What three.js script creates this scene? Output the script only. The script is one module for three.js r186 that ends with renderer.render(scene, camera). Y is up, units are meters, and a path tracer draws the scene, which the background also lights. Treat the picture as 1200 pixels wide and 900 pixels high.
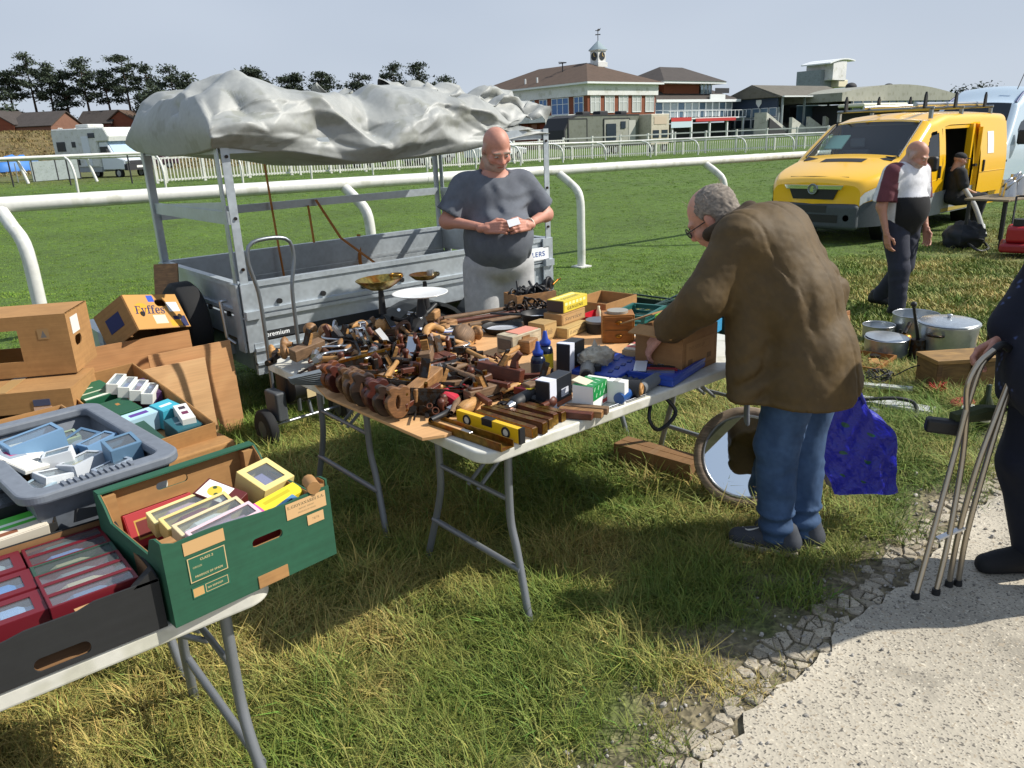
import * as THREE from 'three';
import { mergeGeometries } from 'three/addons/utils/BufferGeometryUtils.js';
import { RoundedBoxGeometry } from 'three/addons/geometries/RoundedBoxGeometry.js';
import { createNoise3D } from 'simplex-noise';

// ---------- camera, sky, sun, exposure ----------
const scene = new THREE.Scene();
const camera = new THREE.PerspectiveCamera(53.08, 4 / 3, 0.05, 3000);
camera.rotation.order = 'YXZ';
camera.position.set(0, 1.7, 0);
camera.rotation.set(-17.9 * Math.PI / 180, -39.5 * Math.PI / 180, -2.4 * Math.PI / 180);
scene.add(camera);

function mulberry(a) { return () => { a = (a + 0x6d2b79f5) | 0; let t = Math.imul(a ^ (a >>> 15), 1 | a); t = (t + Math.imul(t ^ (t >>> 7), 61 | t)) ^ t; return ((t ^ (t >>> 14)) >>> 0) / 4294967296; }; }
let rnd = mulberry(7);
const rr = (a, b) => a + (b - a) * rnd();
const noise3 = createNoise3D(mulberry(11));
const clamp = (x, a = 0, b = 1) => Math.min(b, Math.max(a, x));
const S = (a, b, x) => { const t = clamp((x - a) / (b - a)); return t * t * (3 - 2 * t); };
const mix = (a, b, t) => a + (b - a) * t;
const V = (x, y, z) => new THREE.Vector3(x, y, z);
const PI = Math.PI;

{ // hazy late-summer sky: pale blue above, whiter towards the horizon, thin cloud veil
  const w = 512, h = 256, d = new Float32Array(w * h * 4);
  for (let j = 0; j < h; j++) for (let i = 0; i < w; i++) {
    const el = ((j + 0.5) / h - 0.5) * PI, az = (i + 0.5) / w * 2 * PI, cx = Math.cos(az) * Math.cos(el), cz = Math.sin(az) * Math.cos(el), sy = Math.sin(el);
    const up = Math.max(0, sy), k = Math.pow(up, 0.55);
    const n = noise3(cx * 2.2, sy * 7, cz * 2.2) * 0.6 + noise3(cx * 5, sy * 16 + 5, cz * 5) * 0.4;
    const c = 1 + 0.035 * n, v = clamp(0.12 + 0.16 * n);
    let r = mix(0.515, 0.285, k), g = mix(0.57, 0.37, k), b = mix(0.635, 0.535, k);
    r = mix(r, 0.52, v) * c; g = mix(g, 0.565, v) * c; b = mix(b, 0.63, v) * c;
    if (sy < 0) { const t = S(0, -0.25, sy); r = mix(r, 0.12, t); g = mix(g, 0.14, t); b = mix(b, 0.07, t); }
    const o = (j * w + i) * 4; d[o] = r; d[o + 1] = g; d[o + 2] = b; d[o + 3] = 1;
  }
  const t = new THREE.DataTexture(d, w, h, THREE.RGBAFormat, THREE.FloatType);
  t.mapping = THREE.EquirectangularReflectionMapping; t.magFilter = t.minFilter = THREE.LinearFilter; t.wrapS = THREE.RepeatWrapping; t.needsUpdate = true;
  scene.background = t; scene.environment = t;
}
const SUN = V(0.74, 0.84, 0.58).normalize();
const sun = new THREE.DirectionalLight(new THREE.Color(1, 0.95, 0.86), 5);
sun.position.copy(SUN.clone().multiplyScalar(120)); sun.castShadow = true; sun.shadow.radius = 1.5;
sun.shadow.mapSize.set(4096, 4096); Object.assign(sun.shadow.camera, { left: -30, right: 30, top: 30, bottom: -30, near: 1, far: 300 });
scene.add(sun, sun.target);

const renderer = new THREE.WebGLRenderer({ antialias: true });
renderer.toneMapping = THREE.LinearToneMapping; renderer.toneMappingExposure = 1.2;
renderer.shadowMap.enabled = true;

// ---------- helpers ----------
const DS = THREE.DoubleSide;
function mat(c, rough = 0.8, metal = 0, x = {}) {
  const o = { roughness: rough, metalness: metal, side: DS, ...x };
  const m = x.transmission !== undefined || x.clearcoat !== undefined || x.sheen !== undefined ? new THREE.MeshPhysicalMaterial(o) : new THREE.MeshStandardMaterial(o);
  if (Array.isArray(c)) m.color.setRGB(...c); else m.color.set(c);
  return m;
}
function place(g, x = 0, y = 0, z = 0, rx = 0, ry = 0, rz = 0) {
  if (rx || ry || rz) g.applyMatrix4(new THREE.Matrix4().makeRotationFromEuler(new THREE.Euler(rx, ry, rz)));
  return g.translate(x, y, z);
}
const B = (w, h, d, ...p) => place(new THREE.BoxGeometry(w, h, d), ...p);
const RB = (w, h, d, r, ...p) => place(new RoundedBoxGeometry(w, h, d, 2, Math.min(r, w * .49, h * .49, d * .49)), ...p);
const CY = (r0, r1, h, seg = 16, ...p) => place(new THREE.CylinderGeometry(r0, r1, h, seg), ...p);
const SP = (r, sx, sy, sz, ...p) => place(new THREE.SphereGeometry(r, 16, 12).scale(sx, sy, sz), ...p);
const TO = (R, r, ...p) => place(new THREE.TorusGeometry(R, r, 8, 28), ...p);
const LA = (prof, seg = 24, ...p) => place(new THREE.LatheGeometry(prof.map(([a, b]) => new THREE.Vector2(a, b)), seg), ...p);
function TU(pts, r, seg = 8, smooth = false, div = 0) {
  const p = pts.map((q) => (q.isVector3 ? q : V(...q)));
  let c;
  if (smooth) c = new THREE.CatmullRomCurve3(p); else { c = new THREE.CurvePath(); for (let i = 1; i < p.length; i++) c.add(new THREE.LineCurve3(p[i - 1], p[i])); }
  return new THREE.TubeGeometry(c, div || (smooth ? p.length * 5 : (p.length - 1) * 8), r, seg, false);
}
function bar(a, b, w, h = w) { // square bar between two points
  const A = a.isVector3 ? a : V(...a), C = b.isVector3 ? b : V(...b), d = C.clone().sub(A), L = d.length();
  const g = new THREE.BoxGeometry(w, h, L), m = new THREE.Matrix4();
  const up = Math.abs(d.y) > 0.95 * L ? V(1, 0, 0) : V(0, 1, 0);
  m.lookAt(V(0, 0, 0), d, up); g.applyMatrix4(m); const c = A.clone().add(C).multiplyScalar(.5);
  return g.translate(c.x, c.y, c.z);
}
function rod(a, b, r0, r1 = r0, seg = 10) {
  const A = a.isVector3 ? a : V(...a), C = b.isVector3 ? b : V(...b), d = C.clone().sub(A), L = d.length();
  const g = new THREE.CylinderGeometry(r1, r0, L, seg), q = new THREE.Quaternion().setFromUnitVectors(V(0, 1, 0), d.normalize());
  g.applyQuaternion(q); const c = A.clone().add(C).multiplyScalar(.5);
  return g.translate(c.x, c.y, c.z);
}
function EX(pts, depth, bev = 0, ...p) { // outline in x,y extruded along z, centred in z
  const s = new THREE.Shape(pts.map((q) => new THREE.Vector2(q[0], q[1])));
  const g = new THREE.ExtrudeGeometry(s, { depth: depth - 2 * bev, bevelEnabled: bev > 0, bevelSize: bev, bevelThickness: bev, bevelOffset: -bev, bevelSegments: 1, curveSegments: 6 });
  g.translate(0, 0, -depth / 2 + bev); return place(g, ...p);
}
function merge(gs) {
  const l = gs.map((g) => { const n = g.index ? g.toNonIndexed() : g.clone(); for (const k of Object.keys(n.attributes)) if (!['position', 'normal', 'uv'].includes(k)) n.deleteAttribute(k); if (!n.attributes.uv) n.setAttribute('uv', new THREE.BufferAttribute(new Float32Array(n.attributes.position.count * 2), 2)); if (!n.attributes.normal) n.computeVertexNormals(); return n; });
  return l.length > 1 ? mergeGeometries(l) : l[0];
}
function uvBox(g, s) { // uv in metres, from the dominant direction of each face
  const p = g.attributes.position, uv = g.attributes.uv, a = V(0, 0, 0), b = V(0, 0, 0), c = V(0, 0, 0), n = V(0, 0, 0);
  for (let i = 0; i < p.count; i += 3) {
    a.fromBufferAttribute(p, i); b.fromBufferAttribute(p, i + 1); c.fromBufferAttribute(p, i + 2);
    n.subVectors(c, b).cross(V(0, 0, 0).subVectors(a, b)); const x = Math.abs(n.x), y = Math.abs(n.y), z = Math.abs(n.z);
    for (const [k, q] of [[i, a], [i + 1, b], [i + 2, c]]) {
      if (x >= y && x >= z) uv.setXY(k, q.z / s, q.y / s); else if (y >= z) uv.setXY(k, q.x / s, q.z / s); else uv.setXY(k, q.x / s, q.y / s);
    }
  }
}
const counts = {};
function numbered(n) { const k = counts[n] = (counts[n] ?? -1) + 1; return k ? n + '_' + String(k).padStart(3, '0') : n; }
function P(name, geos, m, parent, label) { // one mesh; a part when parent is given
  const g = merge(Array.isArray(geos) ? geos : [geos]);
  if (m.userData.s) uvBox(g, m.userData.s);
  const o = new THREE.Mesh(g, m); o.name = parent ? name : numbered(name); o.castShadow = o.receiveShadow = true;
  (parent || scene).add(o); if (label) o.userData.label = label; return o;
}
function tag(o, label, category, group, kind) { o.userData.label = label; o.userData.category = category; if (group) o.userData.group = group; if (kind) o.userData.kind = kind; return o; }
function T(name, label, category, pos = [0, 0, 0], ry = 0, group) {
  const o = new THREE.Group(); o.name = numbered(name); o.position.set(...pos); o.rotation.y = ry; scene.add(o); return tag(o, label, category, group);
}
function PT(name, label, category, geos, m, group) { return tag(P(name, geos, m), label, category, group); }
function copy(o, pos, ry, label, group) { const c = o.clone(); c.name = numbered(o.name.replace(/_\d\d\d$/, '')); c.position.set(...pos); c.rotation.y = ry; c.userData = { ...o.userData }; if (label) c.userData.label = label; if (group) c.userData.group = group; scene.add(c); return c; }

// ---------- textures (tileable) ----------
function hash(x, y, s) { let h = Math.imul(x, 374761393) ^ Math.imul(y, 668265263) ^ Math.imul(s, 1442695041); h = Math.imul(h ^ (h >>> 13), 1274126177); return ((h ^ (h >>> 16)) >>> 0) / 4294967296; }
function vn(u, v, nx, ny, s) { const x = u * nx, y = v * ny, i = Math.floor(x), j = Math.floor(y), a = x - i, b = y - j, f = a * a * (3 - 2 * a), g = b * b * (3 - 2 * b); const m = (k, n) => ((k % n) + n) % n; const h = (p, q) => hash(m(p, nx), m(q, ny), s); return mix(mix(h(i, j), h(i + 1, j), f), mix(h(i, j + 1), h(i + 1, j + 1), f), g); }
function fb(u, v, n, s, o = 4, ny = n) { let r = 0, a = .5, t = 0; for (let k = 0; k < o; k++) { r += a * vn(u, v, n << k, ny << k, s + k); t += a; a *= .55; } return r / t; }
function tex(size, fn, srgb = true) {
  const d = new Uint8Array(size * size * 4);
  for (let j = 0; j < size; j++) for (let i = 0; i < size; i++) { const c = fn((i + .5) / size, (j + .5) / size), o = (j * size + i) * 4; for (let k = 0; k < 3; k++) d[o + k] = clamp(c[k] ?? c[0], 0, 255); d[o + 3] = 255; }
  const t = new THREE.DataTexture(d, size, size); t.wrapS = t.wrapT = THREE.RepeatWrapping; t.magFilter = THREE.LinearFilter; t.minFilter = THREE.LinearMipmapLinearFilter; t.generateMipmaps = true; if (srgb) t.colorSpace = THREE.SRGBColorSpace; t.needsUpdate = true; return t;
}
const grey = (v) => [v, v, v];
const T_fine = tex(256, (u, v) => grey(205 + 50 * (fb(u, v, 32, 1, 3) * .6 + fb(u, v, 5, 5, 3) * .4)));
const T_bump = tex(256, (u, v) => grey(255 * fb(u, v, 24, 3, 3)), false);
const T_speck = tex(1024, (u, v) => { // exposed aggregate
  const n = fb(u, v, 3, 9, 6), f = vn(u, v, 230, 230, 21), g = vn(u, v, 130, 130, 25), q = vn(u, v, 180, 180, 31), st = S(.56, .72, fb(u, v, 5, 17, 4));
  let c = [205, 199, 186]; const m = (.74 + .42 * n) * (1 - .13 * st); c = c.map((x) => x * m);
  if (f > .78) c = [126, 122, 116].map((x) => x * (.7 + .6 * q)); else if (g > .84) c = [178, 168, 152]; else if (q > .84) c = [222, 216, 202]; return c; });
const T_speckB = tex(512, (u, v) => { const f = vn(u, v, 230, 230, 21), g = vn(u, v, 130, 130, 25); return grey(90 + 90 * f + 60 * g); }, false);
const T_card = tex(256, (u, v) => { const n = fb(u, v, 6, 41, 4), f = vn(u, v, 4, 120, 44), s = fb(u, v, 40, 47, 2); return [236 * (.84 + .12 * n + .06 * f + .06 * s), 232 * (.83 + .12 * n + .06 * f + .07 * s), 226 * (.82 + .12 * n + .07 * f + .07 * s)]; });
const T_ply = tex(512, (u, v) => { const w = fb(u, v, 3, 51, 3, 2), g = Math.sin((v * 7 + w * 3.2) * 2 * PI) * .5 + .5, f = vn(u, v, 10, 200, 55), b = fb(u, v, 3, 58, 3); const k = .84 + .035 * g + .08 * f + .12 * b; return [255 * k, 249 * k * (.99 + .01 * g), 241 * k * (.98 + .02 * g)]; });
const T_wood = tex(256, (u, v) => { const w = fb(u, v, 4, 61, 3, 2), g = fb(u, v + w * .1, 3, 64, 3, 40), b = fb(u, v, 6, 68, 3); const k = .55 + .45 * g * .8 + .2 * b; return [255 * k, 250 * k, 240 * k]; });
const T_galv = tex(256, (u, v) => { const a = vn(u, v, 26, 26, 71), b = fb(u, v, 4, 75, 4), k = .86 + .06 * a + .08 * b; return [248 * k, 252 * k, 255 * k]; });
const T_galvR = tex(256, (u, v) => grey(150 + 70 * vn(u, v, 26, 26, 71) + 40 * fb(u, v, 5, 79, 3)), false);
const T_cloth = tex(256, (u, v) => { const a = Math.sin(u * 2 * PI * 64) * Math.sin(v * 2 * PI * 64), n = fb(u, v, 8, 81, 4); return grey(255 * (.84 + .05 * a + .16 * n)); });
const T_rust = tex(256, (u, v) => { const n = fb(u, v, 7, 91, 4), f = fb(u, v, 40, 95, 2); const t = S(.42, .62, n); return [mix(205, 190, t) * (.7 + .4 * f), mix(200, 140, t) * (.7 + .4 * f), mix(195, 95, t) * (.7 + .4 * f)]; });
const T_dirt = tex(512, (u, v) => { const n = fb(u, v, 4, 101, 5), f = fb(u, v, 60, 105, 2), st = S(.6, .75, fb(u, v, 9, 109, 3)); const k = .82 + .14 * n + .06 * f - .07 * st; return [255 * k, 253 * k, 247 * k * (1 - .03 * st)]; });
const T_grass = tex(512, (u, v) => { const n = fb(u, v, 70, 111, 2), m = fb(u, v, 9, 115, 4), k = .55 + .55 * n + .25 * (m - .5); return [240 * k, 245 * k, 225 * k]; });
function tm(c, rough, t, s, metal = 0, x = {}) { const m = mat(c, rough, metal, { map: t, ...x }); m.userData.s = s; return m; }
function canvasTex(w, h, draw) { const c = document.createElement('canvas'); c.width = w; c.height = h; const g = c.getContext('2d'); draw(g, w, h); const t = new THREE.CanvasTexture(c); t.colorSpace = THREE.SRGBColorSpace; t.anisotropy = 4; return t; }
function decal(w, h, t, m = {}, ...p) { return [place(new THREE.PlaneGeometry(w, h), ...p), mat('#ffffff', .7, 0, { map: t, ...m })]; }

const MT = {
  white: mat('#e9ebea', .42), galv: tm('#c6ccd0', .45, T_galv, .5, .45, { roughnessMap: T_galvR }), galvDark: tm('#9ba1a4', .55, T_galv, .5, .7),
  black: mat('#17181a', .55), rubber: tm('#1b1c1e', .85, T_fine, .3), steel: mat('#b9bcc0', .3, .95), darkSteel: tm('#565658', .45, T_rust, .12, .8), chrome: mat('#d5d8dc', .12, 1),
  card: tm('#b68b58', .9, T_card, .6), cardDark: tm('#8d6840', .9, T_card, .6), ply: tm('#c79a6c', .75, T_ply, 1.2), plyPale: tm('#d8b184', .75, T_ply, 1.1),
  woodDark: tm('#6a452e', .5, T_wood, .12), woodRed: tm('#6a3724', .5, T_wood, .12), woodMid: tm('#a67c50', .55, T_wood, .14), woodPale: tm('#cb9a5e', .6, T_wood, .16), woodOld: tm('#8b6f55', .7, T_wood, .14),
  brass: tm('#b58f3e', .35, T_rust, .3, .85), rust: tm('#7a5138', .8, T_rust, .1, .3), plasticWhite: tm('#dcdcd6', .5, T_dirt, .8),
  legGrey: mat('#7e8287', .42, .35), red: mat('#b3202a', .4), blue: mat('#1f4fae', .45), glassDark: mat('#141c22', .06, .0), green: mat('#1e6b45', .55),
};

// ---------- ground ----------
const gy = (x, z) => -0.14 * S(3, 12, x) + 0.3 * S(26, 52, -z) * (1 - S(16, 34, x)) + 4.7 * S(86, 128, -z) * (1 - S(52, 100, x)) + 1.2 * S(120, 190, -z);
const pn = (x, z, s, k = 0) => noise3(x / s, k, z / s);
function grassColor(x, z) { // verge (long, part dried) to mown track turf to dry bank; linear base colours
  const t = S(3.6, 6.6, -z + .5 * pn(x, z, 2.2)), n = pn(x, z, 1.1, 3), n2 = pn(x, z, .35, 9), dry = S(-.42, .72, n * .7 + n2 * .45);
  const v = [mix(.125, .33, dry), mix(.178, .295, dry), mix(.028, .10, dry)];
  const mow = .045 * Math.sin(z * 1.4), m = 1 + .12 * pn(x, z, 3, 5) + .06 * n2 + mow, trk = [.128 * m, .222 * m, .022 * m];
  let c = v.map((a, i) => mix(a, trk[i], t));
  const far = S(40, 60, -z) * (1 - S(24, 40, x)), tan = [.20, .185, .07].map((a) => a * (1 + .25 * pn(x, z, 6, 2))); c = c.map((a, i) => mix(a, tan[i], far * .75));
  const bank = S(80, 100, -z) * (1 - S(60, 110, x)), bt = [.26, .18, .075].map((a) => a * (1 + .3 * pn(x, z, 4, 7))); return c.map((a, i) => mix(a, bt[i], bank));
}
const edgeZ = (x) => -.95 - .032 * clamp(x, -1, 6) + .035 * pn(x, 0, .5, 21) + .02 * pn(x, 0, .13, 22); // where the sound concrete ends
{
  const line = (f) => { const a = []; f(a); return a; };
  const xs = line((a) => { for (let x = -900; x < -60; x += 120) a.push(x); for (let x = -60; x < -6; x += 6) a.push(x); for (let x = -6; x < -.6; x += .5) a.push(x); for (let x = -.6; x < 6; x += .07) a.push(x); for (let x = 6; x < 24; x += .4) a.push(x); for (let x = 24; x < 130; x += 4) a.push(x); for (let x = 130; x <= 1500; x += 90) a.push(x); });
  const zs = line((a) => { for (let z = -1500; z < -200; z += 100) a.push(z); for (let z = -200; z < -26; z += 3) a.push(z); for (let z = -26; z < -5; z += .4) a.push(z); for (let z = -5; z < 0; z += .07) a.push(z); for (let z = 0; z < 20; z += 2) a.push(z); for (let z = 20; z <= 600; z += 80) a.push(z); });
  const nx = xs.length, nz = zs.length, p = new Float32Array(nx * nz * 3), c = new Float32Array(nx * nz * 3), uv = new Float32Array(nx * nz * 2), idx = [];
  for (let j = 0; j < nz; j++) for (let i = 0; i < nx; i++) {
    const x = xs[i], z = zs[j], o = j * nx + i; let col = grassColor(x, z);
    const nearEdge = S(-1.62, -1.12, z + .22 * pn(x, z, .45, 31) + .1 * pn(x, z, .15, 33)); // bare trodden earth by the path
    col = col.map((a, k) => mix(a * .9, [.30, .24, .175][k], nearEdge));
    const lump = z > -6 && z < -1.2 ? .012 * pn(x, z, .3, 40) + .02 * pn(x, z, 1, 41) : 0;
    p.set([x, gy(x, z) + lump * S(-1.15, -1.5, z) - (z > -.88 ? .05 : 0), z], o * 3); c.set(col, o * 3); uv.set([x / 1.3, z / 1.3], o * 2);
    if (i < nx - 1 && j < nz - 1) idx.push(o, o + nx, o + 1, o + 1, o + nx, o + nx + 1);
  }
  const g = new THREE.BufferGeometry(); g.setAttribute('position', new THREE.BufferAttribute(p, 3)); g.setAttribute('color', new THREE.BufferAttribute(c, 3)); g.setAttribute('uv', new THREE.BufferAttribute(uv, 2)); g.setIndex(idx); g.computeVertexNormals();
  const m = mat('#ffffff', .95, 0, { map: T_grass, vertexColors: true, bumpMap: T_grass, bumpScale: .02 });
  const o = new THREE.Mesh(g, m); o.name = 'ground'; o.receiveShadow = true; o.userData = { kind: 'structure', label: 'grass field with a mown racecourse track and dry verge' }; scene.add(o);
}
// ---------- concrete path ----------
{
  const path = new THREE.Group(); path.name = 'concrete_path'; path.userData = { kind: 'structure', label: 'pale exposed aggregate concrete path with a crumbling cracked edge' }; scene.add(path);
  const pts = []; for (let x = -8; x <= 26; x += x > -.5 && x < 6 ? .035 : .5) pts.push([x, -(edgeZ(x) + .012 * pn(x, 1, .05, 23))]); pts.push([26, -6], [-8, -6]);
  const s = new THREE.Shape(pts.map((q) => new THREE.Vector2(q[0], q[1]))), g = new THREE.ExtrudeGeometry(s, { depth: .06, bevelEnabled: false });
  g.rotateX(-PI / 2); // x, z = -y
  g.translate(0, -.045, 0);
  const cm = tm('#e6e2da', .92, T_speck, 1.25, 0, { bumpMap: T_speckB, bumpScale: .004 });
  for (let i = 0; i < g.attributes.position.count; i++) { const x = g.attributes.position.getX(i); g.attributes.position.setY(i, g.attributes.position.getY(i) + gy(x, 0)); }
  P('path_slab', g, cm, path);
  // broken fragments of the edge strip, each its own piece
  const cm2 = [tm('#d6d0c5', .93, T_speck, .9, 0, { bumpMap: T_bump, bumpScale: .006 }), tm('#c4bdb0', .93, T_speck, .8, 0, { bumpMap: T_bump, bumpScale: .006 }), tm('#dcd6ca', .93, T_speck, 1, 0, { bumpMap: T_bump, bumpScale: .006 })];
  rnd = mulberry(301);
  const pts2 = []; for (let ix = -1; ix < 92; ix++) for (let iz = -1; iz < 5; iz++) { if (iz >= 0 && iz < 4 && pn(ix * .05, iz * .05, .12, 70) > .35) continue; pts2.push([.42 + (ix + rr(-.46, .46)) * .046, (iz + rr(-.46, .46)) * .043, ix, iz, 1]); }
  let nfr = 0; const clip = (poly, px, py, nx, ny) => { const o = []; for (let i = 0; i < poly.length; i++) { const a = poly[i], b = poly[(i + 1) % poly.length], da = (a[0] - px) * nx + (a[1] - py) * ny, db = (b[0] - px) * nx + (b[1] - py) * ny; if (da <= 0) o.push(a); if ((da < 0) !== (db < 0)) { const t = da / (da - db); o.push([mix(a[0], b[0], t), mix(a[1], b[1], t)]); } } return o; };
  for (const [x, d, ix, iz] of pts2) { if (ix < 0 || iz < 0 || ix > 90 || iz > 3 || nfr > 285) continue; let poly = [[-.09, -.09], [.09, -.09], [.09, .09], [-.09, .09]];
    for (const [x2, d2] of pts2) { const ex = x2 - x, ed = d2 - d, L = Math.hypot(ex, ed); if (L < 1e-6 || L > .2) continue; poly = clip(poly, ex / 2 - ex / L * .0022, ed / 2 - ed / L * .0022, ex / L, ed / L); }
    const keep = 1 - S(.07, .16 + .05 * pn(x, 0, .4, 44), d); if (poly.length < 3 || rnd() > keep * 1.15 || pn(x, d, .2, 45) < -.5) continue;
    poly = poly.map(([a, b2]) => [a * rr(.9, 1), b2 * rr(.9, 1)]); const ge = EX(poly, .03, .004); ge.rotateX(-PI / 2); ge.rotateX(rr(-.05, .05)); ge.rotateZ(rr(-.05, .05)); const cz = edgeZ(x) - .028 - d; P('concrete_fragment', ge.translate(x, gy(x, cz) - .004 + rr(-.006, .004) - d * .03, cz), cm2[nfr % 3], path); nfr++; }
}
{ // loose grit and pebbles along the crumbling edge
  rnd = mulberry(404); const n = 900, im = new THREE.InstancedMesh(new THREE.IcosahedronGeometry(1, 0), mat('#ffffff', .95), n), m = new THREE.Matrix4(), c = new THREE.Color(), q = new THREE.Quaternion();
  for (let i = 0; i < n; i++) { const x = rr(.3, 5), d = Math.abs(rr(-1, 1) * rr(0, 1)), z = edgeZ(x) - (rnd() < .8 ? d * .4 : -d * .5), s = rr(.0025, .008) * (rnd() < .1 ? 1.8 : 1); q.setFromEuler(new THREE.Euler(rr(0, 3), rr(0, 3), rr(0, 3))); m.compose(V(x, gy(x, z) + (z > edgeZ(x) ? .016 : .006), z), q, V(s, s * .7, s * rr(.7, 1.3))); im.setMatrixAt(i, m); const k = rr(.16, .5); im.setColorAt(i, c.setRGB(k, k * .93, k * .82)); }
  im.name = 'grit'; im.castShadow = im.receiveShadow = true; tag(im, 'loose grit and small stones along the crumbling path edge', 'grit', null, 'stuff'); scene.add(im);
}
// ---------- grass ----------
function tuft(n, R, h, lean, w, seed) { const q = mulberry(seed), ps = [], cs = [], ix = [];
  for (let i = 0; i < n; i++) {
    const a = q() * 2 * PI, r = R * Math.sqrt(q()), bx = Math.cos(a) * r, bz = Math.sin(a) * r, d = q() * 2 * PI, L = h * (.5 + .7 * q()), le = lean * (.25 + q()), ww = w * (.7 + .6 * q());
    const dx = Math.cos(d), dz = Math.sin(d), px = -dz * ww, pz = dx * ww, o = ps.length / 3, dry = q();
    const col = dry > .80 ? [1.55, 1.32, 1.3] : dry > .6 ? [1.25, 1.1, 1] : [.72 + .4 * q(), .9 + .25 * q(), .75];
    for (let k = 0; k <= 2; k++) { const t = k / 2, y = L * (t - .25 * le * t * t), f = L * le * t * t; const s = k === 2 ? 0 : 1 - .3 * t;
      if (k < 2) { ps.push(bx + dx * f + px * s, y, bz + dz * f + pz * s, bx + dx * f - px * s, y, bz + dz * f - pz * s); cs.push(...col, ...col); } else { ps.push(bx + dx * f, y, bz + dz * f); cs.push(...col); } }
    ix.push(o, o + 1, o + 2, o + 2, o + 1, o + 3, o + 2, o + 3, o + 4);
  }
  const g = new THREE.BufferGeometry(); g.setAttribute('position', new THREE.Float32BufferAttribute(ps, 3)); g.setAttribute('color', new THREE.Float32BufferAttribute(cs, 3)); g.setIndex(ix); g.computeVertexNormals(); return g; }
{
  rnd = mulberry(909);
  const gm = mat('#ffffff', .75, 0, { vertexColors: true });
  const kinds = [[tuft(14, .055, .075, 1.35, .0015, 1), []], [tuft(14, .06, .10, 1.6, .0016, 2), []], [tuft(9, .05, .055, 1.6, .002, 3), []], [tuft(12, .10, .05, .8, .005, 4), []], [tuft(16, .3, .07, .7, .014, 5), []]];
  const put = (k, x, z, sc, col) => kinds[k][1].push([x, z, sc, col]);
  const zones = [[1.0, 3.2, 1500, 0], [3.2, 6, 800, 1], [6, 12, 260, 3], [12, 26, 75, 3], [26, 60, 9, 4]];
  for (const [d0, d1, den, kk] of zones) { const half = 48 * PI / 180, area = half * (d1 * d1 - d0 * d0), n = Math.floor(area * den);
    for (let i = 0; i < n; i++) {
      const d = Math.sqrt(mix(d0 * d0, d1 * d1, rnd())), a = (rnd() * 2 - 1) * half + 39.5 * PI / 180, x = Math.sin(a) * d, z = -Math.cos(a) * d;
      const e = edgeZ(x) - z; if (e < .02) continue; // the path
      if (e > .02 && e < .3 && rnd() < .02) { put(0, x, z, rr(.4, .8), grassColor(x, z)); continue; } const bare = S(.5, .02, e + .25 * pn(x, z, .35, 31) + .12 * pn(x, z, .12, 33)); if (rnd() < bare * 1.02) continue;
      const c = grassColor(x, z), j = rr(.75, 1.25); const long = 1 - S(3.6, 6.6, -z);
      const patch = pn(x, z, .4, 61) * .35 + pn(x, z, .16, 62) * .3;
      const k = kk >= 3 ? kk : rnd() < .3 ? 2 : kk;
      put(k, x, z, (kk >= 3 ? mix(.42, 1.1, long) : mix(.5, 1.05, long)) * (1 + patch) * rr(.8, 1.2) * (1 - .5 * bare), c.map((v, q) => v * j * (q === 0 ? rr(.9, 1.12) : 1)));
    } }
  kinds.forEach(([g, L], k) => {
    const im = new THREE.InstancedMesh(g, gm, L.length), m = new THREE.Matrix4(), q = new THREE.Quaternion(), e = new THREE.Euler(), col = new THREE.Color();
    L.forEach(([x, z, s, c], i) => { e.set(rr(-.2, .2), rnd() * 6.28, rr(-.2, .2)); q.setFromEuler(e); m.compose(V(x, gy(x, z) - .004, z), q, V(s, s, s)); im.setMatrixAt(i, m); im.setColorAt(i, col.setRGB(...c)); });
    im.name = numbered('grass'); im.castShadow = k < 4; im.receiveShadow = true;
    tag(im, ['upright blades of long verge grass around the stall tables', 'tall matted part-dried grass under the stall tables', 'flattened yellowish grass blades along the concrete path', 'short mown turf blades beyond the stall', 'far mown turf tufts of the racecourse track'][k], 'grass', null, 'stuff'); scene.add(im);
  });
}
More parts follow.
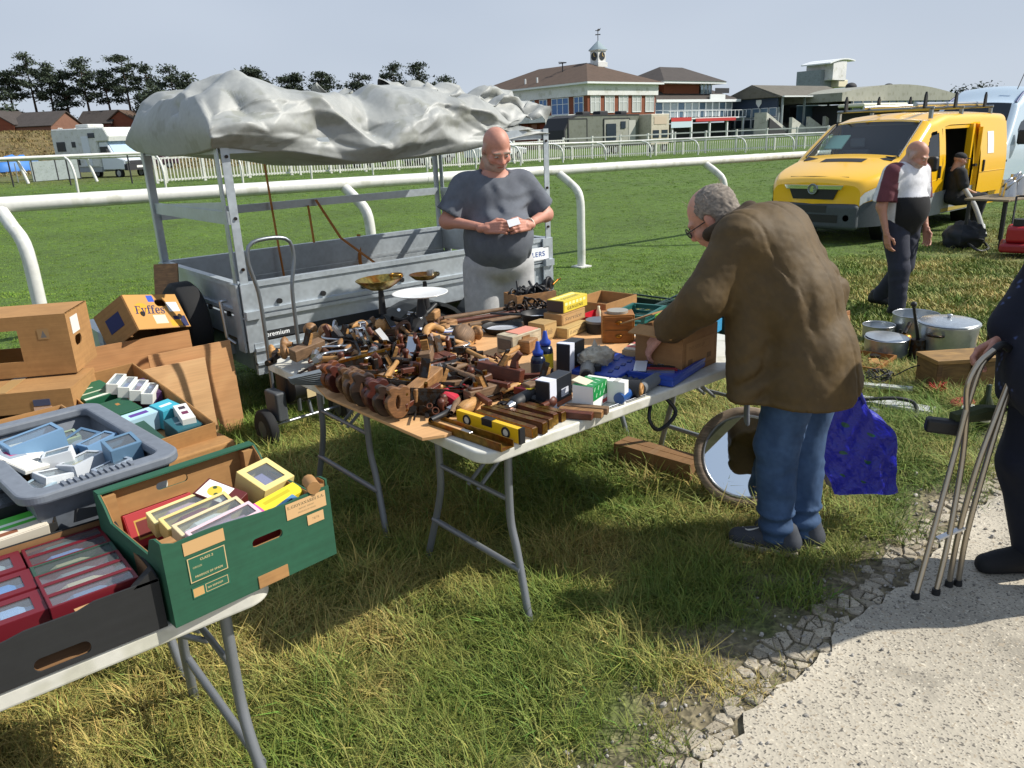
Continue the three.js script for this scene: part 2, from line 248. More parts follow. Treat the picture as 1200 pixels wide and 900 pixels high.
// ================= background =================
const BG = { brick: tm('#8d5038', .9, T_fine, 1.5), roof: tm('#5c4a3e', .9, T_dirt, 3), roofDark: tm('#4a4442', .9, T_dirt, 3), roofGrey: tm('#6d6a62', .9, T_dirt, 4), roofPale: tm('#9b9d95', .85, T_dirt, 5), wall: tm('#e9ebee', .8, T_dirt, 6), wall2: tm('#c9cac6', .8, T_dirt, 3),
  glass: mat('#5b7184', .12, .35), glassD: mat('#2a3640', .12, .2), frame: mat('#dfe2e2', .5), red: mat('#b8322f', .6), dark: mat('#2c2d31', .8), blueDark: mat('#27384f', .6), steelBlue: tm('#8e9aa2', .6, T_dirt, 2) };
function hipRoof(x0, x1, z0, z1, y, h, ridge = .5, th = .25) { // hipped roof; ridge along the longer side
  const cx = (x0 + x1) / 2, cz = (z0 + z1) / 2, alongX = (x1 - x0) > (z1 - z0), ins = (alongX ? (z1 - z0) : (x1 - x0)) * ridge;
  const a = alongX ? [x0 + ins, cz] : [cx, z0 + ins], b = alongX ? [x1 - ins, cz] : [cx, z1 - ins];
  const c = [[x0, z0], [x1, z0], [x1, z1], [x0, z1]], ps = [], tri = (...q) => q.forEach((v) => ps.push(...v));
  const lo = c.map(([x, z]) => [x, y, z]), A = [a[0], y + h, a[1]], C = [b[0], y + h, b[1]];
  if (alongX) { tri(lo[0], A, C, lo[0], C, lo[1]); tri(lo[2], C, A, lo[2], A, lo[3]); tri(lo[1], C, lo[2]); tri(lo[3], A, lo[0]); }
  else { tri(lo[0], A, lo[1]); tri(lo[1], A, C, lo[1], C, lo[2]); tri(lo[2], C, lo[3]); tri(lo[3], C, A, lo[3], A, lo[0]); }
  tri(lo[0], lo[1], lo[2], lo[0], lo[2], lo[3]);
  const g = new THREE.BufferGeometry(); g.setAttribute('position', new THREE.Float32BufferAttribute(ps, 3)); g.setAttribute('uv', new THREE.Float32BufferAttribute(new Float32Array(ps.length / 3 * 2), 2)); g.computeVertexNormals(); return g;
}
function gable(x0, x1, z0, z1, y, h, along = 'x', over = 0) {
  const w = along === 'x' ? z1 - z0 : x1 - x0, L = along === 'x' ? x1 - x0 : z1 - z0;
  const g = EX([[-w / 2 - over, -.05], [w / 2 + over, -.05], [0, h]], L); if (along === 'x') g.rotateY(PI / 2); return g.translate((x0 + x1) / 2, y, (z0 + z1) / 2);
}
function windowPart(parent, w, h, x, y, z, ry, cols = 2, gm = BG.glass) { // frame with panes, on a wall
  const fr = []; const t = .09; fr.push(B(w, t, .12, 0, h / 2 - t / 2, 0), B(w, t, .12, 0, -h / 2 + t / 2, 0)); for (let i = 0; i <= cols; i++) fr.push(B(t, h - 2 * t, .12, mix(-w / 2 + t / 2, w / 2 - t / 2, i / cols), 0, 0)); fr.push(B(w - 2 * t, .06, .1, 0, h * .12, .003));
  const f = P('window', fr.map((g) => place(g, x, y, z, 0, 0, 0)), BG.frame, parent);
  const pw = (w - t) / cols; f.geometry.translate(-x, -y, -z).rotateY(ry).translate(x, y, z);
  for (let i = 0; i < cols; i++) { const g = B(pw - t, h - 2 * t, .03, mix(-w / 2 + t / 2, w / 2 - t / 2, (i + .5) / cols), 0, 0); g.rotateY(ry).translate(x, y, z); P('pane', g, gm, f); }
  return f;
}
// --- clock-tower clubhouse ---
{
  const b = T('clubhouse', 'two storey brick clubhouse with brown hipped roof and white clock cupola', 'building', [0, 0, 0]);
  const X0 = 73, X1 = 86, Z0 = -94, Z1 = -71.5;
  P('wall', [B(X1 - X0, 6.1, Z1 - Z0, (X0 + X1) / 2, 3.05, (Z0 + Z1) / 2)], BG.brick, b);
  P('fascia', [B(X1 - X0 + .5, 1.35, Z1 - Z0 + .5, (X0 + X1) / 2, 6.75, (Z0 + Z1) / 2)], BG.wall, b);
  P('gutter', [B(X1 - X0 + 1.6, .22, Z1 - Z0 + 1.6, (X0 + X1) / 2, 7.5, (Z0 + Z1) / 2)], BG.frame, b);
  const roof = P('roof', hipRoof(X0 - .8, X1 + .8, Z0 - .8, Z1 + .8, 7.62, 2.9, .5), BG.roof, b);

  for (const z of [-84, -81.6]) P('vent_pipe', CY(.12, .12, 1, 8, X0 + .8, 8.4, z), BG.frame, roof);
  P('aerial', [CY(.08, .08, 1.4, 6, 77, 10, -80), B(1.4, .1, .1, 77, 10.7, -80), B(.1, .1, 1.4, 77, 10.6, -80)], BG.dark, roof);
  P('canopy', [B(2.4, .75, 20, X0 - 1.2, 3.52, -82.5)], BG.wall, b);
  for (const [z, w] of [[-73, 1.7], [-76.4, 3.2], [-79.6, 1.5], [-83, 3.4], [-87.6, 3.4]]) windowPart(b, w, 2.05, X0 - .03, 5.0, z, -PI / 2, w > 2 ? 3 : 2, mat('#456894', .12, .35));
  for (let i = 0; i < 5; i++) windowPart(b, 1.75, 2.05, X0 + 1.35 + i * 2.6, 5.0, Z1 + .03, 0, 2, mat('#b9bcb8', .25, .1));
  for (let i = 0; i < 5; i++) windowPart(b, 1.6, 1.9, X0 + 1.35 + i * 2.6, 1.9, Z1 + .03, 0, 2, BG.glassD);
  for (let i = 0; i < 9; i++) P('poster_panel', B(.06, 2, 1.0, X0 - .05, 2, -73 - i * 1.7), i % 2 ? mat('#b98a84', .8) : mat('#a5504a', .8), b);
  // cupola with two visible clock faces
  const cu = P('cupola', [B(1.8, .6, 1.8, 0, .3, 0), B(1.45, 1.5, 1.45, 0, 1.3, 0), B(1.75, .13, 1.75, 0, 2.1, 0)].map((g) => g.translate(81.2, 9.95, -77.5)), BG.wall, b);
  P('cupola_roof', new THREE.ConeGeometry(1.3, 1.2, 4, 1).rotateY(PI / 4).translate(81.2, 12.7, -77.5), mat('#7d8d94', .7), cu);
  for (const [dx, dz, ry] of [[-.755, 0, -PI / 2], [0, .755, 0]]) { P('clock_face', CY(.52, .52, .06, 20, 0, 0, 0, PI / 2).rotateY(ry).translate(81.2 + dx, 11.3, -77.5 + dz), mat('#22262c', .5), cu);
    const hands = [B(.07, .42, .03, 0, .18, 0), B(.3, .07, .03, .12, 0, 0)].map((g) => g.translate(0, 0, .05).rotateY(ry).translate(81.2 + dx, 11.3, -77.5 + dz)); P('clock_hands', hands, mat('#d9b870', .5), cu); }
  P('weather_vane', [CY(.05, .05, 1.5, 6, 81.2, 13.9, -77.5), B(.9, .08, .05, 81.2, 14.0, -77.5), B(.05, .08, .9, 81.2, 14.0, -77.5), EX([[-.7, 0], [-.2, .05], [.1, .3], [.4, .25], [.7, .45], [.5, .05], [.2, -.1], [-.6, -.1]], .06).scale(.75, .75, .75).translate(81.2, 14.5, -77.5)], BG.dark, cu);
}
// --- glazed stand with observation box ---
{
  const b = T('glazed_stand', 'low glazed stand with white eaves and brown roofed observation box on top', 'building');
  P('wall', [B(18, 2.4, 8, 96, 1.1, -76.5), B(18, 3, 7, 96, 4, -77)], BG.dark, b);
  P('eaves', [B(19.5, .35, 10, 96, 5.35, -76.5)], BG.frame, b);
  P('roof', hipRoof(86.4, 105.6, -81.3, -71.7, 5.54, 2.4, .5), BG.roofDark, b);
  for (let i = 0; i < 11; i++) { const x = 87.9 + i * 1.62; const w = P('window', [B(.1, 1.95, .1, x - .76, 4.15, -72.45), B(.1, 1.95, .1, x + .76, 4.15, -72.45), B(1.4, .1, .1, x, 4.15, -72.45)], BG.frame, b); P('pane', B(1.4, 1.9, .03, x, 4.15, -72.47), i % 3 ? mat('#98a4a8', .15, .3) : BG.glass, w); }
  P('balcony', [B(18, .18, 2.4, 96, 2.95, -71.2)], BG.frame, b);
  P('red_banner', [B(9.5, .42, .06, 97.6, 2.72, -69.95)], BG.red, b); P('banner', [B(4.4, .8, .06, 89.6, 2.2, -69.9)], mat('#b8ccd6', .7), b); P('banner_stripe', [B(4.4, .5, .06, 89.6, 2.86, -69.88)], BG.red, b);
  P('balcony_rail', Array.from({ length: 20 }, (_, i) => B(.06, .9, .06, 87.4 + i * .93, 3.5, -70.05)).concat([B(18, .07, .07, 96, 3.95, -70.05)]), BG.frame, b);
  for (const x of [88, 92.2, 96.4, 100.6, 104.6]) P('column', B(.25, 2.9, .25, x, 1.4, -70.2), BG.frame, b);
  P('observation_box', [B(8, 2.3, 6.4, 94, 6.6, -76.6)], BG.brick, b);
  for (let i = 0; i < 3; i++) { const w = P('window', [B(.1, 1.7, .1, 98.6, 6.9, -74 - i * 1.5), B(.1, 1.7, .1, 99.0 + i * .9, 6.9, -73.3)], BG.frame, b); P('pane', [B(.9, 1.5, .05, 98.8 + i * .85, 6.9, -73.35)], mat('#a9bcc6', .1, .3), w); }
  P('observation_roof', hipRoof(88, 102.4, -81, -71.7, 7.95, 2.2, .5), BG.roofDark, b); P('observation_eaves', B(14.2, .3, 9.1, 95.2, 7.8, -76.35), BG.frame, b);
  P('balcony_box', [B(3.6, .9, .15, 100, 5.75, -71.6), B(.15, .9, 3, 101.8, 5.75, -73.1), B(3.6, .12, 3, 100, 5.3, -73.1)], BG.frame, b); P('balcony_screen', [B(3.4, .7, .05, 101, 6.7, -71.55)], BG.dark, b);
}
// --- grandstands and judges' tower ---
{
  const b = T('grandstand', 'dark steel grandstand with grey gabled roof and open stepped terrace', 'grandstand');
  P('roof', gable(106.4, 128, -75.2, -65.2, 5.5, 1.9, 'x', .4), BG.roofGrey, b); P('gable_panel', gable(106.2, 106.42, -74.6, -65.8, 5.55, 1.68, 'x'), BG.roofGrey, b); P('eaves_gutter', B(22, .18, .3, 117, 5.5, -64.6), BG.frame, b);
  P('back_wall', [B(20, 5.5, .4, 117, 2.7, -75), B(.3, 1.4, 8.6, 107.2, 4.7, -70.4)], BG.blueDark, b);
  for (let i = 0; i < 6; i++) for (let j = 0; j < 2; j++) { const w = P('window', [B(.06, 1.35, 1.25, 107.0, 1.9 + j * 1.5, -73.9 + i * 1.42)], BG.frame, b); P('pane', B(.05, 1.2, 1.1, 106.96, 1.9 + j * 1.5, -73.9 + i * 1.42), j ? BG.glass : BG.glassD, w); }
  P('end_wall', B(.3, 4.2, 9, 107.25, 2, -70.4), BG.steelBlue, b);
  for (let i = 0; i < 6; i++) P('terrace_step', B(19, .32 * (6 - i), .9, 117.5, .16 * (6 - i), -72 + i * 1.0), i % 2 ? BG.wall : BG.wall2, b);
  for (const x of [107, 113, 120, 127]) P('post', B(.25, 5.6, .25, x, 2.7, -65.3), BG.steelBlue, b);
  const sh = P('crest_shield', EX([[-.45, .5], [.45, .5], [.45, 0], [0, -.6], [-.45, 0]], .08).rotateY(-PI / 2).translate(106.95, 4.75, -69.2), BG.frame, b); sh.userData.label = 'small white shield on the blue end panel';
  P('glass_side', B(7, 3.2, .08, 116, 2.6, -66.2), BG.glass, b);
  for (const k of [0, 1, 2]) P('stair', EX([[0, 0], [7, 0], [0, 2.6]], .5).translate(108 + k * 4, 0, -64.4 + .4 * k), BG.wall2, b);
  const c = T('grandstand', 'long grandstand with pale arched roof and glass front', 'grandstand');
  const arch = []; for (let i = 0; i <= 14; i++) { const t = i / 14, x = mix(-22, 20, t); arch.push([x, 2.2 * Math.sin(PI * (.14 + .78 * t)) - .3]); }
  P('roof', EX([...arch, [20, -.55], [-22, -.55]], 12).translate(136, 5.1, -66), BG.roofPale, c); P('glass_front', [B(36, 1.6, .1, 136, 3.9, -60.6)], BG.glass, c); P('wall', B(38, 4.2, 8, 136, 2, -66), BG.dark, c);
  for (let i = 0; i < 13; i++) P('mullion', B(.14, 1.7, .16, 118.4 + i * 2.9, 3.9, -60.5), BG.frame, c);
  P('lower_canopy', RB(14, .5, 4, .2, 121, 3.85, -58.6), mat('#dcd9c6', .8), c); for (const x of [128, 141]) P('vent', SP(.8, 1.4, .8, 1, x, 7, -66), BG.dark, c);
  const t = T('control_tower', 'white racecourse control tower with curved roof wing and glazed gallery', 'tower');
  P('shaft', [B(4.6, 12, 5, 148.4, 5.2, -84)], BG.steelBlue, t); P('wall', [B(5, 3.4, 5.5, 150, 11.0, -82.6)], BG.wall, t); P('gallery_glass', B(3, 1.2, 3.5, 151.6, 9.9, -82.2), BG.blueDark, t); P('balcony', [RB(3.6, 1.4, 4, .2, 152, 8.7, -82)], mat('#d8cfb2', .8), t);
  const cv = []; for (let i = 0; i <= 10; i++) { const a = i / 10; cv.push([mix(-4.5, 4.8, a), 1.3 * Math.sin(PI * (.1 + .6 * a))]); } P('roof_wing', EX([...cv, ...cv.slice().reverse().map(([x, y]) => [x, y - .22])], 6).translate(150.4, 11.9, -82.6), BG.frame, t);
  const w = T('staircase_block', 'sloping white stair ramp between the two stands', 'staircase'); P('ramp', EX([[0, 0], [0, 3.4], [8, 0]], 2).translate(102.6, 0, -66), BG.wall2, w); P('ramp_side', EX([[0, 0], [0, 2.6], [6, 0]], .2).translate(103, 0, -64.8), BG.dark, w);
}
// --- brick houses on the bank ---
{
  const mk = (label, x, z, w, d, h, rh, along, bc, rc, chim) => { const y = gy(x, z) - 1.1, b = T('brick_house', label, 'house', [x, y, z], .75, 'houses beyond the bank'); P('wall', B(w, h, d, 0, h / 2, 0), bc, b); P('gable_wall', gable(-w / 2, w / 2, -d / 2, d / 2, h + .02, rh * .97, along), bc, b);
    const L = along === 'x' ? w : d, s = along === 'x' ? d : w, sl = Math.hypot(s / 2 + .4, rh + .02), an = Math.atan2(rh, s / 2); const gs = [-1, 1].map((k) => { const g = B(sl, .18, L + .6, 0, 0, 0, 0, 0, -k * an); g.translate(k * (s / 4 + .1), h + rh / 2 + .06, 0); if (along === 'x') g.rotateY(PI / 2); return g; }); const rf = P('roof', gs, rc, b);
    if (chim) P('chimney', B(.8, 1.6, .8, 0, h + rh + .3, 0), bc, rf); for (const k of [-.25, .25]) windowPart(b, 1.2, 1.2, k * w, h * .55, d / 2 + .03, 0, 2, BG.glassD); return b; };
  mk('low orange brick house with gable end behind the dry bank', 31, -168, 9, 8, 2.2, 2.4, 'z', tm('#84604f', .9, T_fine, 2), BG.roofDark);
  mk('dark roofed house left of the pines behind the bank', 25.4, -172, 7, 8, 2.4, 2.4, 'x', BG.brick, BG.roofDark);
  mk('red brick gable house among the pine trunks', 41.5, -172, 6, 7, 2.5, 2.3, 'z', tm('#6e4038', .9, T_fine, 2), BG.roofDark);
  mk('brown roofed house partly behind the dark round tree', 47, -170, 10, 7, 2.4, 2.3, 'x', BG.brick, BG.roof);
}
// --- pines ---
function foliage(list, n, size, seed, flat = .5) { const q = mulberry(seed), ps = []; const g3 = () => (q() + q() + q() - 1.5) * 1.1;
  for (const [x, y, z, r] of list) for (let i = 0; i < n; i++) { const a = V(g3(), g3() * flat, g3()).multiplyScalar(r).add(V(x, y, z)), s = size * (.5 + q()); const u = V(q() - .5, (q() - .5) * .8, q() - .5).normalize(), w = V(q() - .5, (q() - .5) * .8, q() - .5).normalize(); const b = a.clone().addScaledVector(u, s), c = a.clone().addScaledVector(w, s); ps.push(a.x, a.y, a.z, b.x, b.y, b.z, c.x, c.y, c.z); }
  const g = new THREE.BufferGeometry(); g.setAttribute('position', new THREE.Float32BufferAttribute(ps, 3)); g.computeVertexNormals(); return g; }
const leafM = [mat([.036, .052, .030], .9), mat([.042, .060, .034], .9), mat([.050, .066, .036], .9)], barkM = tm('#4a3a30', .95, T_fine, 1);
function pine(label, x, z, top, crown, spread, seed, dense = 1) {
  const y0 = gy(x, z) - .3, h = top - y0, q = mulberry(seed), t = T('pine_tree', label, 'tree', [x, y0, z], q() * 6, 'pine trees behind the bank'); const lean = (q() - .5) * 1.2;
  const at = (k) => V(lean * k * k, h * k, lean * .6 * k * k * (q() > 2 ? 1 : .7));
  const tr = []; for (let i = 0; i < 6; i++) tr.push(rod(at(i / 6), at((i + 1) / 6), .32 * (1 - i / 7), .32 * (1 - (i + 1) / 7), 7));
  const clumps = [], nb = Math.round(13 * dense);
  for (let i = 0; i < nb; i++) { const k = mix(crown - .08, .97, Math.pow(i / (nb - 1), .9)), a = i * 2.4 + q(), L = spread * (i === nb - 1 ? .1 : (1.05 - .62 * (k - crown) / (1 - crown)) * (.35 + .75 * q())); const p = at(k), e = p.clone().add(V(Math.cos(a) * L, .25 * L + (q() - .5), Math.sin(a) * L)); tr.push(rod(p, e, .1, .04, 5)); clumps.push([e.x, e.y, e.z, .85 + .75 * q()]); if (L > 1.3) { const m = p.clone().lerp(e, .6); clumps.push([m.x + (q() - .5), m.y + .3, m.z + (q() - .5), .7 + .4 * q()]); } }
  P('trunk', tr, barkM, t); P('crown', foliage(clumps, 115, .40, seed + 5, .42), leafM[seed % 3], t); return t;
}
{
  const L = [[29, -185, 17.3, .62, 2.6], [32.5, -183, 20.2, .5, 3.4], [35, -181, 18.2, .55, 3], [37.5, -180, 17.2, .42, 2.8], [40.6, -177, 19.2, .5, 3.4], [44, -175, 16.8, .6, 2.4], [47.2, -173, 19.6, .45, 3.6], [50.5, -170, 17.6, .4, 3.2], [54, -167, 17, .45, 3.4], [57, -166, 15.5, .45, 3]];
  const words = ['sparse pine at the end of the row', 'tallest tiered pine above the orange house', 'leaning pine with flat layered branches', 'low branched pine beside the red gable', 'wide topped pine with two tiers over the houses', 'thin pine with a bare trunk', 'broad crowned pine above the dark round tree', 'bushy pine rising beside the tarpaulin', 'dense pine just behind the tarpaulin', 'short pine mostly hidden behind the tarpaulin'];
  L.forEach(([x, z, t, c, s], i) => pine(words[i], x, z, t, c, s * .95, 40 + i * 3));
  const L2 = [[66, -156, 16.4, .6, 3.2], [71.5, -151, 14.4, .6, 3.4], [76.5, -147, 14.9, .5, 4], [81.5, -142, 13.8, .5, 3], [87, -138, 15.5, .4, 3.2], [91, -135, 15.6, .45, 2.9], [94.5, -132, 13.2, .5, 2.4]];
  const w2 = ['small pine tip showing above the tarpaulin peak', 'low flat pine above the tarpaulin dip', 'rounded bushy pine behind the tarpaulin', 'spreading pine between two taller ones', 'tall full pine with a conical top', 'tall slim pine beside the conical one', 'short pine next to the clubhouse roof'];
  L2.forEach(([x, z, t, c, s], i) => pine(w2[i], x, z, t, c, s, 90 + i * 3, 1.2));
  const bush = (label, x, z, r, h, seed, m, flat = 1, n = 14) => { const y = gy(x, z), t = T('round_tree', label, 'tree', [x, y, z], 0, 'broadleaf trees behind the bank'); const q = mulberry(seed), cl = []; for (let i = 0; i < n; i++) { const a = q() * 6.28, rr0 = r * Math.sqrt(q()); cl.push([Math.cos(a) * rr0, h * (.25 + .75 * q()) * (1 - .3 * (rr0 / r) ** 2), Math.sin(a) * rr0, r * .36]); } P('trunk', rod([0, 0, 0], [0, h * .6, 0], .3, .15, 7), barkM, t); P('crown', foliage(cl, 170, .5, seed + 3, 1), m, t); };
  bush('dark round evergreen tree behind the motorhome', 48.5, -160, 4.2, 7.2, 5, leafM[1], 1, 18); bush('dark evergreen tree beside the round one', 53, -158, 3.6, 5.6, 6, leafM[0]); bush('low hedge tree behind the small white van', 57, -154, 3, 4, 7, leafM[2]); bush('green tree behind the pine trunks', 35, -178, 3, 4, 8, leafM[2]); bush('low dark tree at the end of the houses', 27, -176, 3, 4.5, 9, leafM[0]); bush('green tree beyond the far railings', 84, -132, 5, 6, 10, leafM[2], 1, 18); bush('dark hedge tree beside the clubhouse', 78, -112, 4, 5, 12, leafM[1]); bush('small dark tree above the arched stand', 205, -95, 5, 7.4, 13, leafM[1]); bush('dark tree beside the white van roof', 190, -70, 6, 6.5, 14, leafM[0], 1, 20);
}
{ // dry grass on the bank and along the far verge
  rnd = mulberry(55); const g = tuft(18, 1.2, .6, .8, .05, 31), n = 6500, im = new THREE.InstancedMesh(g, mat('#ffffff', .9, 0, { vertexColors: true }), n), m = new THREE.Matrix4(), c = new THREE.Color();
  for (let i = 0; i < n; i++) { const z = -rr(64, 132), x = rr(8, 75), s = rr(.35, .8) * S(60, 90, -z); m.makeRotationY(rnd() * 6).scale(V(s, s * .8, s)).setPosition(x, gy(x, z) - .05, z); im.setMatrixAt(i, m); const j = rr(.85, 1.1); c.setRGB(.20 * j, .160 * j, .075 * j); im.setColorAt(i, c); }
  im.name = 'dry_grass'; tag(im, 'straw coloured dry grass covering the low bank', 'dry grass', null, 'stuff'); scene.add(im);
}
// --- far rail and fence ---
const railM = tm('#e6e8e7', .45, T_dirt, 1.3);
{
  const t = T('running_rail', 'far white running rail with curved posts across the track', 'rail'); const pts = [[-25, -38.6], [0, -38.6], [20, -38.6], [40, -38.4], [48, -35], [55, -30.5], [70, -20], [95, -4]];
  const c = new THREE.CatmullRomCurve3(pts.map(([x, z]) => V(x, 0, z))), top = (x, z) => mix(1.62, .98, S(8, 45, x)); const P3 = [];
  for (let i = 0; i <= 90; i++) { const p = c.getPoint(i / 90); P3.push(V(p.x, top(p.x), p.z)); } P('rail_tube', TU(P3, .07, 8, true, 260), railM, t);
  const L = c.getLength(), n = Math.floor(L / 3.6); for (let i = 0; i <= n; i++) { const p = c.getPointAt(i / n), y = top(p.x), g = gy(p.x, p.z); P('post', TU([[p.x + .1, g, p.z + .75], [p.x + .1, mix(g, y, .55), p.z + .75], [p.x + .06, mix(g, y, .85), p.z + .5], [p.x, y - .05, p.z]], .055, 6, true, 10), railM, t); }
}
{
  const t = T('picket_fence', 'long white picket fence with posts and rails behind the far running rail', 'fence'); const pts = [[12.4, -43], [22, -42.5], [40, -41.6], [48, -38], [56, -32.8], [70, -23], [95, -6]], seg = [], posts = [], rails = []; let pk = [];
  const H = (x) => mix(1.32, 1.55, S(20, 50, x)); let n = 0;
  for (let i = 0; i < pts.length - 1; i++) { const [xa, za] = pts[i], [xb, zb] = pts[i + 1], L = Math.hypot(xb - xa, zb - za), k = Math.round(L / 2.4), dx = (xb - xa) / L, dz = (zb - za) / L, open = i >= 2;
    for (let j = 0; j < k; j++) { const x = mix(xa, xb, j / k), z = mix(za, zb, j / k), x2 = mix(xa, xb, (j + 1) / k), z2 = mix(za, zb, (j + 1) / k), g = gy(x, z), g2 = gy(x2, z2), h = H(x);
      P('post', [B(.13, h + .12, .13, x, g + h / 2, z), ...(j % 3 ? [] : [B(.1, .9, .1, x + .3, g + .45, z + .5)])], railM, t);
      for (const f of open ? [.97, .62, .14] : [.93, .12]) P('rail', bar([x, g + h * f, z + .04], [x2, g2 + h * f, z2 + .04], .07, .09), railM, t);
      const m = Math.round(L / k / .17); for (let q = 1; q < m; q++) { const px = mix(x, x2, q / m), pz = mix(z, z2, q / m); const hh = open ? h * .58 : h; pk.push(B(.05, hh * .88, .02, px, gy(px, pz) + hh * .06 + hh * .44, pz + .08)); } } }
  const p = P('pickets', pk, railM, t); p.userData.kind = 'stuff';
}
{ // inner white barrier rails left
  const t = T('barrier_rail', 'short white barrier rail on the grass beyond the motorhome', 'rail'); const yb = gy(11, -80); P('rail_tube', TU([[9, yb + 1.15, -82], [24, yb + 1.2, -78]], .07, 6), railM, t); for (let i = 0; i < 6; i++) { const x = 9.5 + i * 2.6; P('post', rod([x + .5, yb - .1, -81.6 + i * .7], [x, yb + 1.15, -81.8 + i * .7], .06), railM, t); }
  const w = T('barrier_rail', 'white barrier rail with raking legs beside the grey panel', 'rail'); for (const [x, z] of [[7.6, -51], [10.7, -49.4], [13.2, -48]]) { P('post', rod([x + .25, gy(x, z), z + .3], [x, gy(x, z) + 1.3, z], .08), railM, w); } P('rail_tube', TU([[4, gy(4, -52) + 1.3, -52.6], [13.4, gy(13, -48) + 1.3, -47.9]], .08, 6), railM, w);
  rnd = mulberry(31); const f = T('rope_fence', 'dark stakes with wire along the far verge', 'fence'); for (const [x, z] of [[6.6, -47], [9, -46], [11.6, -44.6], [12.3, -43.5]]) P('stake', CY(.04, .04, 1.5, 6, x, gy(x, z) + .7, z), BG.dark, f);
}
// --- vehicles in the background ---
function wheel(parent, r, w, x, y, z, name = 'wheel') { const o = P(name, LA([[.55 * r, -w * .42], [.9 * r, -w * .5], [r, -w * .32], [r, w * .32], [.9 * r, w * .5], [.55 * r, w * .42]], 22, 0, 0, 0, PI / 2).translate(x, y, z), MT.rubber, parent); P('rim', [CY(.58 * r, .58 * r, w * .7, 18, x, y, z, PI / 2), CY(.2 * r, .2 * r, w * .86, 10, x, y, z, PI / 2)], mat('#a8adb0', .4, .6), o); return o; }
{
  const b = T('motorhome', 'white coachbuilt motorhome with overcab parked beyond the track', 'motorhome', [13.5, gy(13.5, -57) - .1, -57.4], -1.12); // local +x is forward
  const bm = tm('#dfe3e4', .4, T_dirt, 2), cab = mat('#d4dbe2', .35);
  P('body', EX([[-3.2, .75], [.9, .75], [.9, 2.3], [1.95, 2.32], [2.05, 2.6], [1.7, 3.15], [-3.1, 3.2], [-3.2, 3]], 2.2, .06), bm, b); P('cab', EX([[.9, .55], [2.9, .55], [2.95, 1.15], [2.1, 1.4], [1.55, 2.3], [.9, 2.3]], 1.95, .06), cab, b);
  P('windscreen', [B(1.06, .03, 1.7, 1.85, 1.87, 0, 0, 0, -1.03)], mat('#a9c0d8', .25, .2), b); P('bumper', B(.25, .38, 1.95, 2.98, .7, 0), BG.dark, b); P('number_plate', B(.02, .13, .52, 3.12, .72, 0), mat('#e9e9e2', .5), b); P('grille', B(.06, .2, 1.2, 2.95, 1.0, 0), BG.dark, b);
  for (const s of [-1, 1]) { P('headlight', RB(.12, .2, .3, .04, 2.93, 1.0, s * .76), MT.chrome, b); P('mirror', RB(.12, .3, .2, .04, 1.75, 1.7, s * 1.12), BG.dark, b); wheel(b, .34, .22, 2.2, .34, s * .85); wheel(b, .34, .22, -1.9, .34, s * .9); }
  P('skirt', B(4.1, .3, 2.1, -1.15, .62, 0), mat('#9da3a6', .6), b); P('door', RB(.65, 1.8, .05, .03, -.1, 1.75, 1.11), cab, b); for (const [x, y, w, h] of [[-2.4, 2.1, .8, .6], [-1.2, 2.2, .35, .35], [-1.1, 1.1, .4, .35], [.55, 2.7, .6, .3]]) P('window', RB(w, h, .05, .02, x, y, 1.11), BG.glassD, b); P('side_window', B(.7, .5, .04, 1.35, 1.75, .985), BG.glassD, b); P('roof_box', RB(1.2, .25, 1.2, .08, -.8, 3.3, 0), bm, b);
  const p = T('windbreak_panel', 'low grey translucent sheet panel standing by the motorhome', 'panel', [10.2, gy(10, -57), -55.4], .52); P('sheet', B(3.4, 1.15, .05, 0, .62, 0), tm('#9aa6aa', .5, T_dirt, .8), p); P('end_sheet', B(1.6, 1.1, .05, -2.2, .6, -.6, 0, .9), tm('#87939a', .5, T_dirt, .8), p); for (const x of [-1.6, 0, 1.65]) P('frame_post', B(.06, 1.3, .08, x, .6, .01), BG.dark, p);
  const v = T('parked_van', 'small white van parked by the dry bank', 'van', [24.6, gy(24.6, -88) - .2, -88], -.3); P('body', EX([[-2, .4], [2.3, .4], [2.4, 1.1], [1.6, 1.3], [1, 2.2], [-2, 2.3]], 1.8, .1), mat('#dfe2e3', .4), v); P('window', B(.9, .6, 1.84, .7, 1.65, 0), BG.glassD, v); for (const s of [-1, 1]) { wheel(v, .33, .2, 1.5, .33, s * .82); wheel(v, .33, .2, -1.4, .33, s * .82); }
  const cr = T('parked_car', 'dark maroon car parked in front of the small white van', 'car', [22.5, gy(22.5, -78), -78], -.35); P('body', EX([[-2.1, .4], [2.1, .4], [2.1, .85], [1.1, .95], [.5, 1.4], [-1.1, 1.42], [-1.9, .95], [-2.1, .9]], 1.7, .08), mat('#4a2c3c', .35), cr); P('window', B(1.7, .34, 1.72, -.3, 1.16, 0), BG.glassD, cr); for (const s of [-1, 1]) { wheel(cr, .31, .2, 1.3, .31, s * .78); wheel(cr, .31, .2, -1.3, .31, s * .78); }
  const bt = T('covered_car', 'car under a bright blue cover by the bank', 'car', [13.4, gy(13.4, -90), -90], .6); { const g = new THREE.SphereGeometry(1, 20, 10, 0, 2 * PI, 0, PI / 2); g.scale(2.8, 1.5, 1.2); const pa = g.attributes.position; for (let i = 0; i < pa.count; i++) pa.setY(i, pa.getY(i) * (1 + .12 * noise3(pa.getX(i) * 1.5, 1, pa.getZ(i) * 2))); g.computeVertexNormals(); P('cover', g, mat('#3c78c0', .6), bt); P('hem', TO(1, .03, 0, .05, 0, PI / 2).scale(2.8, 1, 1.2), mat('#2f62a4', .6), bt); }
}
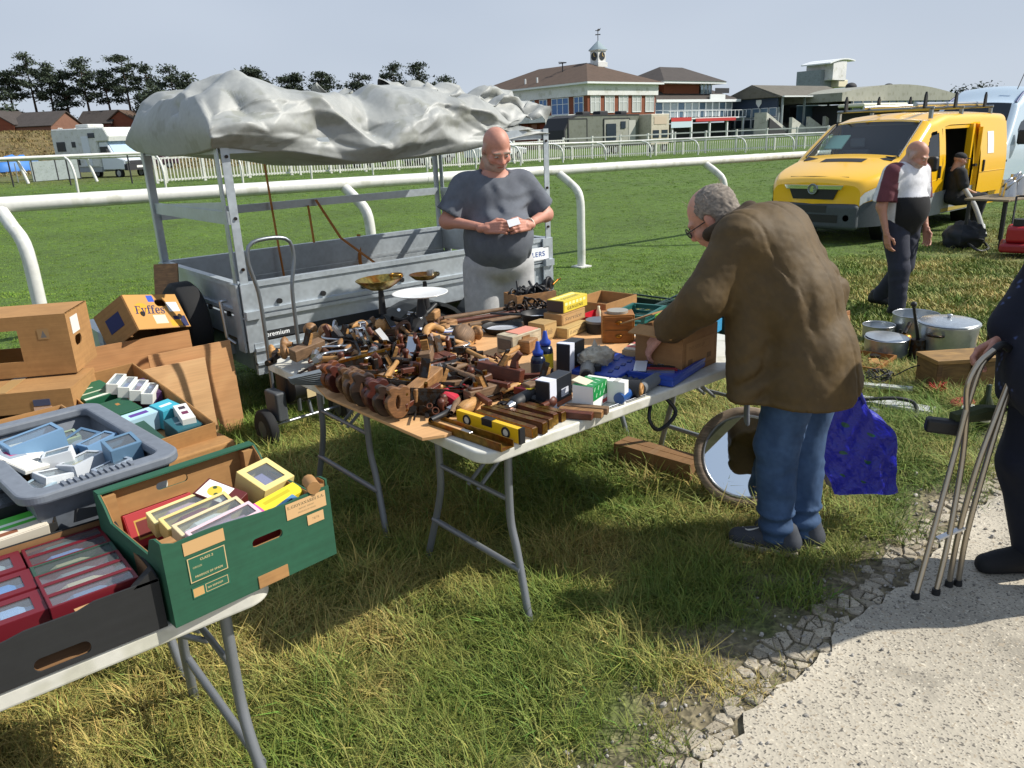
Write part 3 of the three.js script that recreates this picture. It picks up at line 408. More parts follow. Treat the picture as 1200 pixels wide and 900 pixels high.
{ // caravan and lorry behind the fence
  const c = T('caravan', 'grey and white fifth wheel caravan with black framed windows behind the railings', 'caravan', [46.6, -.1, -45.2]); const bm = tm('#747971', .5, T_dirt, 2);
  P('body', EX([[-4.2, .9], [-4.2, 2.0], [-3.6, 2.85], [-2.8, 3.05], [4.3, 3.0], [4.3, .6], [-3, .6]], 2.4, .05), bm, c); P('front_trim', EX([[-4.25, .9], [-4.25, 2.02], [-3.62, 2.9], [-2.8, 3.1], [4.3, 3.05], [4.3, 2.97], [-2.78, 3.0], [-3.5, 2.8], [-4.1, 1.98], [-4.1, .9]], 2.46), BG.dark, c);
  const fr = (x, y, w, h, m, n) => { const f = P(n, [B(w, .08, .06, x, y + h / 2, 1.23), B(w, .08, .06, x, y - h / 2, 1.23), B(.08, h, .06, x - w / 2, y, 1.232), B(.08, h, .06, x + w / 2, y, 1.232)], BG.dark, c); P('pane', B(w - .08, h - .08, .03, x, y, 1.225), m, f); };
  fr(-2.8, 1.95, 2, 1.7, bm, 'window'); fr(1.6, 1.75, 3.0, 2.0, tm('#a7a9a2', .5, T_dirt, 2), 'slide_out'); P('window', B(1.1, 1.25, .05, .9, 1.75, 1.27), BG.glassD, c); P('window', B(.55, .55, .05, 2.3, 2.25, 1.27), BG.glassD, c); P('door', B(.8, 1.8, .05, 3.4, 1.7, 1.24), mat('#b4b4ac', .5), c); P('roof_unit', [RB(1, .35, .8, .1, 1, 3.2, 0), RB(.9, .3, .8, .1, -1, 3.2, 0), RB(.8, .3, .7, .1, 3.4, 3.2, 0)], BG.dark, c); for (const x of [.6, 1.5]) wheel(c, .38, .25, x, .38, 1.1);
  const l = T('horse_lorry', 'cream lorry body with two dark windows beside the caravan', 'lorry', [52.2, -.1, -44]); P('body', RB(2.3, 2.4, 2.3, .06, 0, 1.8, 0), tm('#cfc8b8', .6, T_dirt, 1), l); P('window', B(.75, .6, .05, -.55, 1.45, 1.16), BG.glassD, l); P('window', B(.75, .6, .05, .55, 1.45, 1.16), BG.glassD, l); P('vent_panel', B(1.6, .6, .04, 0, 2.5, 1.16), mat('#bfae98', .7), l); for (const s of [-.8, .8]) wheel(l, .35, .25, s, .35, .9);
  const car = (label, x, z, col, ry) => { const b = T('parked_car', label, 'car', [x, -.1, z], ry); P('body', EX([[-2, .35], [2, .35], [2.05, .8], [1.2, .95], [.6, 1.42], [-1.2, 1.45], [-2, .95]], 1.7, .1), mat(col, .3), b); P('window', B(1.6, .32, 1.72, -.25, 1.18, 0), BG.glassD, b); for (const s of [-1, 1]) { wheel(b, .31, .2, 1.3, .31, s * .78); wheel(b, .31, .2, -1.3, .31, s * .78); } return b; };
  car('white car parked behind the picket fence', 38.2, -48, '#d9dcdd', .2); car('silver car parked behind the picket fence', 34, -50, '#9aa0a4', .1); car('pale grey car near the caravan nose', 41, -50, '#c5cacc', -.3); car('white car beside the tarpaulin behind the railings', 36.5, -53, '#cfd4d4', .4); car('dark car behind the picket fence', 29.6, -52, '#3a4048', .2);
}
// ================= near rail, trailer, vans =================
{
  const t = T('running_rail', 'near white running rail on curved gooseneck posts behind the trailer', 'rail'); const y = (x) => 1.325 - .0135 * x, zz = -7.9;
  const el = new THREE.Shape(); el.absellipse(0, 0, .075, .062, 0, 2 * PI);
  const seg = [[-14, -5.6], [-5.6, -1.4], [-1.4, 5.4], [5.4, 12.2], [12.2, 19], [19, 26]]; // tube lengths joined by sleeves
  for (const [a, b] of seg) { P('rail_tube', rod([a + .004, y(a), zz], [b - .004, y(b), zz], .066, .066, 20), railM, t); P('joint_sleeve', rod([b - .09, y(b) + .001, zz], [b + .09, y(b) - .001, zz], .0685, .0685, 20), railM, t); }
  for (const x of [-8.7, -5.45, -2.2, 1.03, 4.28, 7.53, 10.8, 14.05, 17.3]) { const g = gy(x, -7.5), h = y(x);
    P('post', TU([[x + .02, g - .05, zz + .36], [x + .02, g + .5, zz + .36], [x + .01, h - .3, zz + .33], [x - .03, h - .16, zz + .2], [x - .06, h - .03, zz]], .056, 10, true, 24), railM, t); P('foot_plate', B(.2, .02, .2, x + .02, g + .01, zz + .36), railM, t); }
}
// --- trailer ---
{
  const t = T('trailer', 'galvanised twin axle box trailer with open ladder frame beside the grey shirted man', 'trailer'); const G = MT.galv, x0 = 1.7, x1 = 4.22, zn = -4.6, zf = -6.06, L = x1 - x0, cx = (x0 + x1) / 2, cz = (zn + zf) / 2, W = zn - zf;
  P('bed', [B(L, .03, W - .04, cx, .545, cz)], tm('#6b6257', .8, T_ply, 1), t);
  for (const [z, s] of [[zn, 1], [zf, -1]]) { // side boards: flat panel, pressed ribs, rolled top
    P('side_board', [B(L, .17, .025, cx, .80, z), B(L, .03, .05, cx, .9, z), B(L, .022, .045, cx, .735, z + .008 * s), B(L, .022, .04, cx, .70, z + .012 * s), B(L, .14, .02, cx, .62, z + .002 * s)], G, t);
    for (let i = 0; i < 8; i++) { P('bolt', [CY(.017, .017, .02, 10, x0 + .22 + i * .3, .775, z + s * .02, PI / 2)], MT.black, t); }
  }
  for (const [x, s] of [[x0, -1], [x1, 1]]) { P('end_board', [B(.025, .17, W - .03, x, .80, cz), B(.05, .03, W - .03, x, .897, cz), B(.045, .022, W - .04, x + .008 * s, .735, cz), B(.02, .14, W - .04, x + .002 * s, .62, cz)], G, t); for (let i = 0; i < 4; i++) P('bolt', CY(.017, .017, .02, 10, x + s * .02, .70, zf + .25 + i * .33, 0, 0, PI / 2), MT.black, t); }
  P('chassis_panel', [B(.95, .2, .03, x0 + .49, .44, zn + .03), B(.95, .02, .05, x0 + .49, .5, zn + .035), B(.95, .015, .05, x0 + .49, .41, zn + .035)], G, t); P('chassis_panel', B(.25, .2, .03, x1 - .14, .44, zn + .03), G, t);
  P('chassis', [B(L - .1, .1, .06, cx, .46, cz - .4), B(L - .1, .1, .06, cx, .46, cz + .4), B(.06, .18, W - .1, x0 + .06, .44, cz), B(.06, .18, W - .1, x1 - .06, .44, cz), bar([x0 + .3, .44, cz - .4], [x0 - 1.3, .44, cz], .07, .08), bar([x0 + .3, .44, cz + .4], [x0 - 1.3, .44, cz], .07, .08)], MT.galvDark, t);
  P('drawbar_box', EX([[0, 0], [.62, 0], [.62, .22], [0, .22]], .5, .02).translate(x0 - .68, .4, cz - .25), MT.galv, t);
  // brand strip, amber light, plate
  const strip = canvasTex(512, 64, (g, w, h) => { g.fillStyle = '#1b1e20'; g.fillRect(0, 0, w, h); g.fillStyle = '#eef0f0'; g.font = 'bold 52px sans-serif'; g.textBaseline = 'middle'; g.fillText('premium', 14, h / 2 - 3); });
  P('brand_strip', B(.36, .052, .006, x0 + .27, .575, zn + .015), mat('#1b1e20', .6), t); { const [g, m] = decal(.35, .046, strip, {}, x0 + .27, .575, zn + .0215); P('brand_lettering', g, m, t); }
  P('black_stripe', B(.62, .052, .006, x0 + .76, .575, zn + .015), MT.black, t);
  P('marker_lamp', RB(.075, .045, .02, .008, x0 + .42, .45, zn + .055), mat('#d98a25', .3), t);
  const plate = canvasTex(256, 96, (g, w, h) => { g.fillStyle = '#e8eaec'; g.fillRect(0, 0, w, h); g.fillStyle = '#27478e'; g.font = 'bold 56px sans-serif'; g.textBaseline = 'middle'; g.fillText('ÖHLERS', 12, h / 2); }); { const pl = P('sign_board', B(.02, .1, .3, x1 - .12, .77, zn + .05).rotateY(0).translate(0, 0, 0), mat('#e4e6e8', .5), t); pl.geometry = merge([B(.3, .1, .012, x1 - .17, .795, zn + .035)]); const [g, m] = decal(.29, .09, plate, {}, x1 - .17, .795, zn + .0425); P('sign_lettering', g, m, pl); }
  // corner posts and ladder frame
  for (const [x, z] of [[x0, zn], [x1, zn], [x0, zf], [x1, zf]]) { const sx = x === x0 ? 1 : -1, sz = z === zn ? -1 : 1; P('corner_post', [B(.05, 1.24, .008, x + sx * .012, 1.12, z + sz * -.026), B(.008, 1.24, .05, x + sx * -.026, 1.12, z + sz * .012)], G, t); for (const y of [1.65, 1.3, 1.0]) P('bolt', [CY(.01, .01, .012, 8, x + sx * .015, y, z - sz * .034, PI / 2)], MT.darkSteel, t); P('corner_casting', [B(.1, .42, .014, x + sx * .03, .7, z - sz * .034), B(.014, .42, .1, x - sx * .034, .7, z + sz * .03), B(.09, .05, .03, x + sx * .03, .72, z - sz * .05)], G, t); }
  P('top_rail', B(L - .06, .07, .03, cx, 1.70, zn), G, t); P('top_rail', B(L - .06, .07, .03, cx, 1.70, zf), G, t); P('top_rail', B(.03, .07, W - .06, x0, 1.70, cz), G, t); P('top_rail', B(.03, .07, W - .06, x1, 1.70, cz), G, t);
  P('mid_rail', B(L - .06, .06, .025, cx, 1.24, zf), G, t); P('mid_rail', B(.025, .075, W - .06, x0, 1.30, cz), G, t); P('mid_rail', B(.025, .06, W - .06, x1, 1.24, cz), G, t); P('brace', bar([x0, 1.30, zf + .05], [x0 + .004, 1.36, zn - .1], .01, .06), G, t);
  for (let i = 1; i < 4; i++) P('roof_bow', B(.03, .03, W - .04, mix(x0, x1, i / 4), 1.735, cz), G, t);
  // wheels and mudguards
  for (const z of [zn + .15, zf - .15]) for (const x of [2.86, 3.56]) { wheel(t, .3, .18, x, .3, z); const s = z > cz ? 1 : -1, ar = []; for (let i = 0; i <= 14; i++) { const a = PI * (i / 14); ar.push([Math.cos(a) * .37, Math.sin(a) * .34]); } for (let i = 14; i >= 0; i--) { const a = PI * (i / 14); ar.push([Math.cos(a) * .345, Math.sin(a) * .315]); } P('mudguard', EX(ar, .23).translate(x, .3, z), mat('#2b2f33', .5), t); }
  for (const x of [2.86, 3.56]) P('axle', rod([x, .3, zf], [x, .3, zn], .035), MT.galvDark, t);
  { const w = P('spare_wheel', LA([[.15, -.07], [.25, -.08], [.28, -.05], [.28, .05], [.25, .08], [.15, .07]], 26, 0, 0, 0, 0, 0, PI / 2).translate(x0 - .17, .60, -5.2), MT.rubber, t); P('rim', CY(.16, .16, .1, 18, x0 - .17, .6, -5.2, 0, 0, PI / 2), mat('#a8adb0', .4, .6), w); }
  P('crank_handle', TU([[x0 - .05, .80, -4.74], [x0 - .09, .80, -4.74], [x0 - .09, .57, -4.72], [x0 - .05, .53, -4.70]], .012, 6), MT.steel, t); P('latch', [B(.06, .03, .03, x0 + .12, .40, zn + .06), TO(.025, .006, x0 + .12, .385, zn + .08)], MT.darkSteel, t); P('tail_post', B(.04, .5, .03, x1 - .3, .66, zn + .06), G, t);
}
{ // ratchet straps hanging in the trailer
  const sm = mat('#b5702c', .8); const st = (label, pts) => { const g = []; for (let i = 1; i < pts.length; i++) g.push(bar(pts[i - 1], pts[i], .03, .006)); return PT('ratchet_strap', label, 'strap', g, sm, 'orange ratchet straps in the trailer'); };
  st('orange strap hanging straight from the frame near the handle', [[2.55, 1.7, -6.03], [2.56, 1.24, -6.01], [2.57, .9, -6.0], [2.58, .58, -5.98]]); st('orange strap slanting from the back rail to the bed', [[2.95, 1.26, -6.02], [3.05, .95, -5.85], [3.2, .72, -5.5], [3.5, .575, -5.2]]); st('short orange strap hanging over the back board', [[3.35, .93, -6.09], [3.3, .7, -6.02], [3.27, .575, -5.9]]); st('thin orange strap below the back rail', [[2.88, 1.22, -6.03], [2.88, .92, -6.0]]);
}
{ // tarpaulin: loose, creased, heaped on the frame
  const xs = [1.56, 1.66, 1.78, 1.9, 2.02, 2.25, 2.5, 2.75, 2.95, 3.25, 3.5, 3.75, 4.0, 4.3], ys = [2.02, 2.05, 2.08, 2.10, 2.08, 2.08, 1.98, 1.94, 2.0, 2.03, 1.96, 1.97, 1.95, 1.92], hx = [1.5, 1.7, 2.0, 2.65, 3.26, 4.15, 4.4], hy = [1.70, 1.70, 1.665, 1.575, 1.60, 1.70, 1.70];
  const lut = (X, Y, x) => { let i = 0; while (i < X.length - 2 && x > X[i + 1]) i++; return mix(Y[i], Y[i + 1], S(X[i], X[i + 1], x)); };
  const g = new THREE.BoxGeometry(2.60, 1, 1.50, 190, 34, 110), p = g.attributes.position;
  const facet = (x, y, s, k) => { x += .16 * s * noise3(x / s * .5, y / s * .5, k); y += .16 * s * noise3(y / s * .5, x / s * .5, k + 9); x /= s; y /= s; const i = Math.floor(x), j = Math.floor(y), a = x - i, b = y - j, h = (p, q) => hash(p + 500, q + 500, k) * 2 - 1; const v00 = h(i, j), v10 = h(i + 1, j), v01 = h(i, j + 1), v11 = h(i + 1, j + 1); if ((i + j) & 1) return a > b ? v00 + (v10 - v00) * a + (v11 - v10) * b : v00 + (v11 - v01) * a + (v01 - v00) * b; return a + b < 1 ? v00 + (v10 - v00) * a + (v01 - v00) * b : v11 + (v01 - v11) * (1 - a) + (v10 - v11) * (1 - b); };
  for (let i = 0; i < p.count; i++) { let x = p.getX(i), y = p.getY(i), z = p.getZ(i); const vy = y + .5, u = z / .75, ux = x / 1.30; // vy 0 bottom .. 1 top
    const wx = x + 2.94, near = u; const topN = lut(xs, ys, wx), hem = lut(hx, hy, wx);
    const back = S(-1, .9, -near); // towards far side
    let top = topN - (.03 + .07 * S(1.9, 2.5, wx)) * back + .08 * noise3(wx * 1.6, 4, z * 1.8) * S(.9, .2, u) - .12 * Math.exp(-((u + .1) ** 2) / .05) * S(2.6, 3.3, wx);
    let yy = mix(hem + .0 - .04 * (1 - u * u), top, vy);
    // round the shoulders
    const shoulder = Math.pow(Math.abs(u), 6); yy -= shoulder * (.13 + .05 * noise3(wx * 2, 1, 0)) * vy; yy -= Math.pow(Math.abs(ux), 10) * .05 * vy;
    let bul = (.05 + .05 * noise3(wx * 1.1, vy, 3 * Math.sign(u))) * Math.sin(PI * Math.min(1, vy * 1.1)); let zz = z * (1 - .05 * vy) + Math.sign(u) * Math.pow(Math.abs(u), 3) * bul; let xx = x * (1 - .03 * vy) + Math.sign(ux) * Math.pow(Math.abs(ux), 6) * .05 * Math.sin(PI * vy);
    // creases: flat facets meeting in sharp ridges and valleys
    const f1 = facet(wx * .9 + z * .3 + vy * .12, vy * .42 + z * .55, .46, 3), f2 = facet(wx + vy * .25 - z * .2, vy * .5 - z * .8, .21, 5), f3 = facet(wx * 1.1 - vy * .3, vy * .6 + z, .12, 9);
    const dz = (.10 * f1 + .045 * f2 + .018 * f3) * Math.min(1, vy * 3 + .1), dy = .08 * f1 * vy + .04 * f2 * vy + .010 * f3;
    zz += (u > 0 ? 1 : -1) * Math.pow(Math.abs(u), 2) * dz; xx += ux * ux * ux * Math.min(0, dz); yy += dy * (.3 + .7 * vy) * (1 - .5 * shoulder);
    p.setXYZ(i, xx + 2.94, Math.max(yy, 1.56 + .0), zz - 5.31); }
  g.deleteAttribute('normal'); const gi = g.toNonIndexed(); // smooth normals across shared positions
  { const q = gi.attributes.position, map = {}, key = (i) => Math.round(q.getX(i) * 2000) + '_' + Math.round(q.getY(i) * 2000) + '_' + Math.round(q.getZ(i) * 2000); gi.computeVertexNormals(); const n = gi.attributes.normal; const fn = []; for (let i = 0; i < q.count; i++) { const k = key(i); (map[k] ??= V(0, 0, 0)).add(V(n.getX(i), n.getY(i), n.getZ(i))); } for (let i = 0; i < q.count; i++) { const v = map[key(i)].clone().normalize(); n.setXYZ(i, v.x, v.y, v.z); } }
  const tm2 = tm('#a6aaab', .52, T_dirt, 1.1, 0, { bumpMap: T_bump, bumpScale: .002 });
  const o = T('tarpaulin', 'crumpled silver grey tarpaulin heaped over the trailer frame', 'tarpaulin'); P('sheet', gi, tm2, o);
  // curled flaps on top
  const flap = (x0, x1, z0, R, turns, ph, yb) => { const a = 26, b = 22, ps = [], ix = []; for (let i = 0; i <= a; i++) for (let j = 0; j <= b; j++) { const s = i / a, q = j / b, x = mix(x0, x1, s), an = ph + q * turns, r = R * (1 - .35 * q) * (1 + .25 * noise3(x * 3, q * 2, ph)); ps.push(x + .05 * noise3(x * 5, q * 3, 1), yb + r * Math.sin(an) + .05 * (1 - Math.abs(noise3(x * 4, q, 2)) * 2) - .05 * s, z0 - r * Math.cos(an) + .05 * noise3(x * 3, q * 3, 8)); } for (let i = 0; i < a; i++) for (let j = 0; j < b; j++) { const k = i * (b + 1) + j; ix.push(k, k + 1, k + b + 1, k + 1, k + b + 2, k + b + 1); } const f = new THREE.BufferGeometry(); f.setAttribute('position', new THREE.Float32BufferAttribute(ps, 3)); f.setIndex(ix); f.computeVertexNormals(); return f; };
  P('folded_flap', flap(3.1, 4.28, -5.05, .17, 3.6, .3, 1.93), tm2, o); P('folded_flap', flap(3.5, 4.34, -4.78, .13, 3.2, .2, 1.86), tm2, o); P('folded_flap', flap(2.7, 2.98, -5.3, .1, 3.6, .2, 1.98), tm2, o);
}
// --- vans ---
function vanBody(t, o) { // o: L length, H roof height, hw half width, paint; forward is -x, s measured back from the nose
  const { L, H, hw, paint, top, cut } = o;
  const f = (s) => hw * (1 - .24 * Math.pow(1 - clamp(s / .62), 2.3)) * (1 - .03 * Math.pow(clamp((s - L + .4) / .4), 2)), wid = (y) => 1 - .016 * Math.pow(Math.max(0, .95 - y) / .6, 2) - .13 * Math.pow(Math.max(0, y - 1.0) / .9, 1.5);
  const pt = (s, tt, side, off = 0) => { const h = top(s), r = Math.min(.14, (h - .3) * .3), yb = .28; let y, x;
    if (tt < .6) { y = mix(yb, h - r, tt / .6); x = wid(y) * f(s); } else if (tt < .72) { const a = (tt - .6) / .12 * PI / 2; y = h - r + r * Math.sin(a); x = wid(h - r) * f(s) - r + r * Math.cos(a); } else { const k = (tt - .72) / .28; x = (wid(h - r) * f(s) - r) * (1 - k); y = h + .045 * (1 - (1 - k) ** 2); }
    const nose = .10 * (1 - (x / hw) ** 2) * S(1.6, 0, s); return V(s - nose + .0, y, side * x); };
  const patch = (s0, s1, t0, t1, side, ns = 20, nt = 10, off = .004, shape) => { const ps = [], ix = [], uv = []; for (let i = 0; i <= ns; i++) for (let j = 0; j <= nt; j++) { let a = i / ns, b = j / nt; if (shape) [a, b] = shape(a, b); const s = mix(s0, s1, a), q = mix(t0, t1, b), p = pt(s, q, side), e = .004, d1 = pt(s + e, q, side).sub(p), d2 = pt(s, q + e, side).sub(p); let n = d1.cross(d2).normalize(); if (n.dot(V(p.x - Math.max(2, Math.min(3.2, p.x)), p.y - .7, p.z)) < 0) n.negate(); p.addScaledVector(n, off); ps.push(p.x, p.y, p.z); uv.push(a, b); } for (let i = 0; i < ns; i++) for (let j = 0; j < nt; j++) { const k = i * (nt + 1) + j; ix.push(k, k + 1, k + nt + 1, k + 1, k + nt + 2, k + nt + 1); } const g = new THREE.BufferGeometry(); g.setAttribute('position', new THREE.Float32BufferAttribute(ps, 3)); g.setAttribute('uv', new THREE.Float32BufferAttribute(uv, 2)); g.setIndex(ix); g.computeVertexNormals(); return g; };
  const gs = []; for (const side of [-1, 1]) { const NS = 150, NT = 60, ps = [], ix = []; const S0 = 0, ss = []; for (let i = 0; i <= NS; i++) ss.push(L * i / NS); const tt = []; for (let j = 0; j <= NT; j++) tt.push(j / NT);
    for (const s of ss) for (const q of tt) { const p = pt(s, q, side); ps.push(p.x, p.y, p.z); }
    for (let i = 0; i < NS; i++) for (let j = 0; j < NT; j++) { const s = (ss[i] + ss[i + 1]) / 2, q = (tt[j] + tt[j + 1]) / 2, c = pt(s, q, side); if (cut(s, q, side, c.y, Math.abs(c.z))) continue; const k = i * (NT + 1) + j; ix.push(k, k + 1, k + NT + 1, k + 1, k + NT + 2, k + NT + 1); }
    const g = new THREE.BufferGeometry(); g.setAttribute('position', new THREE.Float32BufferAttribute(ps, 3)); g.setIndex(ix); g.computeVertexNormals(); gs.push(g);
    for (const s of [0, L]) { const q = []; const c = V(s === 0 ? -.1 : s, .6, 0); for (let j = 0; j < NT; j++) { const a = pt(s, tt[j], side), b = pt(s, tt[j + 1], side); q.push(a.x, a.y, a.z, b.x, b.y, b.z, c.x, c.y, c.z); } const a = pt(s, 0, side); q.push(a.x, a.y, a.z, c.x, c.y, c.z, c.x, a.y, 0); const e = new THREE.BufferGeometry(); e.setAttribute('position', new THREE.Float32BufferAttribute(q, 3)); e.computeVertexNormals(); gs.push(e); } }
  P('body', gs, paint, t); return { pt, patch, f };
}
const glassM = mat('#e8f0f0', .03, 0, { transmission: 1, thickness: 0, ior: 1.45 });
{
  const gy0 = -.14, t = T('yellow_van', 'yellow panel van with sliding door open and ladder rack on its roof', 'van', [11.8, gy0, -6.5]);
  const paint = mat('#f6bd10', .34, 0, { clearcoat: .8, clearcoatRoughness: .12 });
  const top = (s) => s < .04 ? mix(.90, .96, s / .04) : s < .95 ? .96 + .27 * Math.pow((s - .04) / .91, .8) : s < 1.85 ? mix(1.23, 1.80, Math.pow((s - .95) / .9, .93)) : 1.80 + .1 * S(1.85, 2.6, s) - .03 * S(4, 5.2, s);
  const cut = (s, q, side, y, x) => { const wheelArch = (c) => Math.hypot(s - c, y - .32) < .40 && q < .6; if (wheelArch(.95) || wheelArch(4.05)) return true;
    if (s > 1.03 && s < 1.80 && q > .74) return true; // windscreen
    if (q < .6 && y > 1.07 && y < 1.62 && s > 1.42 + (y - 1.07) * .75 && s < 2.12) return true; // door glass
    if (side > 0 && s > 2.36 && s < 3.5 && y > .36 && y < 1.70 && q < .6) return true; return false; };
  const { pt, patch } = vanBody(t, { L: 5.1, H: 1.9, hw: .97, paint, top, cut });
  for (const sd of [-1, 1]) { P('windscreen', patch(1.02, 1.81, .735, 1, sd, 12, 10, .0), glassM, t); P('door_glass', [patch(1.36, 2.15, .34, .56, sd, 8, 6, -.004, (a, b) => [Math.max(a, .1 + b * .42), b])], mat('#aab6b8', .05, 0, { transmission: 1, thickness: 0 }), t);
    P('bumper', patch(-.0, .62, 0, .40, sd, 14, 6, .012), tm('#4b5257', .7, T_fine, .5), t); P('sill', patch(1.4, 3.6, .0, .16, sd, 14, 3, .01), tm('#9aa0a2', .6, T_fine, .5), t);
    P('headlight', patch(.0, .60, .40, .63, sd, 14, 8, .008, (a, b) => [a, b * (.72 + .28 * a) + .30 * a * (1 - b)]), mat('#c9d3d8', .08, .3, { clearcoat: 1 }), t);
    { const lp = pt(.22, .5, sd); P('lamp_reflector', [CY(.075, .055, .03, 18, lp.x + .005, lp.y, lp.z * 1.005, 0, 0, PI / 2)], MT.chrome, t); }
    P('mirror', [RB(.14, .24, .2, .05, 1.52, 1.14, sd * 1.08), bar([1.5, 1.05, sd * .93], [1.52, 1.08, sd * 1.05], .05)], MT.black, t);
    P('wheel_arch', CY(.41, .41, .3, 24, .95, .32, sd * .78, PI / 2), MT.black, t); wheel(t, .32, .21, .95, .32, sd * .84); wheel(t, .32, .21, 4.05, .32, sd * .84); P('wheel_arch', CY(.41, .41, .3, 24, 4.05, .32, sd * .78, PI / 2), MT.black, t);
    P('door_handle', RB(.05, .2, .04, .015, 2.1, .98, sd * .985), MT.black, t);
    P('door_seam', [TU([[1.12, .5, sd * .968], [1.2, 1.0, sd * .972], [1.24, 1.05, sd * .968]].map((p) => p), .006, 5), TU([pt(2.24, .12, sd, 0), pt(2.24, .35, sd), pt(2.24, .58, sd)], .006, 5)], MT.black, t);
    P('side_crease', TU([pt(1.2, .25, sd), pt(1.7, .252, sd), pt(2.2, .25, sd)], .006, 5), paint, t); P('screen_pillar', TU([pt(1.0, .735, sd), pt(1.4, .735, sd), pt(1.83, .735, sd)], .02, 6, true), MT.black, t); }
  const gr = P('grille', [EX([[-.42, .06], [.42, .06], [.34, -.11], [-.34, -.11]], .02, .003).rotateY(-PI / 2).translate(-.1, .80, 0)], MT.black, t); P('chrome_bar', [EX([[-.5, .05], [.5, .05], [.46, -.012], [-.46, -.012]], .02, .004).rotateY(-PI / 2).translate(-.112, .855, 0)], MT.chrome, gr);
  // round emblem
  P('emblem', [TO(.075, .011, -.132, .845, 0, 0, PI / 2), CY(.07, .07, .012, 20, -.126, .845, 0, 0, 0, PI / 2)], mat('#8a9096', .25, .9), gr); P('emblem_figure', [EX([[-.035, -.04], [-.03, .02], [-.005, .05], [.03, .035], [.01, .01], [.04, -.005], [.015, -.02], [.025, -.045], [-.005, -.03]], .01).rotateY(-PI / 2).translate(-.137, .845, 0)], MT.chrome, gr);
  P('front_bumper', RB(.17, .40, 1.48, .07, -.045, .43, 0), tm('#4b5257', .7, T_fine, .5), t); P('lower_grille', B(.03, .12, .9, -.118, .40, 0), MT.black, t); for (const s of [-1, 1]) P('fog_lamp_recess', CY(.05, .05, .02, 16, -.12, .42, s * .58, 0, 0, PI / 2), MT.black, t); P('number_plate', B(.02, .11, .5, -.124, .545, 0), mat('#2a2c2e', .6), t);
  P('bonnet_vent', patch(.72, .9, .88, 1, -1, 6, 6, .004), MT.black, t); P('bonnet_vent', patch(.72, .9, .88, 1, 1, 6, 6, .004), MT.black, t);
  P('bonnet_seam', [TU([pt(.12, .8, -1), pt(.09, .95, -1), pt(.09, 1, 1), pt(.12, .8, 1)], .006, 5, true)], MT.black, t); P('wiper', [rod([.93, 1.265, .1], [1.1, 1.31, -.62], .012), rod([.93, 1.265, .75], [1.13, 1.32, .15], .012)], MT.black, t); P('scuttle', B(.16, .02, 1.5, .93, 1.25, 0, 0, 0, .35), MT.black, t);
  // interior
  const dk = mat('#43474b', .85), inn = P('cab_interior', [B(.55, .12, 1.6, 1.42, 1.08, 0), B(.12, .75, 1.7, 1.25, .7, 0), B(3.4, .04, 1.75, 3.2, .36, 0), B(.04, 1.35, 1.7, 2.5, 1.1, -.0).translate(-.18, 0, 0), B(.6, .35, 1.5, 1.95, .6, 0)], dk, t);
  for (const z of [-.5, .5]) { const se = P('seat', [RB(.14, .62, .5, .05, 2.12, 1.05, z, 0, 0, -.15)], mat('#565c64', .9), t); P('headrest', RB(.09, .17, .26, .04, 2.2, 1.47, z), mat('#6c757c', .8), se); }
  P('steering_wheel', TO(.19, .018, 1.72, 1.12, -.48, 0, PI / 2 - .4), MT.black, t); P('far_lining', [B(2.8, 1.3, .03, 3.7, 1.1, -.86), B(.03, 1.3, 1.7, 5.02, 1.0, 0), B(3, .03, 1.5, 3.7, 1.76, 0)], mat('#74726c', .9), t);
  P('dashboard_paper', B(.30, .004, .36, 1.36, 1.158, -.05, 0, 0, -.2), mat('#3fa6c4', .7), t); P('dashboard_paper', B(.26, .004, .5, 1.38, 1.17, .42, 0, 0, -.2), mat('#b8d4b4', .7), t); P('dashboard_paper', B(.2, .004, .26, 1.36, 1.155, -.6, 0, 0, -.2), mat('#6ea9c8', .7), t); P('dashboard_bag', SP(.1, 1.2, .6, 1.5, 1.5, 1.19, .68), mat('#d5d8d4', .7), t); P('window_notice', B(.02, .36, .32, 1.62, 1.5, -.58, 0, 0, -.95), mat('#a9d3bd', .7), t);
  // open sliding door, slid back along the side
  const dr = P('sliding_door', [patch(3.62, 4.85, .1, .595, 1, 16, 14, .075), patch(3.62, 4.85, .1, .595, 1, 16, 14, .03)], paint, t); P('door_edge', [B(.03, 1.28, .06, 3.61, 1.02, 0).translate(0, 0, .99)], paint, dr); P('handle', RB(.05, .2, .04, .015, 3.76, 1.0, 1.05), MT.black, dr); P('door_notice', patch(3.92, 4.2, .37, .52, 1, 4, 6, .081), mat('#e8eae6', .7), dr); P('door_rail', bar([3.5, 1.02, .985], [5.0, 1.02, .985], .05, .04), MT.black, dr); P('panel_crease', TU([pt(3.64, .25, 1).add(V(0, 0, .08)), pt(4.83, .25, 1).add(V(0, 0, .08))], .006, 5), paint, dr);
  P('door_pillar', [B(.08, 1.36, .1, 3.46, 1.04, .88), B(1.1, .05, .1, 2.93, 1.68, .82)], paint, t); P('step', B(1.1, .06, .3, 2.93, .33, .82), tm('#b9a34a', .7, T_fine, .3), t);
  // roof bars
  for (const s of [2.0, 3.2, 4.5]) { const b = P('roof_bar', [rod([s, 2.0, -.82], [s, 2.0, .82], .022)], MT.galvDark, t); for (const z of [-.78, .78]) { P('bar_foot', B(.06, .14, .05, s, 1.9, z), MT.galvDark, b); P('ladder_stop', EX([[-.05, 0], [.05, 0], [.035, .2], [0, .26], [-.035, .2]], .03).translate(s, 1.99, z * .86), MT.black, b); } }
  P('pipe_carrier', [rod([1.9, 2.06, .55], [4.8, 2.06, .55], .035), rod([1.9, 2.05, -.3], [3.4, 2.05, .4], .03)], MT.steel, t);
}
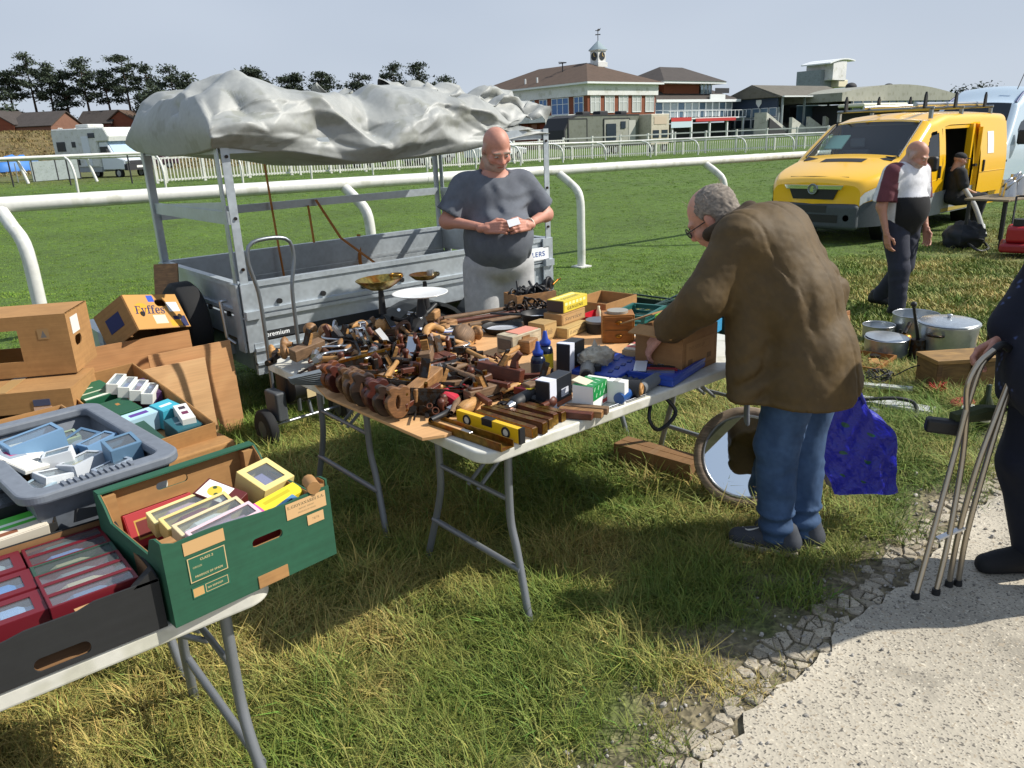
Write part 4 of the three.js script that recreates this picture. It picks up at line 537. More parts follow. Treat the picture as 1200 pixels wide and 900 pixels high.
{
  const t = T('white_van', 'tall white panel van parked behind the yellow van', 'van', [19.2, -.14, -7.6]); const paint = mat('#b9cbd8', .35, 0, { clearcoat: .6 });
  const top = (s) => (s < .04 ? .98 : s < .9 ? .98 + .3 * Math.pow(s / .9, .8) : s < 1.7 ? mix(1.28, 2.1, (s - .9) / .8) : 2.1 + .35 * S(1.7, 2.6, s)); const { patch, pt } = vanBody(t, { L: 5.6, H: 2.4, hw: 1.02, paint, top, cut: () => false });
  for (const sd of [-1, 1]) { P('windscreen', patch(.98, 1.68, .735, 1, sd, 10, 8, .006), MT.glassDark, t); P('door_window', patch(1.5, 2.2, .36, .5, sd, 6, 4, .006), MT.glassDark, t); P('headlight', patch(.05, .45, .42, .58, sd, 6, 4, .006), MT.chrome, t); P('bumper', patch(0, .6, 0, .3, sd, 10, 5, .012), MT.black, t); wheel(t, .34, .22, .95, .34, sd * .9); wheel(t, .34, .22, 4.5, .34, sd * .9); P('mirror', RB(.14, .32, .22, .05, 1.35, 1.35, sd * 1.14), MT.black, t); P('blue_stripe', TU([pt(1.72, .7, sd), pt(2.2, .7, sd), pt(2.7, .7, sd)], .03, 5, true), mat('#2a3c6e', .5), t); }
  P('aerial', rod([2.2, 2.4, .6], [2.5, 2.75, .6], .01), MT.black, t);
}
// ================= stall tables and goods =================
function panel(w, h, th, { slot, top, notch } = {}) { // upright card panel in x,y centred in x, bottom at 0; optional hand slot and shaped top edge
  const s = new THREE.Shape(); s.moveTo(-w / 2, 0); s.lineTo(w / 2, 0); const n = 14; for (let i = 0; i <= n; i++) { const u = 1 - i / n; s.lineTo(mix(-w / 2, w / 2, u), h * (top ? top(u) : 1)); } s.lineTo(-w / 2, 0);
  if (slot) { const [cx, cy, sw, sh] = slot, p = new THREE.Path(); const r = Math.min(sh, sw) * .45; p.moveTo(cx - sw / 2 + r, cy - sh / 2); p.lineTo(cx + sw / 2 - r, cy - sh / 2); p.absarc(cx + sw / 2 - r, cy - sh / 2 + r, r, -PI / 2, 0); p.lineTo(cx + sw / 2, cy + sh / 2 - r); p.absarc(cx + sw / 2 - r, cy + sh / 2 - r, r, 0, PI / 2); p.lineTo(cx - sw / 2 + r, cy + sh / 2); p.absarc(cx - sw / 2 + r, cy + sh / 2 - r, r, PI / 2, PI); p.lineTo(cx - sw / 2, cy - sh / 2 + r); p.absarc(cx - sw / 2 + r, cy - sh / 2 + r, r, PI, 1.5 * PI); s.holes.push(p); }
  return new THREE.ExtrudeGeometry(s, { depth: th, bevelEnabled: false, curveSegments: 6 });
}
function openBox(t, w, h, d, outer, inner, o = {}) { // w along x, d along z, base at y 0
  const th = o.th || .005, k = .0006; const sides = { front: [w, 0, [0, 0, d / 2 - th]], back: [w, 0, [0, 0, -d / 2]], left: [d - 2 * th, PI / 2, [-w / 2, 0, 0]], right: [d - 2 * th, PI / 2, [w / 2 - th, 0, 0]] };
  P('base', B(w - 2 * th, th, d - 2 * th, 0, th / 2, 0), inner, t);
  for (const n of Object.keys(sides)) { if (o.skip?.includes(n)) continue; const [ww, ry, p] = sides[n], g = panel(ww, h, th, o[n] || {}); if (ry) g.rotateY(ry); g.translate(...p); const q = P('side_panel', g, outer, t); if (o.liner !== false) { const gi = panel(ww - .004, h - .003, .0015, o[n] || {}); if (ry) gi.rotateY(ry); const f = { front: [0, .001, d / 2 - th - .0026], back: [0, .001, -d / 2 + th + .0011], left: [-w / 2 + th + .0011, .001, 0], right: [w / 2 - th - .0026, .001, 0] }[n]; gi.translate(...f); P('lining', gi, inner, q); } }
}
function foldingTable(label, x0, x1, z0, z1, h, group) {
  const t = T('folding_table', label, 'table', [(x0 + x1) / 2, 0, (z0 + z1) / 2], 0, group), w = x1 - x0, d = Math.abs(z1 - z0), G = gy(x1, z0);
  const s = new THREE.Shape(), r = .07, W = w / 2, D = d / 2; s.moveTo(-W + r, -D); s.lineTo(W - r, -D); s.absarc(W - r, -D + r, r, -PI / 2, 0); s.lineTo(W, D - r); s.absarc(W - r, D - r, r, 0, PI / 2); s.lineTo(-W + r, D); s.absarc(-W + r, D - r, r, PI / 2, PI); s.lineTo(-W, -D + r); s.absarc(-W + r, -D + r, r, PI, 1.5 * PI);
  const g = new THREE.ExtrudeGeometry(s, { depth: .026, bevelEnabled: true, bevelSize: .008, bevelThickness: .008, bevelOffset: -.008, bevelSegments: 3, curveSegments: 8 }); g.rotateX(-PI / 2).translate(0, h - .042 + .008, 0); P('table_top', g, MT.plasticWhite, t);
  P('frame_rail', [B(w - .2, .025, .02, 0, h - .055, -D + .07)], MT.legGrey, t); P('frame_rail', [B(w - .2, .025, .02, 0, h - .055, D - .07)], MT.legGrey, t);
  for (const e of [-1, 1]) { const x = e * (W - (e > 0 ? .09 : .2)); for (const k of [-1, 1]) P('leg', TU([[x, h - .05, k * (D - .13)], [x, h * .62, k * (D - .135)], [x, h * .5, k * (D - .13)], [x + e * .0, h * .38, k * (D - .105)], [x + e * .02, .0, k * (D - .02)]], .0145, 10, true, 30), MT.legGrey, t);
    P('cross_bar', rod([x, h * .63, -D + .135], [x, h * .63, D - .135], .009), MT.legGrey, t); P('cross_bar', rod([x + e * .01, h * .28, -D + .075], [x + e * .01, h * .28, D - .075], .012), MT.legGrey, t); for (const k of [-1, 1]) P('leg_brace', rod([x, h * .6, k * .03], [x - e * .3, h - .06, k * .03], .008), MT.legGrey, t); }
  return t;
}
foldingTable('white folding table under the saws and brass levels, nearest the path', 1.36, 3.12, -1.8, -2.5, .735); foldingTable('white folding table behind, under the scales and brace drills', 1.33, 3.2, -2.74, -3.46, .735); foldingTable('white folding table carrying the green fruit box and red model boxes', -1.25, .56, -1.57, -2.29, .735); foldingTable('white folding table behind the grey plastic bin', -1.25, .57, -2.36, -3.04, .735);
PT('plywood_sheet', 'pale plywood sheet laid across the two tool tables', 'plywood', EX([[1.29, 2.05], [1.36, 2.02], [2.72, 2.0], [2.78, 2.06], [2.76, 3.06], [1.34, 3.0], [1.27, 2.7]], .012, .001).rotateX(-PI / 2).translate(0, .742, 0), tm('#d2a878', .7, T_ply, .9));
PT('carry_handle', 'black plastic strap handle hanging under the table edge', 'handle', TU([[2.22, .70, -1.84], [2.16, .64, -1.8], [2.2, .59, -1.79], [2.32, .63, -1.8], [2.3, .69, -1.84]], .008, 6, true), MT.black);

// ---- left table: model boxes ----
const film = mat('#eef3f5', .07, 0, { transmission: .95, thickness: 0, ior: 1.5 });
const toyM = {}; const tcol = (c, r = .4) => toyM[c + r] ??= mat(c, r);
function miniCar(parent, L, W, H, col, cx, cy, cz) { const c = P('model_car', [EX([[-L / 2, 0], [L / 2, 0], [L / 2, H * .45], [L * .28, H * .55], [L * .12, H], [-L * .3, H], [-L * .42, H * .55], [-L / 2, H * .5]], W, W * .08).translate(cx, cy + H * .18, cz)], tcol(col, .3), parent); P('wheels', [-1, 1].flatMap((s) => [-.3, .3].map((k) => CY(H * .22, H * .22, W * .2, 10, cx + k * L, cy + H * .22, cz + s * W * .45, PI / 2))), MT.black, c).userData.kind = 'stuff'; return c; }
function toyBox(label, group, pos, ry, [w, h, d], col, car, o = {}) { // window box: coloured card, clear film on top, model inside
  const t = T('model_box', label, 'model box', pos, ry, group), m = tcol(col, .5), f = Math.min(w, d) * (o.f ?? .16);
  P('carton', [B(w, .002, d, 0, .001, 0), B(w, h, .002, 0, h / 2, d / 2), B(w, h, .002, 0, h / 2, -d / 2), B(.002, h, d - .004, -w / 2, h / 2, 0), B(.002, h, d - .004, w / 2, h / 2, 0), B(w, .0015, f, 0, h, d / 2 - f / 2), B(w, .0015, f, 0, h, -d / 2 + f / 2), B(f, .0015, d - 2 * f, -w / 2 + f / 2, h, 0), B(f, .0015, d - 2 * f, w / 2 - f / 2, h, 0)], m, t);
  P('inner_card', B(w - .008, .002, d - .008, 0, h * .25, 0), tcol(o.inner || '#3c3f46', .7), t); if (car) miniCar(t, w * .72, d * .5, h * .45, car, 0, h * .27, 0); P('window_film', B(w - 1.2 * f, .0008, d - 1.2 * f, 0, h - .002, 0), film, t);
  if (o.tilt) t.rotation.set(o.tilt[0], ry, o.tilt[1], 'YXZ'); return t;
}
function printBox(label, group, pos, ry, [w, h, d], col, draw, o = {}) { // closed card box with print on top and front
  const t = T('printed_box', label, 'box', pos, ry, group); P('carton', RB(w, h, d, .002, 0, h / 2, 0), tcol(col, .55), t);
  if (draw) { const tx = canvasTex(256, Math.round(256 * d / w), draw); P('top_print', place(new THREE.PlaneGeometry(w * .96, d * .96), 0, h + .0012, 0, -PI / 2), mat('#ffffff', .5, 0, { map: tx }), t); if (o.front) { const tf = canvasTex(256, Math.max(32, Math.round(256 * h / w)), o.front); P('front_print', place(new THREE.PlaneGeometry(w * .96, h * .92), 0, h / 2, d / 2 + .0012), mat('#ffffff', .5, 0, { map: tf }), t); } }
  if (o.tilt) t.rotation.set(o.tilt[0], ry, o.tilt[1], 'YXZ'); return t;
}
const stripes = (bg, cs) => (g, w, h) => { g.fillStyle = bg; g.fillRect(0, 0, w, h); cs.forEach(([c, x, y, a, b]) => { g.fillStyle = c; g.fillRect(x * w, y * h, a * w, b * h); }); };
{ // black tray of red boxes
  const t = T('black_carton', 'black card fruit tray holding red framed model boxes', 'tray', [.10, .737, -1.765]); const bk = tm('#26282a', .85, T_card, .5), inn = tm('#8d6a45', .9, T_card, .5);
  rnd = mulberry(12); const torn = (u) => 1 - .12 * S(.75, 1, u) - .02 * Math.sin(u * 40) ;
  openBox(t, .43, .125, .40, bk, inn, { front: { top: (u) => u > .70 ? .93 : u > .66 ? .80 : u > .36 ? .86 : .80 + .02 * Math.sin(u * 60), slot: [.02, .025, .10, .03] }, right: { top: (u) => .95 + .05 * Math.sin(u * 9) }, back: { top: (u) => .9 } });
  P('corner_fold', [EX([[0, 0], [.07, 0], [.06, .02], [.01, .03]], .05).rotateX(-.4).translate(.14, .125, -.19), EX([[0, 0], [.05, .0], [.04, .03]], .02).translate(.165, .11, .19)], bk, t);
  const z0 = -1.93, L = [['#661420', '#5d7a74'], ['#661420', '#8aa0cf'], ['#2f4a3c', '#b9b18a'], ['#661420', '#7d8484'], ['#661420', '#c8b48c'], ['#661420', '#6d7fa0']];
  const words = ['dark green', 'lavender', 'cream in a green backed', 'grey', 'tan', 'slate blue'];
  L.forEach(([c, k], i) => toyBox(`red window box with ${words[i]} model beside the torn tray corner`.replace('cream in a green backed model', 'cream model on green card'), 'red model boxes in the black tray', [.205, .80 + .002 * i, -1.925 + i * .057], .0, [.165, .036, .053], c, k, { inner: i === 2 ? '#34543f' : '#3a2028', f: .11 }));
  const sq = [[.062, -1.90, '#a0a8a8', 'silver'], [.066, -1.79, '#4f8fd0', 'light blue'], [.066, -1.68, '#9db6d8', 'pale blue']]; sq.forEach(([x, z, c, n]) => toyBox(`square red window box with ${n} model in the black tray`, 'square red model boxes', [x, .80, z], 0, [.108, .038, .098], '#661420', c, { inner: n === 'silver' ? '#7d838a' : '#c9a878', f: .2 }));
  for (let i = 0; i < 4; i++) toyBox(`red window box with ${['white', 'cream', 'grey', 'dusky'][i]} model at the open end of the tray`, 'red model boxes in the black tray', [-.055, .80, -1.90 + i * .085], 0, [.12, .036, .075], '#661420', ['#d8d8d4', '#cdbf98', '#8d9296', '#7a6a70'][i], { inner: '#6a4a50', f: .16 });
  PT('card_strip', 'buff card strip lying along the front of the black tray', 'card', B(.13, .012, .03, .225, .83, -1.585, 0, .05), tm('#c9a071', .85, T_card, .3));
}
{ // green fruit box
  const t = T('green_carton', 'green card fruit box with printed labels holding model vehicle boxes', 'carton', [.505, .737, -1.755], .10); const gm = tm('#256048', .75, T_card, .5), inn = tm('#b58a58', .9, T_card, .5);
  openBox(t, .40, .2, .385, gm, inn, { front: { top: (u) => u > .88 ? .92 : u < .04 ? 1 : .93 + .03 * Math.sin(u * 7), slot: [.03, .115, .075, .022] }, back: { top: (u) => 1, slot: [-.02, .16, .08, .02] }, left: { top: (u) => 1 - .28 * S(.12, .2, u) * S(.9, .8, u) }, right: { top: (u) => 1 - .28 * S(.12, .2, u) * S(.9, .8, u) } });
  P('corner_post', B(.03, .19, .03, -.178, .095, .17), inn, t); for (const [x, z] of [[.178, .17], [-.178, -.17], [.178, -.17]]) P('corner_post', B(.03, .19, .03, x, .095, z), inn, t);
  P('rim_flap', [B(.398, .004, .03, 0, .2, -.176)], gm, t); P('corner_roll', CY(.016, .016, .05, 10, .165, .195, .175, PI / 2, 0, .3), inn, t);
  const lb = (txt, w, h, bg, fg) => canvasTex(512, Math.round(512 * h / w), (g, W, H) => { g.fillStyle = bg; g.fillRect(0, 0, W, H); g.fillStyle = fg; g.textAlign = 'center'; txt.forEach(([s, f, y]) => { g.font = f; g.fillText(s, W / 2, y * H); }); });
  const put = (w, h, x, y, tx) => P('label_print', place(new THREE.PlaneGeometry(w, h), x, y, .194), mat('#ffffff', .8, 0, { map: tx }), t);
  put(.105, .04, .135, .158, lb([['E.GIOVANARDI S.A.', 'bold 48px serif', .36], ['IMPORT  EXPORT', '26px sans-serif', .6], ['PRODUCE OF SPAIN', '26px sans-serif', .82]], .105, .04, '#c8a272', '#4a4632')); put(.044, .026, .155, .118, lb([['74/76', 'bold 90px serif', .6]], .044, .026, '#c8a272', '#6a5a40')); put(.09, .03, -.112, .168, lb([], .09, .03, '#c09a68', '#333'));
  put(.085, .06, -.112, .115, canvasTex(256, 180, (g, W, H) => { g.fillStyle = '#1f5a43'; g.fillRect(0, 0, W, H); g.strokeStyle = '#c8a878'; g.lineWidth = 6; g.strokeRect(6, 6, W - 12, H - 12); g.fillStyle = '#c8a878'; g.font = 'bold 24px sans-serif'; g.textAlign = 'center'; g.fillText('CLASS 2', W / 2, 44); g.font = '18px sans-serif'; g.fillText('ORIGIN', 60, 84); g.font = 'bold 20px sans-serif'; g.fillText('PRODUCE OF SPAIN', W / 2, 150); })); put(.085, .028, -.112, .062, canvasTex(256, 84, (g, W, H) => { g.fillStyle = '#1f5a43'; g.fillRect(0, 0, W, H); g.fillStyle = '#c0985e'; g.fillRect(6, 14, 70, 60); g.strokeStyle = '#c8a878'; g.lineWidth = 4; g.strokeRect(90, 14, 150, 56); g.fillStyle = '#c8a878'; g.font = 'bold 18px sans-serif'; g.fillText('NO DEPOSIT', 100, 50); })); P('foot_cutout', B(.075, .03, .003, .03, .017, .1935), inn, t);
  const gp = 'model boxes in the green fruit box', by = .76;
  printBox('red and gold model box standing on edge in the green box', gp, [.42, by + .01, -1.905], .12, [.17, .09, .035], '#a02028', stripes('#7e2226', [['#b8913f', .08, .3, .84, .5], ['#7e2226', .1, .36, .8, .38]]), { front: stripes('#a5272c', [['#b8913f', .1, .2, .8, .6], ['#6b1f1c', .12, .26, .76, .48]]), tilt: [-.35, 0] });
  printBox('maroon box with white picture lid of a small yellow car', gp, [.545, by + .05, -1.83], .55, [.062, .085, .115], '#5a1f1c', (g, w, h) => { g.fillStyle = '#5a1f1c'; g.fillRect(0, 0, w, h); g.fillStyle = '#ece8dc'; g.fillRect(w * .04, h * .04, w * .92, h * .66); g.fillStyle = '#c9b53a'; g.beginPath(); g.ellipse(w * .5, h * .36, w * .3, h * .16, .5, 0, 7); g.fill(); g.fillStyle = '#3c4a2c'; g.beginPath(); g.arc(w * .35, h * .45, w * .09, 0, 7); g.arc(w * .66, h * .3, w * .09, 0, 7); g.fill(); }, { tilt: [.25, .25] });
  toyBox('cream window box with a lilac model bus in the green box', gp, [.65, by + .07, -1.83], .35, [.10, .075, .10], '#d6c27e', '#8e84a8', { inner: '#8c86a0', f: .16, tilt: [.35, .0] });
  printBox('yellow and pink model box leaning on the green box side', gp, [.645, by + .075, -1.715], .2, [.13, .04, .045], '#e6d02e', stripes('#e6d02e', [['#e05aa0', 0, 0, .1, 1], ['#c0b020', .2, .3, .6, .3]]), { front: stripes('#e6cf2c', [['#d84a9c', 0, 0, .14, 1], ['#4a4a30', .3, .3, .5, .3]]), tilt: [.2, .12] });
  toyBox('light blue blister pack at the corner of the green box', gp, [.645, by + .085, -1.64], .2, [.07, .03, .06], '#5f93b8', '#50708a', { inner: '#4a7ea8', tilt: [.2, .3] });
  for (let i = 0; i < 4; i++) toyBox(`cream window box with a ${['pink', 'maroon', 'white', 'mauve'][i]} model lorry in the green box`, gp, [.455 + .012 * i, by + .085, -1.82 + i * .052], .1 + .04 * i, [.165, .042, .05], ['#d9c98c', '#d8c27c', '#cfc09a', '#d5b9c0'][i], ['#c9a4ac', '#7a3440', '#d8d4cc', '#a88a9c'][i], { inner: '#a89a94', tilt: [.28, .05] });
  toyBox('red window box with a dark model in the green box', gp, [.60, by + .065, -1.69], -.3, [.11, .04, .06], '#9a2c30', '#34363c', { tilt: [.2, 0] }); toyBox('red window box with a brown model in the green box', gp, [.56, by + .06, -1.64], .2, [.12, .04, .05], '#a83634', '#7d5a44', { tilt: [.2, .05] }); printBox('white and red striped model box in the green box', gp, [.45, by + .07, -1.60], .1, [.12, .04, .04], '#d9cdbc', stripes('#d9cdbc', [['#b8452c', .1, .2, .3, .5], ['#4a6ea8', .5, .3, .3, .4]]));
  for (let i = 0; i < 3; i++) printBox(`plain ${['grey', 'dull green', 'brown'][i]} box at the bottom of the green box`, gp, [.40 + i * .1, .745, -1.72 + i * .03], i * .4, [.12, .07, .12], ['#6a6a68', '#4d6a4a', '#7a5c44'][i]);
}
{ // grey bin
  const t = T('grey_bin', 'grey plastic storage bin full of boxed model cars', 'bin', [.30, .737, -2.30], .10); const m = tm('#7b828c', .5, T_fine, .4);
  const W = .16, D = .30, h = .20, th = .004, k = .80; const wall = (s, ax) => { const a = ax === 'x' ? W : D, b = ax === 'x' ? D : W; const sh = new THREE.Shape([[-a * k, 0], [a * k, 0], [a, h], [-a, h]].map((q) => new THREE.Vector2(...q))); const g = new THREE.ExtrudeGeometry(sh, { depth: th, bevelEnabled: false }); const ang = Math.atan2(b * (1 - k), h); g.rotateX(ang); g.translate(0, 0, b * k); if (ax === 'z') g.rotateY(s > 0 ? PI / 2 : -PI / 2); else if (s < 0) g.rotateY(PI); return g; };
  P('bin_wall', wall(1, 'x'), m, t); P('bin_wall', wall(-1, 'x'), m, t); P('bin_wall', wall(1, 'z'), m, t); P('bin_wall', wall(-1, 'z'), m, t); P('bin_floor', B(2 * W * k, .004, 2 * D * k, 0, .002, 0), m, t);
  const rs = new THREE.Shape(), r = .05, ow = W + .024, od = D + .024; const rrect = (p, w, d, r0) => { p.moveTo(-w + r0, -d); p.lineTo(w - r0, -d); p.absarc(w - r0, -d + r0, r0, -PI / 2, 0); p.lineTo(w, d - r0); p.absarc(w - r0, d - r0, r0, 0, PI / 2); p.lineTo(-w + r0, d); p.absarc(-w + r0, d - r0, r0, PI / 2, PI); p.lineTo(-w, -d + r0); p.absarc(-w + r0, -d + r0, r0, PI, 1.5 * PI); }; rrect(rs, ow, od, r); const hp = new THREE.Path(); rrect(hp, W - .012, D - .012, .03); rs.holes.push(hp);
  P('rim', new THREE.ExtrudeGeometry(rs, { depth: .014, bevelEnabled: true, bevelSize: .006, bevelThickness: .006, bevelSegments: 2, curveSegments: 6 }).rotateX(-PI / 2).translate(0, h - .006, 0), m, t); for (let i = 0; i < 12; i++) P('rim_rib', B(.008, .006, .03, -.09 + i * .014, h + .016, D + .005), m, t);
  const gp = 'boxed models in the grey bin', y = .885; rnd = mulberry(33);
  printBox('white card sleeve with a pink picture leaning in the bin', gp, [.20, y + .045, -2.30], .5, [.11, .012, .15], '#dcdad2', stripes('#dcdad2', [['#8d97a2', .12, .1, .5, .4], ['#b03a6a', .25, .2, .25, .2], ['#55585a', .5, .7, .18, .12], ['#55585a', .75, .68, .15, .12]]), { tilt: [.25, -.15] });
  const L = [[.36, .06, -2.33, .2, [.14, .085, .075], '#6d8fae', '#d8dce0', 'blue topped clear box with a silver model'], [.36, .0, -2.16, .35, [.09, .06, .06], '#c7ccd0', '#4a5058', 'pale clear box with a black model'], [.41, .03, -2.23, -.3, [.07, .07, .05], '#cfd2d4', '#e0e0dc', 'small clear box with a white model'], [.46, .02, -2.19, .5, [.1, .055, .07], '#b7bcc2', '#c9b24a', 'grey clear box with a gold model'], [.50, .02, -2.37, .6, [.09, .06, .07], '#4f6c88', '#8f98a8', 'dark blue box with a grey model'], [.545, .015, -2.30, .3, [.09, .065, .06], '#6f92b4', '#caa76a', 'mid blue box with a sandy model'], [.53, .02, -2.10, .2, [.085, .05, .06], '#9aa6b4', '#5a6470', 'smoke grey clear box with a dark model'], [.575, .03, -2.16, .1, [.08, .085, .07], '#5d7c96', '#2a3038', 'tall clear box with blue lid and black model'], [.47, .0, -2.09, .2, [.12, .03, .045], '#d7d9d8', '#9aa0a4', 'flat white model box'], [.38, .0, -2.07, .7, [.1, .05, .055], '#c4c6ca', '#b03848', 'grey framed box with a crimson model'], [.30, .0, -2.12, .9, [.1, .055, .06], '#8ea2ae', '#7d3a5c', 'grey box with a purple picture'], [.44, .04, -2.40, .1, [.1, .05, .06], '#8c9a80', '#c7c9c0', 'olive edged clear box with a pale model']];
  for (const [x, dy, z, ry, dim, c, k2, w] of L) toyBox(`${w} in the grey bin`, gp, [.30 + (x - .43) * .82, y - .03 + dy * .6, z - .03], ry, dim, c, k2, { inner: '#aab0b6', f: .12, tilt: [rr(-.2, .25), rr(-.2, .2)] });
  for (let i = 0; i < 6; i++) printBox(`${['dark', 'mid', 'pale', 'slate', 'dull', 'off white'][i]} filler box low in the grey bin`, gp, [.21 + (i % 3) * .085, .745, -2.42 + Math.floor(i / 3) * .19], .1 * i, [.08, .11, .15], ['#3a3e44', '#6a7078', '#b4b8ba', '#4e5a68', '#7d8088', '#cfcfca'][i]);
}
{ // second model carton beside the bin
  const t = T('brown_carton', 'torn black carton of boxed models beside the grey bin', 'carton', [.02, .737, -2.17]); openBox(t, .38, .15, .34, tm('#2b2b2a', .85, T_card, .5), MT.card, { right: { top: (u) => .92 + .08 * Math.sin(u * 11) }, front: { top: (u) => .8 } }); const gp = 'models in the torn carton';
  toyBox('clear domed pack with pale model in the torn carton', gp, [.10, .84, -2.27], .2, [.16, .05, .08], '#9fb0b4', '#d4d6d2', { tilt: [.2, 0] }); toyBox('black backed model box in the torn carton', gp, [.15, .855, -2.15], .1, [.12, .045, .09], '#2c2e30', '#2a2c30', { tilt: [.15, 0] }); printBox('lime green striped model box in the torn carton', gp, [.09, .84, -2.05], .08, [.2, .03, .05], '#4fae3c', stripes('#4fb43c', [['#d8e4d0', 0, .5, 1, .2]]), { tilt: [.2, 0] }); printBox('white and brown model box in the torn carton', gp, [.09, .835, -2.005], .1, [.2, .03, .035], '#cfc6b4', stripes('#cfc6b4', [['#7a4a30', .3, .3, .4, .4]]), { tilt: [.2, 0] }); toyBox('grey model box in the torn carton', gp, [.04, .83, -2.2], 0, [.12, .04, .08], '#7c8486', '#b8bab8'); printBox('filler box at the bottom of the torn carton', gp, [.05, .745, -2.15], 0, [.3, .07, .25], '#5a564e'); printBox('blue and white card box in the torn carton', gp, [.05, .84, -2.31], .1, [.18, .03, .06], '#a8bcc6', stripes('#a8c0ca', [['#e8e8e4', .1, .2, .8, .3]]));
}
{ // low carton with loose toy cars, on the rear left table
  const t = T('shallow_carton', 'shallow torn cardboard tray of loose toy cars', 'tray', [.22, .737, -2.78], .1); openBox(t, .42, .13, .36, MT.card, MT.card, { front: { top: (u) => .75 + .2 * Math.abs(Math.sin(u * 8)) }, back: { top: (u) => .8 + .2 * S(.4, .5, u) } });
  const cars = [['white toy pickup truck with blue chassis', '#e2e2dc', -.02, 0], ['silver toy saloon car', '#c9ccd0', .09, -.02], ['red toy car on its side', '#b8202e', .17, .0], ['cream toy lorry', '#dcd6a4', -.06, .11], ['pale yellow toy van', '#d9d08c', -.03, .15], ['dark blue toy truck', '#2a3468', -.06, .03], ['white toy van', '#d8d8d4', .2, .07], ['maroon toy car', '#6a2a34', .04, .05], ['grey toy lorry', '#8a8e92', .12, .1]];
  cars.forEach(([l, c, dx, dz], i) => { const k = T('toy_car', `${l} in the cardboard tray`, 'toy car', [.2 + dx, .80, -2.82 + dz], i * .9, 'loose toy cars'); P('body', [EX([[-.045, .012], [.045, .012], [.046, .03], [.024, .034], [.012, .052], [-.026, .054], [-.04, .034], [-.045, .03]], .04, .003)], tcol(c, .3), k); P('window', B(.035, .013, .0412, -.006, .043, 0), MT.glassDark, k); for (const [a, b] of [[-.028, .02], [.028, .02], [-.028, -.02], [.028, -.02]]) P('wheel', CY(.011, .011, .008, 12, a, .011, b, PI / 2), MT.black, k); }); PT('packing_paper', 'crumpled brown paper under the toy cars', 'paper', B(.36, .05, .3, .22, .77, -2.78, 0, .1), MT.cardDark);
}
{ // cartons standing behind on the ground
  const stack = T('carton', 'plain brown carton on the ground supporting the toy boxes', 'carton', [.72, 0, -3.7], .1); P('side_panel', RB(.62, .46, .95, .01, 0, .23, 0), MT.card, stack); P('tape', B(.06, .003, .95, 0, .4615, 0), mat('#b08a58', .4), stack);
  const s2 = T('carton', 'large brown carton on the ground at the frame edge', 'carton', [.3, 0, -4.2], -.5); P('side_panel', RB(.72, .42, .5, .01, 0, .21, 0), MT.card, s2); P('flap', B(.34, .005, .48, -.18, .4225, 0), MT.card, s2);
  const t = T('toy_carton', 'open brown carton of green and white boxed model buses leaning on the plywood', 'carton', [.80, .46, -3.76], .12); t.rotation.set(.16, .12, .02, 'YXZ'); openBox(t, .36, .14, .85, MT.card, MT.card, {}); const gp = 'model bus boxes in the brown carton';
  const pb = (l, x, z, dim, col, dr, ry = 0) => { const b = printBox(l, gp, [0, 0, 0], 0, dim, col, dr); t.updateMatrixWorld(); const p = t.localToWorld(V(x, .03, z)); b.position.copy(p); b.rotation.set(.16, .12 + ry, .02, 'YXZ'); return b; };
  const gr = stripes('#1f5a3e', [['#b8c0a8', .1, .3, .5, .06], ['#b8c0a8', .1, .6, .6, .06], ['#cfd4c4', 0, .9, 1, .1]]); pb('flat dark green model box with gold lines', -.08, -.27, [.17, .09, .18], '#1f5a3e', gr, .15); pb('second dark green model box below the first', -.07, -.05, [.18, .08, .16], '#1f5a3e', stripes('#1d4f38', [['#a0703a', .6, .3, .1, .15]]), .1);
  for (let i = 0; i < 4; i++) toyBox(`white window box with a ${['grey', 'blue', 'red', 'dark'][i]} model in the brown carton`, gp, [.795 + i * .035, .60 - .012 * i, -4.0 + i * .055], 1.1, [.18, .05, .05], '#dfe0d8', ['#8a8e90', '#5a6ea0', '#8a3a40', '#3a3c40'][i], { inner: '#5c6066', tilt: [.15, 0] });
  pb('purple patterned model box in the brown carton', .12, -.16, [.08, .09, .2], '#4a2f5a', stripes('#4a3050', [['#b8a0c0', .2, .2, .3, .5], ['#8fa0b8', .6, .3, .2, .4]])); pb('pale blue model box with purple writing', .0, .1, [.2, .09, .07], '#a8c8d8', stripes('#a8ccd8', [['#5a3a8a', .15, .3, .45, .4]]), .1); pb('teal model box beside the pale blue one', .1, .1, [.1, .095, .1], '#3a9ab0', stripes('#3fa4b8', [['#d8e4e4', .2, .4, .6, .2]]), .2); pb('dark teal model box under the white one', .1, .28, [.12, .08, .14], '#20525c', stripes('#245a64', [['#9ab0b0', .2, .4, .5, .1]])); pb('white model box with dark car picture', .13, .24, [.06, .11, .16], '#dcdcd6', stripes('#dcdcd6', [['#3a3038', .25, .15, .5, .2], ['#6a2a4a', .25, .5, .5, .2]]), -.2); pb('dark green filler model box', -.09, .2, [.15, .07, .3], '#274a3c', null);
}
